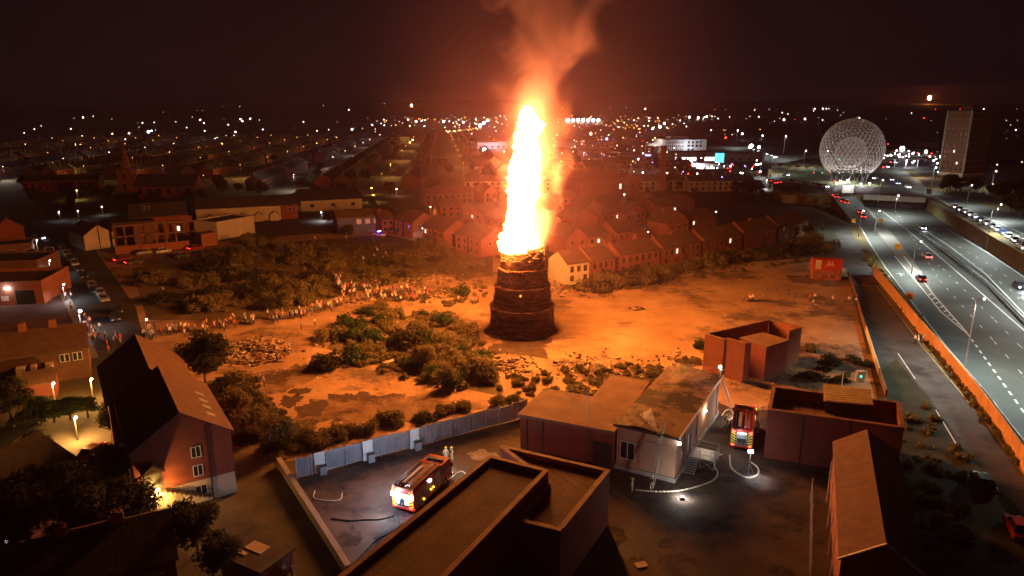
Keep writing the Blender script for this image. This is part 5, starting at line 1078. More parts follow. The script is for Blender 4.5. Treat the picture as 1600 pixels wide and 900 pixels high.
SC = [([(225, 440), (300, 412), (360, 385), (430, 372), (515, 384), (535, 430), (520, 462), (440, 482), (340, 490), (265, 478)], 60, (1.4, 2.6), (0, 1, 5, 3), 'scrub bush on the slope left of the crowd path'),
      ([(640, 378), (700, 385), (770, 408), (765, 428), (690, 428), (610, 445), (560, 420), (600, 398)], 34, (1.2, 2.2), (0, 1, 5, 3), 'scrub bush on the bank above the crowd'),
      ([(528, 500), (600, 478), (690, 492), (740, 512), (765, 560), (775, 598), (700, 602), (640, 575), (530, 560), (520, 530)], 66, (.8, 1.75), (0, 1, 2, 5), 'scrub bush in the thicket left of the bonfire'),
      ([(925, 452), (1000, 436), (1100, 412), (1200, 396), (1285, 372), (1290, 392), (1180, 404), (1080, 424), (1000, 446), (930, 458)], 52, (1.4, 2.7), (0, 3, 5, 1), 'bush along the back of the brick terrace'),
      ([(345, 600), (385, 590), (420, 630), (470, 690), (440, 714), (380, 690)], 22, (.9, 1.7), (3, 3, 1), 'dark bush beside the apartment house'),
      ([(470, 706), (600, 668), (720, 652), (815, 634), (815, 622), (700, 640), (600, 655), (480, 694)], 20, (.6, 1.2), (0, 3, 1), 'bush against the steel fence'),
      ([(780, 620), (900, 596), (1000, 590), (1095, 560), (1095, 590), (1000, 606), (900, 615), (820, 632)], 26, (.4, 1.0), (0, 4, 4), 'scrub bush near the wire fence'),
      ([(1180, 560), (1300, 545), (1360, 560), (1370, 600), (1260, 600), (1255, 585)], 12, (.6, 1.2), (3, 3, 1), 'dark bush behind the walled building')]
pick = 0; ublush = set()
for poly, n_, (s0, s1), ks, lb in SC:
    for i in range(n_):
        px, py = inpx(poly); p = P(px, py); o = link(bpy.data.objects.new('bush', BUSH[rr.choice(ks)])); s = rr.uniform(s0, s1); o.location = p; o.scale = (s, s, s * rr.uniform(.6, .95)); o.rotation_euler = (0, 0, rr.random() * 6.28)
        sz = 'low' if s < s0 + (s1 - s0) * .3 else 'tall' if s > s0 + (s1 - s0) * .75 else 'rounded'; xs_ = [a_[0] for a_ in poly]; f_ = (px - min(xs_)) / (max(xs_) - min(xs_)); ys_ = [a_[1] for a_ in poly]; g_ = (py - min(ys_)) / (max(ys_) - min(ys_))
        tag(o, sz + ' ' + lb + (', left end' if f_ < .25 else ', right end' if f_ > .75 else ', mid-left' if f_ < .5 else ', mid-right') + (' upper edge' if g_ < .35 else ' lower edge' if g_ > .65 else ''), 'bush', 'scrub bushes on the waste ground')
for px, py, s, k, lb in ((722, 462, 1.5, 2, 'lone round green bush between the path and the bonfire'), (1094, 545, 1.0, 2, 'small green bush at the left wall of the enclosure'), (630, 540, 2.1, 3, 'tall dark bush throwing a long shadow left'), (740, 588, 2.3, 0, 'largest bush nearest the foot of the bonfire'), (505, 575, 1.6, 3, 'dark bush at the left tip of the thicket'), (548, 566, 1.6, 2, 'green rounded bush at the lower edge of the thicket')):
    o = link(bpy.data.objects.new('bush', BUSH[k])); o.location = P(px, py); o.scale = (s, s, s); tag(o, lb, 'bush')
# small weeds everywhere, uncountable
mb = MB()
TV = [v.co.copy() for v in TUFT.vertices]; TF = [list(p.vertices) for p in TUFT.polygons]
def weed(px, py, s):
    p = P(px, py); n0 = len(mb.v); a = rr.random() * 6.28; ca, sa = cos(a) * s, sin(a) * s
    sel = TF if len(mb.v) < 1 else TF
    for v in TV: mb.v.append((p.x + v.x * ca - v.y * sa, p.y + v.x * sa + v.y * ca, p.z + v.z * s))
    for f in TF: mb.f.append([n0 + i for i in f]); mb.m.append(0)
for poly, n_ in (([(225, 440), (300, 412), (430, 372), (515, 384), (600, 372), (770, 405), (765, 435), (600, 450), (520, 465), (340, 490)], 330), ([(510, 560), (530, 495), (700, 485), (780, 560), (790, 610), (690, 610)], 230), ([(870, 450), (1280, 385), (1290, 405), (930, 462)], 120), ([(790, 590), (1090, 560), (1090, 600), (830, 640)], 130), ([(330, 600), (400, 590), (480, 700), (440, 720)], 100), ([(1345, 400), (1362, 420), (1440, 525), (1600, 735), (1600, 715), (1478, 556), (1400, 455), (1352, 390)], 260), ([(1380, 580), (1400, 570), (1540, 760), (1500, 890), (1420, 880)], 60), ([(600, 470), (760, 440), (770, 470), (700, 480)], 70)):
    for i in range(n_): px, py = inpx(poly); weed(px, py, rr.uniform(.6, 1.9))
tag(mb.build('weeds', M['leaf']), kind='stuff')
# trees
def tree_proto(h, r, n, s, m, lob=9, stem=.16, cone=False):
    t = thing('tree', 'x', 'tree'); mb = MB(); th = h * .42
    mb.bar((0, 0, 0), (.1, 0, th), stem, 0, 7, r2=stem * .6)
    for k in range(7):
        a = k * 2.4; mb.bar((.08, 0, th * rr.uniform(.6, 1)), (cos(a) * r * .6, sin(a) * r * .6, h * rr.uniform(.55, .85)), stem * .4, 0, 5, r2=.03)
    mb.build('trunk', M['bark'], t); mb = MB()
    for k in range(lob):
        a = rr.random() * 6.28; zz = rr.uniform(.38, .84) if not cone else (.2 + .75 * k / lob); w_ = (1 - abs(zz - .6) * 1.3) if not cone else (1.05 - zz); d = r * .62 * w_ * rr.random() ** .5
        leaves(mb, (cos(a) * d, sin(a) * d, h * zz), r * .5 * (rr.uniform(.75, 1.15) if not cone else w_ + .25), n, s, (1, 1, .8), k, .3)
    mb.build('crown', m, t); return t
TP = {'dark': tree_proto(7.5, 3.6, 420, .22, M['leafdark'], 15), 'green': tree_proto(5.5, 2.5, 330, .19, M['leafgreen'], 11), 'scrub': tree_proto(4.2, 2.2, 300, .17, M['leaf'], 9), 'cypress': tree_proto(9, 1.6, 160, .2, M['leafdark'], 12, .14, True), 'bare': None}
usedt = set()
def tree(kind, px, py, s, label, z=0, group=None, sz=1):
    o = TP[kind] if kind not in usedt else copy_tree(TP[kind]); usedt.add(kind); o.location = P(px, py, z); o.scale = (s, s, s * sz); o.rotation_euler = (0, 0, rr.random() * 6.28); o['label'] = label; o['category'] = 'tree'
    if group: o['group'] = group
    return o
for a in [('dark', 322, 612, 1.2, 'big round dark tree beside the apartment house roof'), ('dark', 165, 870, 1.1, 'black foreground tree under the car park'), ('dark', 95, 830, 1.05, 'dark tree left of the black foreground tree'), ('dark', 215, 845, .85, 'dark tree before the apartment house entrance'), ('dark', 30, 880, 1.0, 'dark tree in the bottom left corner'), ('dark', 60, 720, .5, 'dark shrubby tree at the car park rim'),
          ('green', 262, 850, .62, 'yellow-lit small tree at the apartment entrance'), ('dark', 310, 868, .75, 'shaggy tree right of the lit entrance'), ('dark', 350, 905, .6, 'small dark tree at the corner of the garden wall'), ('green', 60, 655, .95, 'leafy tree left of the yellow-lit hedge'), ('green', 85, 660, .9, 'yellow-lit tree under the warm lamp'), ('green', 110, 656, .95, 'yellow-lit tree in the middle of the hedge'), ('green', 138, 652, .85, 'yellow-lit tree at the right of the hedge'), ('dark', 20, 665, .85, 'dark tree at the left edge above the car park'),
          ('dark', 185, 690, .7, 'dark tree against the apartment house side'), ('dark', 190, 760, .7, 'dark tree at the apartment house corner'), ('scrub', 395, 690, 1.2, 'brown-lit tree on the slope below the rubble heap'), ('scrub', 440, 702, 1.15, 'spreading tree where the steel fence begins'), ('scrub', 372, 655, 1.1, 'tree on the slope right of the apartment house'), ('scrub', 700, 606, .9, 'small tree at the foot of the thicket'), ('scrub', 660, 575, 1.0, 'bushy tree in the centre of the thicket'),
          ('green', 584, 328, 1.0, 'tree glowing yellow under the street-corner lamp'), ('green', 290, 340, .8, 'dim green tree behind the frame building'), ('green', 1046, 297, .9, 'yellow-lit tree right of the factory chimney'), ('green', 1060, 300, 1.0, 'second yellow-lit tree beside the car park'), ('green', 1011, 304, .6, 'small round yellow tree left of the chimney'), ('green', 1083, 305, .6, 'low yellow-lit tree by the parked cars'),
          ('dark', 1150, 306, .95, 'dark tree at the left of the roundabout clump'), ('dark', 1166, 308, 1.1, 'tallest dark tree of the roundabout clump'), ('dark', 1182, 306, 1.0, 'dark tree at the right of the roundabout clump'), ('green', 1190, 309, .7, 'bright green tree lit by the roundabout lamp'), ('scrub', 1140, 292, 1.4, 'broad scrubby tree above the roundabout clump'), ('scrub', 1160, 284, 1.4, 'grey-green tree below the far motorway'), ('scrub', 1178, 280, 1.2, 'grey-green tree beside the far motorway'), ('scrub', 1120, 288, 1.2, 'low tree by the shops car park'),
          ('cypress', 1284, 362, .62, 'narrow dark cypress at the end of the long terrace'), ('dark', 1262, 372, .6, 'dark tree beside the narrow cypress'), ('dark', 1060, 262, .9, 'dark tree standing before the lit shops'), ('green', 1563, 288, .8, 'green tree right of the tower block'), ('green', 1585, 297, .5, 'small green tree near the right edge'), ('dark', 545, 372, .6, 'dark tree beside the blue-grey hall'), ('dark', 512, 350, .5, 'pointed dark tree in front of the white shed'), ('scrub', 385, 384, 1.0, 'bushy tree against the sand-coloured wall')]:
    kind, px, py, s, lb = a; tree(kind, px, py, s, lb, sz=.62 if 'hedge' in lb or 'warm lamp' in lb else 1)
for i, (px, py) in enumerate(((1226, 305), (1246, 303))): tree('dark', px, py, .55, ('round bush-like tree left on the roundabout verge', 'round bush-like tree right on the roundabout verge')[i], RZ)
for i in range(9):
    px = 1205 + i * 14; tree('scrub', px, 262 + i * .6, .8, 'thin tree on the far rim of the roundabout', RZ, 'thin trees on the far rim of the roundabout')
for i in range(34):
    px = rr.uniform(1470, 1640); py = rr.uniform(300, 345) if px > 1550 else rr.uniform(296, 306); 
    if py > 306 + (px - 1500) * .42: py = 300
    tree('dark', px, py, rr.uniform(.6, 1.0), 'dark tree beyond the upper road, ' + ('under the tower block' if px < 1545 else 'above the lamp column' if px < 1600 else 'at the right edge') + (' in the rear' if py < 302 else ' in the middle' if py < 316 else ' in front') + (' leftward' if int(px) % 55 < 27 else ' rightward'), RZ if i % 2 else RZ, 'dark trees beyond the upper road')
for i in range(60):
    px = rr.uniform(0, 760); py = rr.uniform(236, 330); tree('dark', px, py, rr.uniform(.6, 1.1), 'dark garden tree ' + ('left of the church' if px < 185 else 'around the church' if px < 330 else 'behind the cream terrace' if px < 470 else 'behind the white shed' if px < 570 else 'behind the brick houses') + (' far back' if py < 265 else ' in the middle distance' if py < 300 else ' close by'), 0, 'garden trees in the left town')
# ---------------------------------------------------------------- rubble, boards, cylinder tank, billboard
def heap(label, px, py, w_, h, n, name='rubble_heap', mats=('wood', 'dirt', 'mud')):
    c = P(px, py); mb = MB()
    for i in range(n):
        x = rr.gauss(0, w_ * .3); y = rr.gauss(0, w_ * .22); z = max(0, h * (1 - (abs(x) + abs(y)) / w_)) * rr.random(); l = rr.uniform(.2, 1.0); mb.box(x - l / 2, x + l / 2, y - .12, y + .12, z, z + rr.uniform(.06, .3), rr.choice((0, 0, 1, 1, 2)), rr.random() * 3.1)
    o = mb.build(name, [M[k] for k in mats]); o.location = c; tag(o, label, 'rubble', kind='stuff'); return o
heap('heap of pale broken timber and rubble by the crowd', 408, 545, 10, 1.1, 300); heap('rubble spread in front of the big dark tree', 395, 560, 8, .6, 120); heap('pile of timber right of the crowd', 690, 462, 6, .6, 90); heap('small rubbish pile in the open ground', 993, 484, 2.6, .8, 40); heap('scattered timber near the wire fence', 940, 575, 14, .3, 120); heap('scattered litter by the terrace', 880, 455, 12, .3, 90); heap('litter near the enclosure', 1060, 560, 10, .25, 60); heap('rubble at the foot of the bonfire', 790, 570, 9, .5, 160); heap('rubble bank above the path', 650, 438, 16, .7, 200); heap('dry stems and litter on the left slope', 560, 470, 10, .3, 60)
for px, py, l, w_, a, lb in ((513, 576, 2.6, 1.2, .1, 'pale board lying flat left of the thicket'), (607, 565, 2.4, 1.6, .35, 'pale board lying below the thicket'), (537, 517, 2.4, 1.0, 0, 'pale board at the left edge of the thicket'), (692, 470, 2.6, 1.4, .5, 'pale board tilted beside the crowd'), (1002, 884, 1.1, .7, .3, 'small board on the dark yard')):
    p = P(px, py); mb = MB(); mb.box(-l / 2, l / 2, -w_ / 2, w_ / 2, 0, .08); o = mb.build('board', M['wood']); o.location = (p.x, p.y, .06); o.rotation_euler = (.04, .03, a); tag(o, lb, 'board', 'loose boards')
c = P(1222, 316, 0); t = thing('round_tank', 'low round concrete tank on the roadside lawn', 'tank', (c.x, c.y, 0)); mb = MB(); mb.bar((0, 0, 0), (0, 0, 3.4), 3.9, 0, 20); mb.build('drum', M['concrete'], t); mb = MB(); mb.bar((0, 0, 3.4), (0, 0, 3.6), 4.05, 0, 20); mb.build('rim', M['concrete'], t); t.location = (P(1235, 316).x, P(1235, 316).y, 0)
c = P(1324, 306, RZ); t = thing('billboard', 'plain white billboard at the top of the slip road', 'billboard', (c.x, c.y, RZ)); mb = MB(); mb.box(-2.4, 2.4, -.1, .1, 1.2, 4.4); mb.build('board_face', M['white'], t)
for x in (-1.8, 1.8): mb = MB(); mb.bar((x, .15, 0), (x, .15, 4.2), .09); mb.build('post', M['metal'], t)
plight('billboard_light', (0, -3, 5), 900, (.95, 1, .95), .3, t)
# signal gantry
for px, py, z in ((1308, 300, RZ), (1302, 298, RZ)):
    c = P(px, py, z); t = thing('traffic_light', 'traffic light showing red at the top of the slip road' if px == 1308 else 'second red traffic light left of the billboard', 'traffic light', (c.x, c.y, z)); mb = MB(); mb.bar((0, 0, 0), (0, 0, 3.4), .07); mb.build('pole', M['darkmetal'], t); mb = MB(); mb.box(-.25, .25, -.2, .2, 3.2, 4.4); hd = mb.build('signal_head', M['black'], t); mb = MB(); mb.ball((0, -.22, 4.05), .28); mb.build('red_lens', M['e_red'], hd)
c = P(1309, 262, RZ); t = thing('traffic_light', 'green traffic light in front of the sphere sculpture', 'traffic light', (c.x, c.y, RZ)); mb = MB(); mb.bar((0, 0, 0), (0, 0, 5), .07); mb.build('pole', M['darkmetal'], t); mb = MB(); mb.ball((0, -.2, 5), .5); mb.build('green_lens', M['e_green'], t)
# ---------------------------------------------------------------- people
def person_mesh(name, pose, kit=False, helmet=False):
    """one continuous skinned body; pose gives hand and foot positions"""
    vs = []; es = []; rs = []
    def add(p, r, par=None): vs.append(p); rs.append(r); i = len(vs) - 1; (es.append((par, i)) if par is not None else None); return i
    lean = pose.get('lean', 0); g = 1.18 if kit else 1
    pel = add((0, 0, .95), .125 * g); sp1 = add((0, -lean * .3, 1.12), .12 * g, pel); ch = add((0, -lean * .6, 1.33), .14 * g, sp1); nk = add((0, -lean * .8, 1.49), .06, ch)
    h1 = add((0, -lean - .01, 1.58), .075, nk); h2 = add((0, -lean, 1.67), .095, h1); add((0, -lean, 1.74), .07, h2)
    for s, key in ((-1, 'L'), (1, 'R')):
        hd = Vector(pose['hand' + key]); sh = Vector((s * .19, -lean * .6, 1.42)); mid = (sh + hd) / 2; out = Vector((s * .07, .06, -.03)); el = mid + out * pose.get('bend', 1)
        a = add(tuple(sh), .065 * g, ch); b = add(tuple(el), .048 * g, a); w_ = add(tuple(hd), .03, b); d = (hd - el).normalized(); pm = add(tuple(hd + d * .055), .032, w_)
        sd = d.cross(Vector((0, 1, 0.2))).normalized()
        for q_, ln in ((-1.5, .06), (-.5, .075), (.5, .07), (1.5, .055)):
            f1 = add(tuple(hd + d * .10 + sd * q_ * .014), .010, pm); add(tuple(hd + d * (.10 + ln * .6) + sd * q_ * .017 + Vector((0, -.012, 0))), .008, f1)
        add(tuple(hd + d * .06 + sd * .045 * s + Vector((0, -.02, 0))), .010, pm)
        ft = Vector(pose['foot' + key]); hp = add((s * .09, 0, .86), .095 * g, pel); kn = add(((s * .09 + ft.x) / 2 + s * .01, ft.y * .5 - .05, .49), .062 * g, hp); an = add((ft.x, ft.y, .09), .042 * g, kn); add((ft.x + s * .01, ft.y - .15, .045), .04, an)
    me = bpy.data.meshes.new(name); me.from_pydata(vs, es, []); o = bpy.data.objects.new(name, me); C.collection.objects.link(o)
    md = o.modifiers.new('s', 'SKIN'); 
    for i, r in enumerate(rs): me.skin_vertices[0].data[i].radius = (r, r)
    me.skin_vertices[0].data[0].use_root = True
    sb = o.modifiers.new('d', 'SUBSURF'); sb.levels = 1; sb.render_levels = 1
    dg = bpy.context.evaluated_depsgraph_get(); out = bpy.data.meshes.new_from_object(o.evaluated_get(dg)); bpy.data.objects.remove(o); out.name = name
    out.materials.clear(); mats = [M['cloth'], M['trousers'], M['skin'], M['hair'], M['black'], M['kit'], M['stripe']]
    for x in mats: out.materials.append(x)
    hands = [Vector(pose['handL']), Vector(pose['handR'])]
    for p in out.polygons:
        c = p.center; m = 5 if kit else 0
        if c.z < .12: m = 4
        elif c.z < .95: m = 5 if kit else 1
        if kit and (.30 < c.z < .38 or 1.16 < c.z < 1.22): m = 6
        if c.z > 1.51 and abs(c.x) < .14 and (c.y + lean) ** 2 < .05: m = 2 if (c.y < -lean - .02 and c.z < 1.70) else 3
        if min((c - h).length for h in hands) < .085 or any((c - h).length < .17 and c.z < 1.3 and (c - h).dot((h - Vector((0, 0, 1.3)))) > 0 for h in hands): m = 2
        p.material_index = m; p.use_smooth = True
    return out
POSES = [dict(handL=(-.27, -.05, .86), handR=(.27, -.05, .86), footL=(-.12, 0, 0), footR=(.12, .02, 0)), dict(handL=(-.12, -.38, 1.40), handR=(.26, -.02, .86), footL=(-.12, 0, 0), footR=(.14, .03, 0)),
         dict(handL=(-.32, -.1, 1.86), handR=(.30, -.12, 1.84), footL=(-.17, 0, 0), footR=(.17, .02, 0), bend=.4), dict(handL=(-.24, -.28, .98), handR=(.26, .2, .92), footL=(-.10, -.28, 0), footR=(.10, .28, 0), lean=.04), dict(handL=(-.10, -.25, 1.12), handR=(.12, -.24, 1.10), footL=(-.13, 0, 0), footR=(.13, 0, 0))]
PM = [person_mesh('person', p) for p in POSES]
def headpart(o, kind):
    mb = MB()
    if kind == 'cap': mb.ball((0, .0, 1.71), .105, 0, 8, 5, (1, 1, .62)); mb.box(-.07, .07, -.19, -.08, 1.69, 1.705)
    me = mb.mesh('cap', M['cloth']); return link(bpy.data.objects.new('cap', me), o)
TOPS = [((.85, .85, .85, 1), 'white top'), ((.7, .1, .08, 1), 'red top'), ((.08, .1, .2, 1), 'dark blue top'), ((.06, .06, .06, 1), 'black top'), ((.45, .45, .48, 1), 'grey top'), ((.8, .5, .45, 1), 'pink top'), ((.2, .4, .7, 1), 'light blue top')]
def person(px, py, place, grp=None, rz=None, top=None, pose=None, z=0, pos=None):
    cl, nm = TOPS[top if top is not None else rr.choice((0, 0, 0, 1, 2, 3, 4, 5, 6))]; k = pose if pose is not None else rr.choice((0, 0, 1, 2, 3, 4)); o = link(bpy.data.objects.new('person', PM[k]))
    p = pos or P(px, py, z); o.location = p; to = Vector((BX, BY, 0)) - p; o.rotation_euler = (0, 0, (math.atan2(to.y, to.x) + pi / 2 + rr.uniform(-.6, .6)) if rz is None else rz); s = rr.uniform(.94, 1.06); o.scale = (s, s, s); o.color = cl
    po = ('standing', 'raising a phone', 'arms raised', 'walking', 'hands together')[k]
    tag(o, ' '.join(f'person in a {nm} {po} {place}'.split()[:16]), 'person', grp); return o
rr = random.Random(77)
def lerp_path(pts, t):
    n = len(pts) - 1; i = min(n - 1, int(t * n)); f = t * n - i; return pts[i][0] + (pts[i + 1][0] - pts[i][0]) * f, pts[i][1] + (pts[i + 1][1] - pts[i][1]) * f
for path, n_, sy, pl, g in (([(214, 527), (262, 524), (310, 518), (345, 512), (380, 508), (430, 500), (470, 494), (500, 487)], 118, 3.5, 'in the line along the path', 'crowd lined along the path'),
        ([(523, 440), (532, 452), (540, 462), (560, 458), (580, 460), (600, 462), (620, 465), (640, 464), (670, 462)], 104, 5, 'in the dense crowd facing the fire', 'dense crowd facing the bonfire'),
        ([(500, 484), (520, 480), (535, 474)], 16, 3, 'where the path meets the thicket', 'people where the path meets the thicket')):
    for i in range(n_): u_ = (i + rr.random()) / n_ if n_ > 20 else rr.random(); u_ = min(.999, max(0, u_ + .035 * sin(u_ * 47) + .02 * sin(u_ * 113))); x, y = lerp_path(path, u_); person(x + rr.gauss(0, 2.5), y + rr.gauss(0, sy), pl, g)
for i in range(40):
    x, y = rr.choice([(rr.gauss(150, 10), rr.gauss(530, 8)), (rr.gauss(180, 12), rr.gauss(540, 6)), (rr.gauss(108, 3), rr.gauss(470, 10)), (rr.gauss(133, 5), rr.gauss(515, 8))]); person(x, y, 'at the end of the left street', 'people at the end of the left street')
for px, py, pl in ((585, 405, 'on the open slope below the blue light'), (578, 411, 'lower left on the open slope'), (590, 396, 'nearest the purple bush on the slope'), (603, 402, 'highest of the group on the slope'), (599, 409, 'rightmost on the open slope'), (568, 410, 'far left of the slope group'), (541, 376, 'alone above the scrub by the hall'), (492, 377, 'alone at the edge of the left scrub'), (583, 366, 'beside the blue police light'), (578, 367, 'left of the blue police light'), (615, 368, 'in front of the leftmost brick house'), (633, 372, 'by the wall of the leftmost brick house'), (256, 460, 'alone in the dark field on the left'), (492, 510, 'on the bare ground below the crowd'), (471, 516, 'crouched near the rubble below the crowd'), (452, 548, 'right of the rubble heap'), (433, 566, 'alone below the rubble heap'), (413, 604, 'alone at the bottom of the rubble ground'), (738, 476, 'standing near the bonfire on the left'), (747, 474, 'second of the pair near the bonfire'), (716, 474, 'seated group side near the timber pile'), (867, 448, 'right beside the bonfire tower'), (870, 455, 'just right of the bonfire tower'),
                   (1162, 472, 'leftmost of the four in the open ground'), (1168, 471, 'second of the four in the open ground'), (1172, 472, 'third of the four in the open ground'), (1176, 471, 'rightmost of the four in the open ground'), (1232, 461, 'farthest left of the long group'), (1242, 468, 'second in the long group'), (1265, 472, 'third in the long group'), (1270, 480, 'lowest of the long group'), (1273, 470, 'in the middle of the long group'), (1292, 475, 'right of the middle of the long group'), (1300, 474, 'near the right of the long group'), (1326, 475, 'near the end of the boundary wall'), (1332, 474, 'beside the boundary wall'), (1339, 470, 'red at the boundary wall end'), (1337, 476, 'closest to the boundary wall'),
                   (1429, 537, 'leftmost of three by the boarded wall'), (1434, 540, 'middle of three by the boarded wall'), (1441, 536, 'rightmost of three by the boarded wall')):
    person(px, py, pl, 'people scattered on the open ground')
for px, py, tp, pl in ((443, 903, 0, 'at the left of a pair in the dark garden'), (457, 905, 4, 'at the right of a pair in the dark garden'), (334, 912, 0, 'half out of frame in the dark garden')): person(px, py, pl, None, top=tp, pose=0)
# firefighters
FK = [person_mesh('firefighter', p, True) for p in (POSES[0], POSES[4], POSES[3], dict(handL=(-.14, -.45, 1.35), handR=(.12, -.42, 1.22), footL=(-.14, -.1, 0), footR=(.14, .12, 0), lean=.05))]
def firefighter(px, py, pose, rz, label, z=0, pos=None, dark=False):
    o = link(bpy.data.objects.new('firefighter', FK[pose])); o.location = pos or P(px, py, z); o.rotation_euler = (0, 0, rz)
    mb = MB(); mb.ball((0, 0, 1.73), .15, 0, 10, 6, (1, 1.15, .8)); mb.bar((0, -.01, 1.66), (0, -.01, 1.69), .175, 0, 10); ln = .05 if pose >= 2 else 0; h = mb.build('helmet', M['yellow'] if not dark else M['white'], o, True); h.location = (0, -ln, 0)
    mb = MB(); mb.box(-.13, .13, .13, .26, 1.08, 1.42); mb.build('air_tank', M['darkmetal'], o)
    tag(o, label, 'firefighter'); return o
firefighter(697, 720, 0, .3, 'firefighter in tan kit standing behind the red engine cab'); firefighter(706, 720, 1, 2.4, 'firefighter in pale kit right of his colleague by the engine')
firefighter(1018, 766, 3, 3.0, 'firefighter in bright kit at the foot of the wall ladder', dark=True); firefighter(987, 770, 0, 1.2, 'firefighter standing left of the ladder foot')
firefighter(1144, 672, 3, 1.0, 'firefighter beside the left flank of the far engine'); firefighter(1183, 678, 1, .2, 'firefighter in shadow right of the far engine'); firefighter(1181, 658, 0, .2, 'firefighter standing before the glowing dirt track')
firefighter(1133, 668, 2, 2, 'firefighter bending by the coiled hose near the far engine')
# ---------------------------------------------------------------- cars
def carmesh(van=False):
    b = MB(); L, W_ = (4.4, 1.78) if not van else (5.2, 1.95); h0, h1 = (.28, .86) if not van else (.3, 1.15); x = L / 2; y = W_ / 2
    prof = [(-x, h0 + .1), (-x + .05, h1 - .12), (-x + .35, h1 + .02), (-.5 * x, h1 + .06), (.45 * x, h1 + .04), (x - .35, h1 - .06), (x - .05, h1 - .25), (x, h0 + .12), (x - .1, h0), (-x + .1, h0)]
    n = len(prof)
    for k, (yy, ins) in enumerate(((-y, .06), (-y + .1, 0), (y - .1, 0), (y, .06))):
        for px, pz in prof: b.v.append((px * (1 - ins * .5), yy, pz if ins == 0 else pz - (.05 if pz > .6 else 0)))
    for k in range(3):
        for i in range(n): j = (i + 1) % n; b.f.append([k * n + i, k * n + j, (k + 1) * n + j, (k + 1) * n + i]); b.m.append(0)
    b.f.append(list(reversed(range(n)))); b.m.append(0); b.f.append([3 * n + i for i in range(n)]); b.m.append(0)
    g = MB(); r = MB(); t0, t1, f0, f1 = (-.80 * x, -.55 * x, .15 * x, .48 * x) if not van else (-.95 * x, -.9 * x, .45 * x, .72 * x); zr = 1.42 if not van else 2.1; yi = y - .08; yo = y - .28
    lo = [(t0, -yi, h1), (f1, -yi, h1), (f1, yi, h1), (t0, yi, h1)]; up = [(t1, -yo, zr), (f0, -yo, zr), (f0, yo, zr), (t1, yo, zr)]
    for i in range(4): j = (i + 1) % 4; g.face([lo[i], lo[j], up[j], up[i]])
    r.face(up); r.face([(a, c, d + .05) for a, c, d in up]); 
    for i in range(4): j = (i + 1) % 4; r.face([up[i], up[j], (up[j][0], up[j][1], zr + .05), (up[i][0], up[i][1], zr + .05)]); r.bar(Vector(lo[i]) * 1.0, Vector(up[i]), .035, 0, 4)
    r.bar((-.1 * x, -yi, h1), (-.1 * x, -yo, zr), .035, 0, 4); r.bar((-.1 * x, yi, h1), (-.1 * x, yo, zr), .035, 0, 4)
    wh = MB(); wh.bar((0, -.11, 0), (0, .11, 0), .32, 0, 12); wr = MB(); wr.bar((0, -.12, 0), (0, .12, 0), .19, 0, 8)
    hl = MB(); hl.box(-.04, .04, -.18, .18, -.07, .07)
    return dict(L=L, x=x, y=y, h1=h1, body=b.mesh('body', M['carpaint']), glass=g.mesh('windows', M['glass']), roof=r.mesh('roof', M['carpaint']), wheel=wh.mesh('wheel', M['black']), rim=wr.mesh('rim', M['metal']), head=hl.mesh('headlight', M['e_head']), tail=hl.mesh('tail_light', M['e_red']), headoff=hl.mesh('headlight', M['white']), tailoff=hl.mesh('tail_light', M['red']))
CM = carmesh(); VM = carmesh(True)
COL = {'white': (.75, .75, .75, 1), 'black': (.02, .02, .025, 1), 'silver': (.4, .41, .43, 1), 'grey': (.12, .12, .13, 1), 'blue': (.04, .08, .25, 1), 'red': (.45, .02, .02, 1), 'dark': (.04, .04, .05, 1)}
def car(px, py, dx, dy, col, label, lights=0, z=0, grp=None, van=False, name=None, beam=0):
    K = VM if van else CM; p = P(px, py, z); q_ = P(px + dx, py + dy, z); t = thing(name or ('van' if van else 'parked_car' if not lights else 'car'), label, 'van' if van else 'car', p, math.atan2(q_.y - p.y, q_.x - p.x), grp)
    for nm in ('body', 'glass', 'roof'): o = link(bpy.data.objects.new({'glass': 'windows'}.get(nm, nm), K[nm]), t); o.color = COL[col]
    for sx_ in (-1, 1):
        for sy_ in (-1, 1):
            o = link(bpy.data.objects.new('wheel', K['wheel']), t); o.location = (sx_ * K['x'] * .62, sy_ * (K['y'] - .1), .32); link(bpy.data.objects.new('rim', K['rim']), o)
    for sy_ in (-1, 1):
        o = link(bpy.data.objects.new('headlight', K['head' if lights & 1 else 'headoff']), t); o.location = (K['x'] - .03, sy_ * (K['y'] - .32), .62)
        o = link(bpy.data.objects.new('tail_light', K['tail' if lights & 2 else 'tailoff']), t); o.location = (-K['x'] + .0, sy_ * (K['y'] - .28), .68)
    if beam: slight('head_beam', (K['x'] + .3, 0, .7), beam, (.75, .85, 1), tuple(t.matrix_basis @ Vector((K['x'] + 9, 0, 0))) if 0 else (K['x'] + 9, 0, 0), 70, .2, t)
    return t
for px, py, dx, dy, c, lb, li, bm in ((1448, 403, -9, -6, 'white', 'white car driving away on the open motorway lane', 3, 0), (1441, 358, 9, 6, 'white', 'white car with lit headlights just out of the underpass', 3, 400), (1592, 450, 9, 6, 'dark', 'dark car with bright headlights entering at the right edge', 3, 900), (1439, 438, -8, -10, 'dark', 'dark car on the slip road beside the hatched nose', 2, 0), (1343, 330, -6, -8, 'red', 'x', 2, 0))[:-1]:
    car(px, py, dx, dy, c, lb, li, beam=bm)
car(1343, 333, -6, -8, 'red', 'upper red-lit car climbing the slip road', 2, 1.75); car(1348, 340, -6, -8, 'silver', 'lower red-lit car climbing the slip road', 2, 1.1)
car(1535, 760, -9, -18, 'black', 'dark car parked on the side road verge at the lower right', 0); car(1590, 832, -9, -18, 'red', 'dark red car parked at the lower right edge', 0)
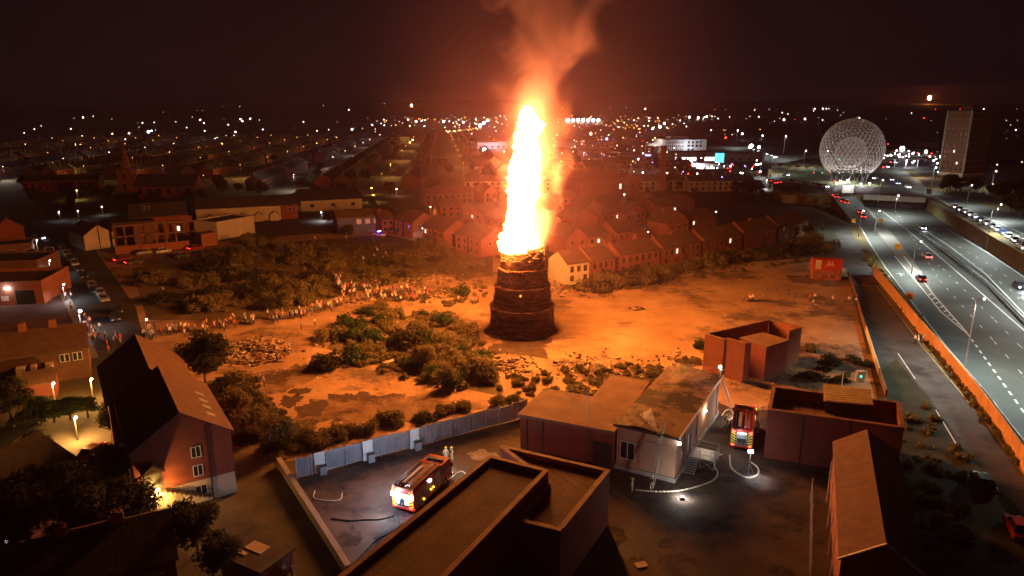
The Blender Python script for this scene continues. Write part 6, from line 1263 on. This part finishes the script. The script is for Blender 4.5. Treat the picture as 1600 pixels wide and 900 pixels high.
ql = [(1492, 325), (1499, 329), (1508, 333), (1515, 337), (1524, 341), (1532, 346), (1541, 351), (1550, 356), (1558, 361), (1567, 366), (1576, 372), (1585, 378)]
for i, (px, py) in enumerate(ql): car(px, py, -6, -3.6, ('white', 'blue', 'white', 'silver')[i % 4], 'car queueing with dazzling headlights on the upper right road', 3, RZ, 'cars queueing on the upper right road', beam=160 if i % 3 == 0 else 0)
for o in [o for o in bpy.data.objects if o.get('group') == 'cars queueing on the upper right road']: o.rotation_euler.z += pi
car(1597, 389, 6, 3.6, 'white', 'white van at the right edge of the traffic queue', 1, RZ, van=True)
for px, py, dx, dy, c, lb, li in [(a[0], a[1], a[2], a[3], a[4], a[5], 3 if a[4] in ('blue', 'white') else 2 if a[4] == 'red' or 'red' in a[5] else 3) for a in ((1392, 282, 8, 3, 'blue', 'front of two cars leaving the roundabout'), (1402, 288, 8, 3, 'blue', 'second of two cars leaving the roundabout'), (1418, 294, 8, 3, 'white', 'white car beside the retaining wall top'), (1386, 262, 6, 2, 'white', 'car with headlights behind the sphere sculpture'), (1398, 255, 5, 2, 'silver', 'silver car at the petrol station'), (1368, 280, -6, 1, 'silver', 'car passing right of the sphere floodlights'), (1300, 306, -6, -2, 'silver', 'pale car joining at the billboard'), (1306, 309, -6, -6, 'red', 'upper car braking on the slip road'), (1316, 316, -6, -7, 'red', 'middle car braking on the slip road'), (1322, 318, -6, -7, 'white', 'lower car braking on the slip road'), (1204, 284, -6, -2, 'red', 'red-lit car waiting at the left of the roundabout'), (1210, 287, -6, -2, 'silver', 'second red-lit car waiting at the roundabout'), (1216, 286, -6, -2, 'red', 'third red-lit car waiting at the roundabout'), (1228, 275, 6, 1, 'dark', 'dark car on the far arc of the roundabout'), (1278, 272, 6, 0, 'dark', 'car in the middle of the far roundabout arc'), (1304, 272, 6, 0, 'dark', 'car right of the middle of the far arc'))]:
    car(px, py, dx, dy, c, lb, li, RZ)
for i in range(9): car(1232 + i * 7, 284 + i * 1.1, 6, 1, ('silver', 'dark', 'white')[i % 3], 'car in the packed line across the roundabout front', 1, RZ, 'cars packed across the roundabout front')
for i in range(12): car(1062 + i * 9.5, 277 + i * .9, 2, -3, ('silver', 'dark', 'white', 'red')[i % 4], 'car parked in front of the lit shops', 0, .05, 'cars parked at the shops')
for i in range(7): car(1068 + i * 5, 290 + i * .3, 6, 1, ('dark', 'silver')[i % 2], 'dark car parked behind the yellow-lit trees', 0, 0, 'cars parked behind the yellow-lit trees')
for i in range(7): car(1170 + i * 7, 232 + i * 2.4, 6, 2, 'white', 'headlit car on the far motorway', 1, .3, 'cars on the far motorway')
# left street cars
lc = [((97, 387), 'dark'), ((101, 393), 'dark'), ((105, 399), 'silver'), ((110, 406), 'dark'), ((117, 414), 'silver'), ((124, 424), 'dark'), ((131, 434), 'dark'), ((144, 449), 'silver'), ((149, 457), 'dark'), ((157, 461), 'silver'), ((163, 470), 'silver')]
for i, ((px, py), c) in enumerate(lc): car(px, py, 5, 7, c, ('dark' if c == 'dark' else 'silver') + ' car parked on the right side of the left street', 0, 0, 'cars parked along the left street')
car(184, 488, 5, 9, 'dark', 'upper dark car at the wide end of the left street'); car(180, 500, 4, 9, 'dark', 'lower dark car at the wide end of the left street'); car(58, 375, 8, 0, 'white', 'white car crossing the top of the left street', 3)
for px, py, dx, dy, c, lb, li in ((193, 408, 7, -1, 'red', 'red-lit car left of the bushes in the waste car park', 2), (210, 412, 7, -1, 'dark', 'dark car with white plate in the waste car park', 2), (225, 397, 7, -1, 'silver', 'silver car by the orange boundary wall', 0), (255, 395, 7, -1, 'white', 'long pale car by the orange boundary wall', 0), (285, 402, 7, -1, 'dark', 'dark car between the parked vans', 0), (306, 390, 6, -1, 'red', 'red car at the low orange block', 2), (310, 400, 6, -1, 'dark', 'dark car beside the low orange block', 0), (357, 397, 6, 1, 'silver', 'silver car below the sand-coloured wall', 0), (364, 406, 6, 1, 'red', 'red car below the sand-coloured wall', 2), (318, 374, 0, -8, 'dark', 'dark car inside the frame building yard', 0), (45, 662, 7, -1, 'dark', 'dark car with a headlight glint under the lit trees', 0), (165, 722, 10, -6, 'dark', 'dark car in the small car park near the house', 0), (150, 712, 10, -6, 'red', 'red-tinted car left in the small car park', 0), (930, 398, 6, -1, 'dark', 'dark car on the drive between the brick houses', 0), (975, 386, 6, -1, 'dark', 'dark car parked before the orange-lit house', 0), (1092, 371, 6, -1, 'dark', 'car parked behind the middle terrace', 0), (1105, 369, 6, -1, 'silver', 'silver car behind the middle terrace', 0)):
    car(px, py, dx, dy, c, lb, li)
t = car(593, 369, 6, 1, 'white', 'police car with a blue light in front of the blue-grey hall', 2, name='police_car'); mb = MB(); mb.box(-.2, .2, -.5, .5, 1.47, 1.75); mb.build('light_bar', M['e_blue'], t); plight('blue_beacon', (0, -1.0, 2.1), 130, (.2, .1, 1), .2, t)
# ---------------------------------------------------------------- fire engines
def engine(px, py, qx, qy, label, e1):
    a = P(px, py); b = P(qx, qy); d = (b - a).normalized(); rz = math.atan2(d.y, d.x); t = thing('fire_engine', label, 'fire engine', tuple(a), rz)   # origin at the rear, x forward
    W_ = 1.28; L = 8.0
    mb = MB(); mb.box(.05, L - 2.3, -W_, W_, .55, 2.75); mb.build('body', M['red'], t)
    mb = MB(); n0 = [(L - 2.25, .5), (L - .02, .5), (L, 1.5), (L - .22, 2.75), (L - 2.25, 2.85)]
    for y in (-W_, W_): mb.face([(x, y, z) for x, z in (n0 if y < 0 else reversed(n0))])
    for i in range(5): (x0, z0), (x1, z1) = n0[i], n0[(i + 1) % 5]; mb.face([(x1, -W_, z1), (x0, -W_, z0), (x0, W_, z0), (x1, W_, z1)])
    cb = mb.build('cab', M['red'], t)
    mb = MB(); mb.face([(L + .012, -W_ + .12, 1.55), (L + .012, W_ - .12, 1.55), (L - .19, W_ - .18, 2.6), (L - .19, -W_ + .18, 2.6)]); mb.build('windscreen', M['glass'], cb)
    for s in (-1, 1):
        for x0 in (L - 1.05, L - 2.05): mb = MB(); mb.box(x0 - .38, x0 + .38, s * W_ - .02, s * W_ + .02, 1.6, 2.45); mb.build('side_window', M['glass'], cb)
        for k in range(4): mb = MB(); mb.box(.35 + k * 1.32, 1.5 + k * 1.32, s * W_ - .03, s * W_ + .03, .95, 2.5); mb.build('locker_shutter', M['metal'], t)
        mb = MB()
        for k in range(14): mb.box(.1 + k * .56, .38 + k * .56, s * (W_ + .02) - .02, s * (W_ + .02) + .02, .62, .84)
        tag(mb.build('yellow_checks', M['yellow'], t), kind='stuff')
        for x in (1.7, L - 1.5):
            mb = MB(); mb.bar((x, s * (W_ - .3), .5), (x, s * (W_ + .03), .5), .5, 0, 16); w_ = mb.build('wheel', M['black'], t); mb = MB(); mb.bar((x, s * (W_ - .1), .5), (x, s * (W_ + .05), .5), .26, 0, 12); mb.build('rim', M['metal'], w_)
        # rear chevrons
        ch = MB(); 
        for k in range(6): z = .7 + k * .34; ch.face([(.03, s * .72, z), (.03, s * 1.22, z + .25 * 1), (.03, s * 1.22, z + .43), (.03, s * .72, z + .18)])
        ch2 = MB(); ch2.box(.035, .05, min(s * .70, s * 1.25), max(s * .70, s * 1.25), .62, 2.72); ch2.build('chevron_board', M['black'], t)
        o = ch.build('chevron_stripes', M['yellow'], t); o.location.x = -.01; o['kind'] = 'stuff'
        mb = MB(); mb.box(-.06, .04, s * 1.0 - .13, s * 1.0 + .13, 2.45, 2.68); mb.build('rear_beacon', M['e_red'], t)
        mb = MB(); mb.box(-.05, .04, s * 1.0 - .12, s * 1.0 + .12, .72, .88); mb.build('tail_light', M['e_red'], t)
        mb = MB(); mb.bar((L - .1, s * (W_ + .1), 1.7), (L - .1, s * (W_ + .1), 2.2), .09); mb.build('mirror', M['darkmetal'], cb)
    mb = MB(); mb.box(-.02, .06, -.62, .62, .8, 2.3); rs = mb.build('rear_shutter', M['metal'], t); mb = MB(); mb.box(-.10, -.02, -.5, .5, 1.0, 1.75); mb.build('pump_panel', M['darkmetal'], rs)
    for k, y in enumerate((-.35, 0, .35)): mb = MB(); mb.bar((-.18, y, 1.2), (-.1, y, 1.2), .08, 0, 8); mb.build('hose_coupling', M['metal'], rs)
    mb = MB(); mb.box(.1, L - 2.4, -W_ + .05, W_ - .05, 2.76, 2.84); rf = mb.build('roof_deck', M['pallet'] if e1 else M['red'], t)
    for y in (-1.15, 1.15): mb = MB(); mb.box(.1, L - 2.4, y - .06, y + .06, 2.85, 3.05); mb.build('roof_rail', M['coping'], rf)
    ld = MB()
    for y in (-.75, -.25): ld.bar((.2, y, 3.12), (L - 2.2, y, 3.2), .045, 0, 5)
    for k in range(16): ld.bar((.4 + k * .34, -.75, 3.13), (.4 + k * .34, -.25, 3.13), .025, 0, 4)
    ld.build('ladder', M['metal'], rf)
    mb = MB(); mb.box(.8, 4.6, .15, .55, 2.86, 3.1); mb.build('hose_box', M['wood'], rf); mb = MB(); mb.bar((.4, .8, 3.0), (5.2, .8, 3.0), .11, 0, 8); mb.build('suction_pipe', M['black'], rf)
    mb = MB(); mb.box(L - 1.5, L - 1.1, -1.0, 1.0, 2.84, 3.02); mb.build('beacon_bar', M['darkmetal'], cb)
    mb = MB(); mb.box(L - .0, L + .25, -W_, W_, .42, .8); mb.build('bumper', M['white'], cb)
    return t, rz
t, rz = engine(630, 803, 695, 741, 'red fire engine with glaring white rear lights near the steel fence', True)
for s in (-1, 1):
    for k, (y, z) in enumerate(((s * 1.1, 2.1), (s * .45, 1.95), (s * .5, 1.45))): mb = MB(); mb.box(-.13, -.02, y - .17, y + .17, z - .2, z + .2); mb.build('scene_light', M['e_cool'], t)
mb = MB(); mb.box(-.06, .03, -.12, .12, 1.0, 1.3); mb.build('blue_lamp', M['e_blue'], t)
for k, x in enumerate((1.9, 3.4, 3.9)): mb = MB(); mb.ball((x, -1.36, 1.3 if k else 1.0), .1, 0, 8, 5); mb.build('side_marker', M['e_amber'], t)
mb = MB(); mb.box(3.0, 3.4, -1.42, -1.33, 2.3, 2.5); mb.build('side_light', M['e_head'], t)
plight('scene_lamp', (-.9, .9, 2.3), 800, (.62, .74, 1), .25, t); plight('side_lamp', (3.0, 2.4, 3.1), 1400, (.6, .72, 1), .3, t); plight('cab_lamp', (8.9, -.6, 2.0), 380, (1, .93, .82), .2, t); plight('red_lamp', (-.5, -1.2, .9), 60, (1, .08, .05), .1, t)
t, rz = engine(1157, 706, 1163, 650, 'fire engine with yellow and black rear chevrons beside the walled building', False)
plight('work_lamp', (-1.2, .3, 2.4), 90, (.9, .95, 1), .2, t)
mb = MB(); mb.box(-.1, -.02, -.5, .5, 2.36, 2.5); mb.build('locker_light', M['e_shop'], t)
plight('front_lamp', (9.2, .4, 1.5), 500, (1, .9, .8), .2, t)
# floodlight on tripod, then lamps added to light the yard and wall
c = P(1170, 738); t = thing('work_light', 'bright portable floodlight on a tripod behind the chevroned engine', 'floodlight', tuple(c)); mb = MB(); [mb.bar((cos(a) * .5, sin(a) * .5, 0), (0, 0, 1.0), .025) for a in (0, 2.1, 4.2)]; mb.bar((0, 0, .9), (0, 0, 2.5), .03); mb.build('tripod', M['metal'], t); mb = MB(); mb.box(-.25, .25, -.1, .1, 2.45, 2.75); mb.build('lamp_head', M['e_white'], t); slight('flood', (0, -.3, 2.4), 900, (.95, .97, 1), (.4, -1.6, 0), 70, .1, t, 1.0); plight('flood_spill', (0, -.6, 2.2), 90, (.95, .97, 1), .15, t)
a, rz, L, D = ST; c = Vector((a.x, a.y, 0)) + Vector((cos(rz) * (L + .2), sin(rz) * (L + .2), 5.0)); t = thing('added_yard_spot', 'added spotlight on the corner of the station building lighting the yard', 'floodlight', tuple(c)); mb = MB(); mb.box(-.15, .15, -.5, -.35, -.2, .1); mb.build('lamp_head', M['e_white'], t); tg = P(1066, 778); slight('flood', (0, -.7, -.1), 2600, (.95, .97, 1), tuple(Matrix.Rotation(0, 3, 'Z') @ (tg - c)), 30, .1, t, 1.0)  # spot added to make the bright pool on the yard
c = P(1066, 780); t = thing('added_wall_fill', 'low lamp added on the yard to light the station front', 'floodlight', tuple(c)); mb = MB(); mb.box(-.2, .2, -.15, .15, 0, .25); mb.build('lamp_case', M['darkmetal'], t); mb = MB(); mb.box(-.17, .17, -.12, .12, .26, .34); mb.build('lens', M['e_shop'], t); plight('flood', (0, .2, .75), 380, (1, .95, .88), .12, t)  # lamp added to brighten the station's front wall
# ladders and crew on them
w0 = Vector((a.x, a.y, 0)); ex = Vector((cos(rz), sin(rz), 0)); ny = Vector((-sin(rz), cos(rz), 0))
def ladder(p0, p1, label, w_=.42, n=18):
    t = thing('ladder', label, 'ladder', tuple(p0)); d = p1 - p0; sd = d.cross(Vector((0, 0, 1))).normalized() * w_ / 2
    for s in (-1, 1): mb = MB(); mb.bar(sd * s, d + sd * s, .04, 0, 5); mb.build('rail', M['metal'], t)
    for k in range(1, n): q_ = d * (k / n); mb = MB(); mb.bar(q_ - sd, q_ + sd, .022, 0, 4); mb.build('rung', M['metal'], t)
    return t
lp0 = w0 + ex * (L * .72) - ny * 1.5; lp1 = w0 + ex * (L * .80) - ny * .45 + Vector((0, 0, 7.6)); ladder(lp0, lp1, 'aluminium ladder leaning on the station front wall')
lq = lp0.lerp(lp1, .60) - ny * .28; firefighter(0, 0, 3, rz + pi * 1.0 + .2, 'firefighter high on the wall ladder spraying water onto the roof', pos=lq + Vector((0, 0, .05)), dark=True)
def jet(p0, p1, r, label, dens):
    d = p1 - p0; mb = MB(); mb.bar((0, 0, 0), tuple(d), .06, 0, 14, r2=r); m, tt, v = volmat('water mist', dens, (.95, .93, .9), aniso=.3); c3_ = N(tt, 'ShaderNodeTexCoord'); n3_ = N(tt, 'ShaderNodeTexNoise'); n3_.inputs['Scale'].default_value = 2.2; n3_.inputs['Detail'].default_value = 3; tt.links.new(c3_.outputs['Object'], n3_.inputs['Vector']); m3_ = N(tt, 'ShaderNodeMapRange'); m3_.inputs[1].default_value = .42; m3_.inputs[2].default_value = .72; m3_.inputs[3].default_value = 0; m3_.inputs[4].default_value = dens * 2.6; tt.links.new(n3_.outputs['Fac'], m3_.inputs[0]); tt.links.new(m3_.outputs[0], v.inputs['Density']); o = mb.build('water_spray', m); o.location = p0; tag(o, label, 'water spray', kind='stuff')
nz = lq + Vector((0, 0, 1.35)) - ex * .3 + ny * .35; jet(nz, nz + Vector((-1.3, .6, 2.2)), .75, 'fan of water from the hose on the wall ladder', 1.6)
e2 = P(1150, 650); top = P(1124, 583, 6.6); ladder(e2 + Vector((0, 1.5, 0)), top, 'aerial ladder rising to the roof corner behind the station', .6, 22)
firefighter(0, 0, 1, 1.2, 'firefighter with a bright headlamp at the top of the aerial ladder', pos=top + Vector((.1, -.1, -.6)))
t = thing('head_torch', 'dazzling white-blue lamp at the top of the aerial ladder', 'lamp', tuple(top + Vector((-.1, -.45, 1.0)))); mb = MB(); mb.ball((0, 0, 0), .2); mb.build('lens', M['e_cool'], t); mb = MB(); mb.box(-.1, .1, .15, .3, -.1, .1); mb.build('lamp_case', M['darkmetal'], t); plight('torch_lamp', (0, -.5, 0), 30, (.8, .87, 1), .1, t)
jet(top + Vector((-.4, -.3, .9)), P(1046, 588, 6.6) + Vector((0, 0, .6)), 1.5, 'long mist of water blown across the station roof', .12)
# hoses
def hose(pts, r, label, z=.07, m='hose', zz=0):
    w_ = [P(x, y, 0) for x, y in pts]; out = []
    for i in range(len(w_) - 1):
        p0, p1, p2, p3 = w_[max(0, i - 1)], w_[i], w_[i + 1], w_[min(len(w_) - 1, i + 2)]
        for k in range(6): t = k / 6; out.append(.5 * ((2 * p1) + (p2 - p0) * t + (2 * p0 - 5 * p1 + 4 * p2 - p3) * t * t + (3 * p1 - p0 - 3 * p2 + p3) * t ** 3) + Vector((0, 0, z)))
    mb = MB(); mb.tube(out, r, 0, 6); tag(mb.build('hose', M[m], smooth=True), label, 'hose')
hose([(992, 766), (1027, 769), (1064, 767), (1102, 757), (1118, 748), (1121, 738), (1116, 728), (1120, 715), (1130, 710)], .085, 'pale hose snaking from the station ladder to the far engine')
hose([(1140, 712), (1142, 730), (1152, 740), (1168, 747), (1183, 743), (1184, 732), (1172, 722)], .085, 'pale hose looping round the tripod floodlight')
hose([(518, 811), (545, 814), (570, 813), (596, 812), (618, 806)], .06, 'dark hose running left from the near engine', m='black'); hose([(622, 806), (624, 822), (606, 835), (588, 845), (566, 868), (548, 884)], .06, 'dark hose curling down beside the parapet roof', m='black')
hose([(492, 768), (490, 778), (500, 782), (520, 783), (532, 781), (535, 770)], .06, 'short pale hose loop near the fence wall')
hose([(700, 752), (712, 742), (722, 738), (730, 744)], .07, 'hose beside the near engine cab')
hose([(1128, 650), (1134, 642), (1142, 641), (1146, 650), (1140, 656), (1130, 656)], .07, 'coiled pale hose at the foot of the aerial ladder')
# ---------------------------------------------------------------- fences and walls
FP = [(464, 748), (511, 736), (570, 719), (644, 700), (706, 683), (760, 668), (800, 658), (824, 650)]
sf = thing('steel_fence', 'tall grey corrugated steel hoarding along the lit yard', 'fence')
fp = along(FP, step=2.2)
for i, (p, q_) in enumerate(zip(fp, fp[1:])):
    d = (q_ - p).normalized(); n = Vector((-d.y, d.x, 0)); l = (q_ - p).length; mb = MB(); k = 11
    for j in range(k):
        a0 = p + d * (l * j / k + .01); a1 = p + d * (l * (j + 1) / k - .0); o_ = n * (.045 if j % 2 else -.0); b0 = a0 + o_; b1 = a1 + o_
        mb.prism([(b0.x, b0.y), (b1.x, b1.y), (b1.x + n.x * .03, b1.y + n.y * .03), (b0.x + n.x * .03, b0.y + n.y * .03)], .08, 2.45 + (.02 if i % 3 else -.05))
    mb.build('panel', M['fencemetal'], sf); mb = MB(); mb.bar(p - n * .05, p - n * .05 + Vector((0, 0, 2.65)), .06, 0, 6); mb.build('post', M['metal'], sf)
for zz in (.25, 2.3): mb = MB(); mb.tube([p - Vector((0, .09, 0)) + Vector((0, 0, zz)) for p in fp], .035, 0, 4); mb.build('rail', M['metal'], sf)
for x0, x1, y, lb in ((494, 510, 737, 'white access panel leftmost on the steel hoarding'), (569, 584, 718, 'white access panel in the middle of the steel hoarding'), (642, 656, 699, 'white access panel rightmost on the steel hoarding')):
    a0, a1 = P(x0, y + 2), P(x1, y - 2); t = thing('access_panel', lb, 'panel', tuple(a0 + Vector((0, -.35, 0))), math.atan2(a1.y - a0.y, a1.x - a0.x)); l = (a1 - a0).length; mb = MB(); mb.box(0, l, -.05, 0, .1, 2.6); mb.build('panel_face', M['white'], t)
    b = thing('utility_box', 'small grey box standing at the ' + lb.split()[3] + ' white access panel', 'box', tuple(a0 + Vector((.75, -.85, 0))), t.rotation_euler.z); mb = MB(); mb.box(0, .75, 0, .4, .1, 1.1); mb.build('box_body', M['fencemetal'], b); mb = MB(); mb.box(-.04, .79, -.04, .44, 1.1, 1.18); mb.build('lid', M['darkmetal'], b); [MB().box(x, x + .08, .05, .13, 0, .1).build('foot', M['darkmetal'], b) for x in (.05, .6)]
bw = thing('yard_wall', 'low rough concrete wall along the left of the lit yard', 'wall')
wallrun(bw, 'wall_panel', along([(436, 728), (462, 768), (492, 815), (518, 856), (545, 900)], step=2.5), 1.1, .55, M['concrete'])
wf = thing('wire_fence', 'wire fence with thin posts behind the station building', 'fence'); wp = along([(872, 628), (920, 617), (962, 606), (1004, 598), (1050, 588), (1098, 578)], step=3)
for p in wp: mb = MB(); mb.bar(p, p + Vector((0, 0, 2.3)), .06, 0, 5); mb.build('post', M['concrete'], wf)
for zz in (.4, .9, 1.4, 1.9, 2.2): mb = MB(); mb.tube([p + Vector((0, 0, zz)) for p in wp], .015, 0, 3); mb.build('wire', M['metal'], wf)
bb = thing('boundary_wall', 'low orange-lit wall between the waste ground and the side road', 'wall'); wallrun(bb, 'wall_panel', along([(1326, 432), (1336, 462), (1346, 498), (1356, 530), (1368, 570), (1384, 620)], step=4), 1.1, .22, M['felt'])
for o_ in list(bb.children)[-7:-2]: o_.data.materials[0] = M['render']
yf = thing('yard_fence', 'thin metal yard fence with pale posts by the pitched hall', 'fence'); yp = [P(1266, 782), P(1266, 826), P(1265, 870), P(1264, 920)]
for p in yp: mb = MB(); mb.bar(p, p + Vector((0, 0, 2.6)), .06, 0, 5); mb.build('post', M['white'], yf)
for zz in (.3, 1.3, 2.4): mb = MB(); mb.tube([p + Vector((0, 0, zz)) for p in yp], .025, 0, 4); mb.build('rail', M['metal'], yf)
mb = MB(); d0 = yp[0]; d1 = yp[3]
pale = MB().bar((0, 0, .2), (0, 0, 2.45), .018, 0, 4).mesh('pale', M['metal'])
for k in range(70): o = link(bpy.data.objects.new('pale', pale), yf); o.location = d0.lerp(d1, (k + .5) / 70)
for px, py, h, lb in ((1314, 612, 3, 'short pale post behind the plant room'),): p = P(px, py); t = thing('post', lb, 'post', tuple(p)); MB().bar((0, 0, 0), (0, 0, h), .06).build('shaft', M['white'], t); MB().box(-.12, .12, -.12, .12, 0, .1).build('foot', M['concrete'], t)
# garden table / hut bottom left
c = P(405, 893); t = thing('garden_shed', 'small shed with orange-lit boards on its dark roof at the bottom left', 'shed', tuple(c), -.5); MB().box(-2.4, 2.4, -1.8, 1.8, 0, 1.9).build('wall', M['brownbrick'], t); r = MB().box(-2.6, 2.6, -2, 2, 1.9, 2.05).build('roof', M['slate'], t); MB().box(-1.4, .6, -.2, 1.0, 2.06, 2.12).build('board', M['wood'], r); MB().box(-1.9, -.4, -1.0, -.6, 2.06, 2.12).build('board', M['wood'], r)
c = P(422, 902); t = thing('white_cabinet', 'small white-topped cabinet right of the garden shed', 'cabinet', tuple(c), -.4); MB().box(-.4, .4, -.35, .35, 0, 1.1).build('body', M['greywall'], t); MB().box(-.5, .5, -.45, .45, 1.1, 1.16).build('top', M['white'], t)
# containers
M['rust'] = mat('faded orange container paint', (.38, .13, .08), (.5, .22, .13), .9, .7, c3=(.2, .08, .05), s3=.7, t3=.5)
A = P(1269, 437); B = P(1314, 438); d = B - A; L = d.length; t = thing('lower_container', 'lower shipping container of a stack of two', 'container', tuple(A), math.atan2(d.y, d.x)); 
def cont(t, L, up):
    cm = M['container'] if up else M['rust']
    MB().box(0, L, 0, 2.4, .0, 2.5).build('body', cm, t); k = 20
    for i in range(k): MB().box(i * L / k + .04, i * L / k + L / k * .55, -.06, 0, .12, 2.38).build('corrugation', cm, t)
    for z in (0, 2.4): MB().box(-.03, L + .03, -.09, -.0, z, z + .12).build('edge_rail', M['red'], t)
cont(t, L, False)
t = thing('upper_container', 'upper red shipping container with cream door and white graffiti', 'container', (A.x, A.y, 2.53), math.atan2(d.y, d.x)); cont(t, L, True)
MB().box(.4, 1.7, -.13, -.07, .1, 2.3).build('door', M['render'], t)
g = MB()
for a0, b0 in (((2.9, .7), (3.5, 2.1)), ((3.5, 2.1), (3.6, 1.0)), ((3.1, 1.2), (4.3, 1.3)), ((3.9, .9), (4.2, 2.1)), ((4.2, 2.1), (4.5, .8))): g.bar((a0[0], -.11, a0[1]), (b0[0], -.11, b0[1]), .08, 0, 4)
g.build('graffiti', M['graffiti'], t)['kind'] = 'stuff'
# road signs
def rsign(px, py, top, m, label, sz, z=0, mark=None):
    p = P(px, py, z); t = thing('road_sign', label, 'road sign', tuple(p), -.35); h = CAMZ - p.y * math.tan(PITCH + math.atan((top - 450) / F)) - z; h = max(h, sz + .5)
    for x in (-.35 * sz, .35 * sz): MB().bar((x, .06, 0), (x, .06, h), .04).build('post', M['metal'], t)
    f = MB().box(-sz / 2, sz / 2, -.03, .03, h - sz, h).build('face', M[m], t)
    if mark == 'works':
        g = MB(); s = sz * .36; cz = h - sz * .5
        for a0, b0 in (((-s, -s * .8), (s, -s * .8)), ((s, -s * .8), (0, s)), ((0, s), (-s, -s * .8))): g.bar((a0[0], -.06, cz + a0[1]), (b0[0], -.06, cz + b0[1]), .07, 0, 4)
        g.build('red_triangle', M['red'], f); g = MB(); g.ball((0, -.06, cz + .15), .1); g.bar((0, -.06, cz + .1), (.05, -.06, cz - .25), .07); g.bar((.05, -.06, cz), (.3, -.06, cz - .35), .04); g.build('black_symbol', M['black'], f)
    if mark == 'box':
        g = MB(); s = sz * .3; cz = h - sz * .5
        for a0, b0 in (((-s, -s), (s, -s)), ((s, -s), (s, s)), ((s, s), (-s, s)), ((-s, s), (-s, -s)), ((-s, 0), (s, 0))): g.bar((a0[0], -.05, cz + a0[1]), (b0[0], -.05, cz + b0[1]), .06, 0, 4)
        g.build('red_symbol', M['orange'], f)
    return t
rsign(1420, 472, 458, 'orange', 'orange roadworks sign with triangle symbol beside the boarded wall', 1.5, mark='works'); rsign(1402, 394, 381, 'yellow', 'yellow square sign on the nose of the slip road', 1.6, mark='box'); rsign(1333, 352, 342, 'yellow', 'small yellow sign on the left of the slip road', 1.3); rsign(1375, 352, 342, 'yellow', 'small yellow sign on the right of the slip road', 1.3)
c = P(1508, 300, RZ); t = thing('forecourt_canopy', 'thin white forecourt canopy at the foot of the tower block', 'canopy', tuple(c)); MB().box(-4, 4, -2, 2, 4.2, 4.6).build('canopy_top', M['white'], t)
for x in (-3.2, 3.2): MB().bar((x, 0, 0), (x, 0, 4.2), .15).build('post', M['white'], t)
c = P(1450, 308, RZ); t = thing('sign_gantry', 'slender white gantry post at the end of the bridge', 'gantry', tuple(c)); MB().bar((0, 0, 0), (0, 0, 3), .2).build('post', M['white'], t); MB().box(-1, 1, -.2, .2, 1.4, 3.4).build('cabinet', M['metal'], t)
# petrol canopy
c = P(1415, 262, RZ); t = thing('petrol_canopy', 'bright petrol station canopy right of the sphere sculpture', 'canopy', tuple(c)); MB().box(-9, 9, -4, 4, 5, 5.8).build('canopy_top', M['white'], t)
for x in (-7, 0, 7): MB().bar((x, 0, 0), (x, 0, 5), .25).build('post', M['white'], t); MB().box(x - 1, x + 1, -1.5, 1.5, 4.85, 4.97).build('canopy_light', M['e_shop'], t)
plight('canopy_lamp', (0, -1, 4.2), 2600, (.92, .96, 1), .4, t)
# ---------------------------------------------------------------- night air
mb = MB(); mb.box(-8800, 8800, -250, 11500, -3, 175)
hm, t, v = volmat('haze air', 0.95e-4, (.95, .56, 1), aniso=.3)
sm, t, v = volmat('drifting smoke', 0, (.95, .52, .9), aniso=.2)
s = fluffy(t, v, BX + 5, BY + 14, -20, 0, 36, .03, .0022, .8, 1, .5)
s2 = N(t, 'ShaderNodeMath', operation='MULTIPLY')
o = column('drifting_smoke', lambda z: (46, 0), 24, sm, BX + 5, BY + 14, 1, 62, 3); tag(o, 'thin drifting smoke lit red around the bonfire', 'smoke', kind='stuff')
tag(mb.build('haze', hm), 'thin smoky night air over the city', 'haze', kind='stuff')
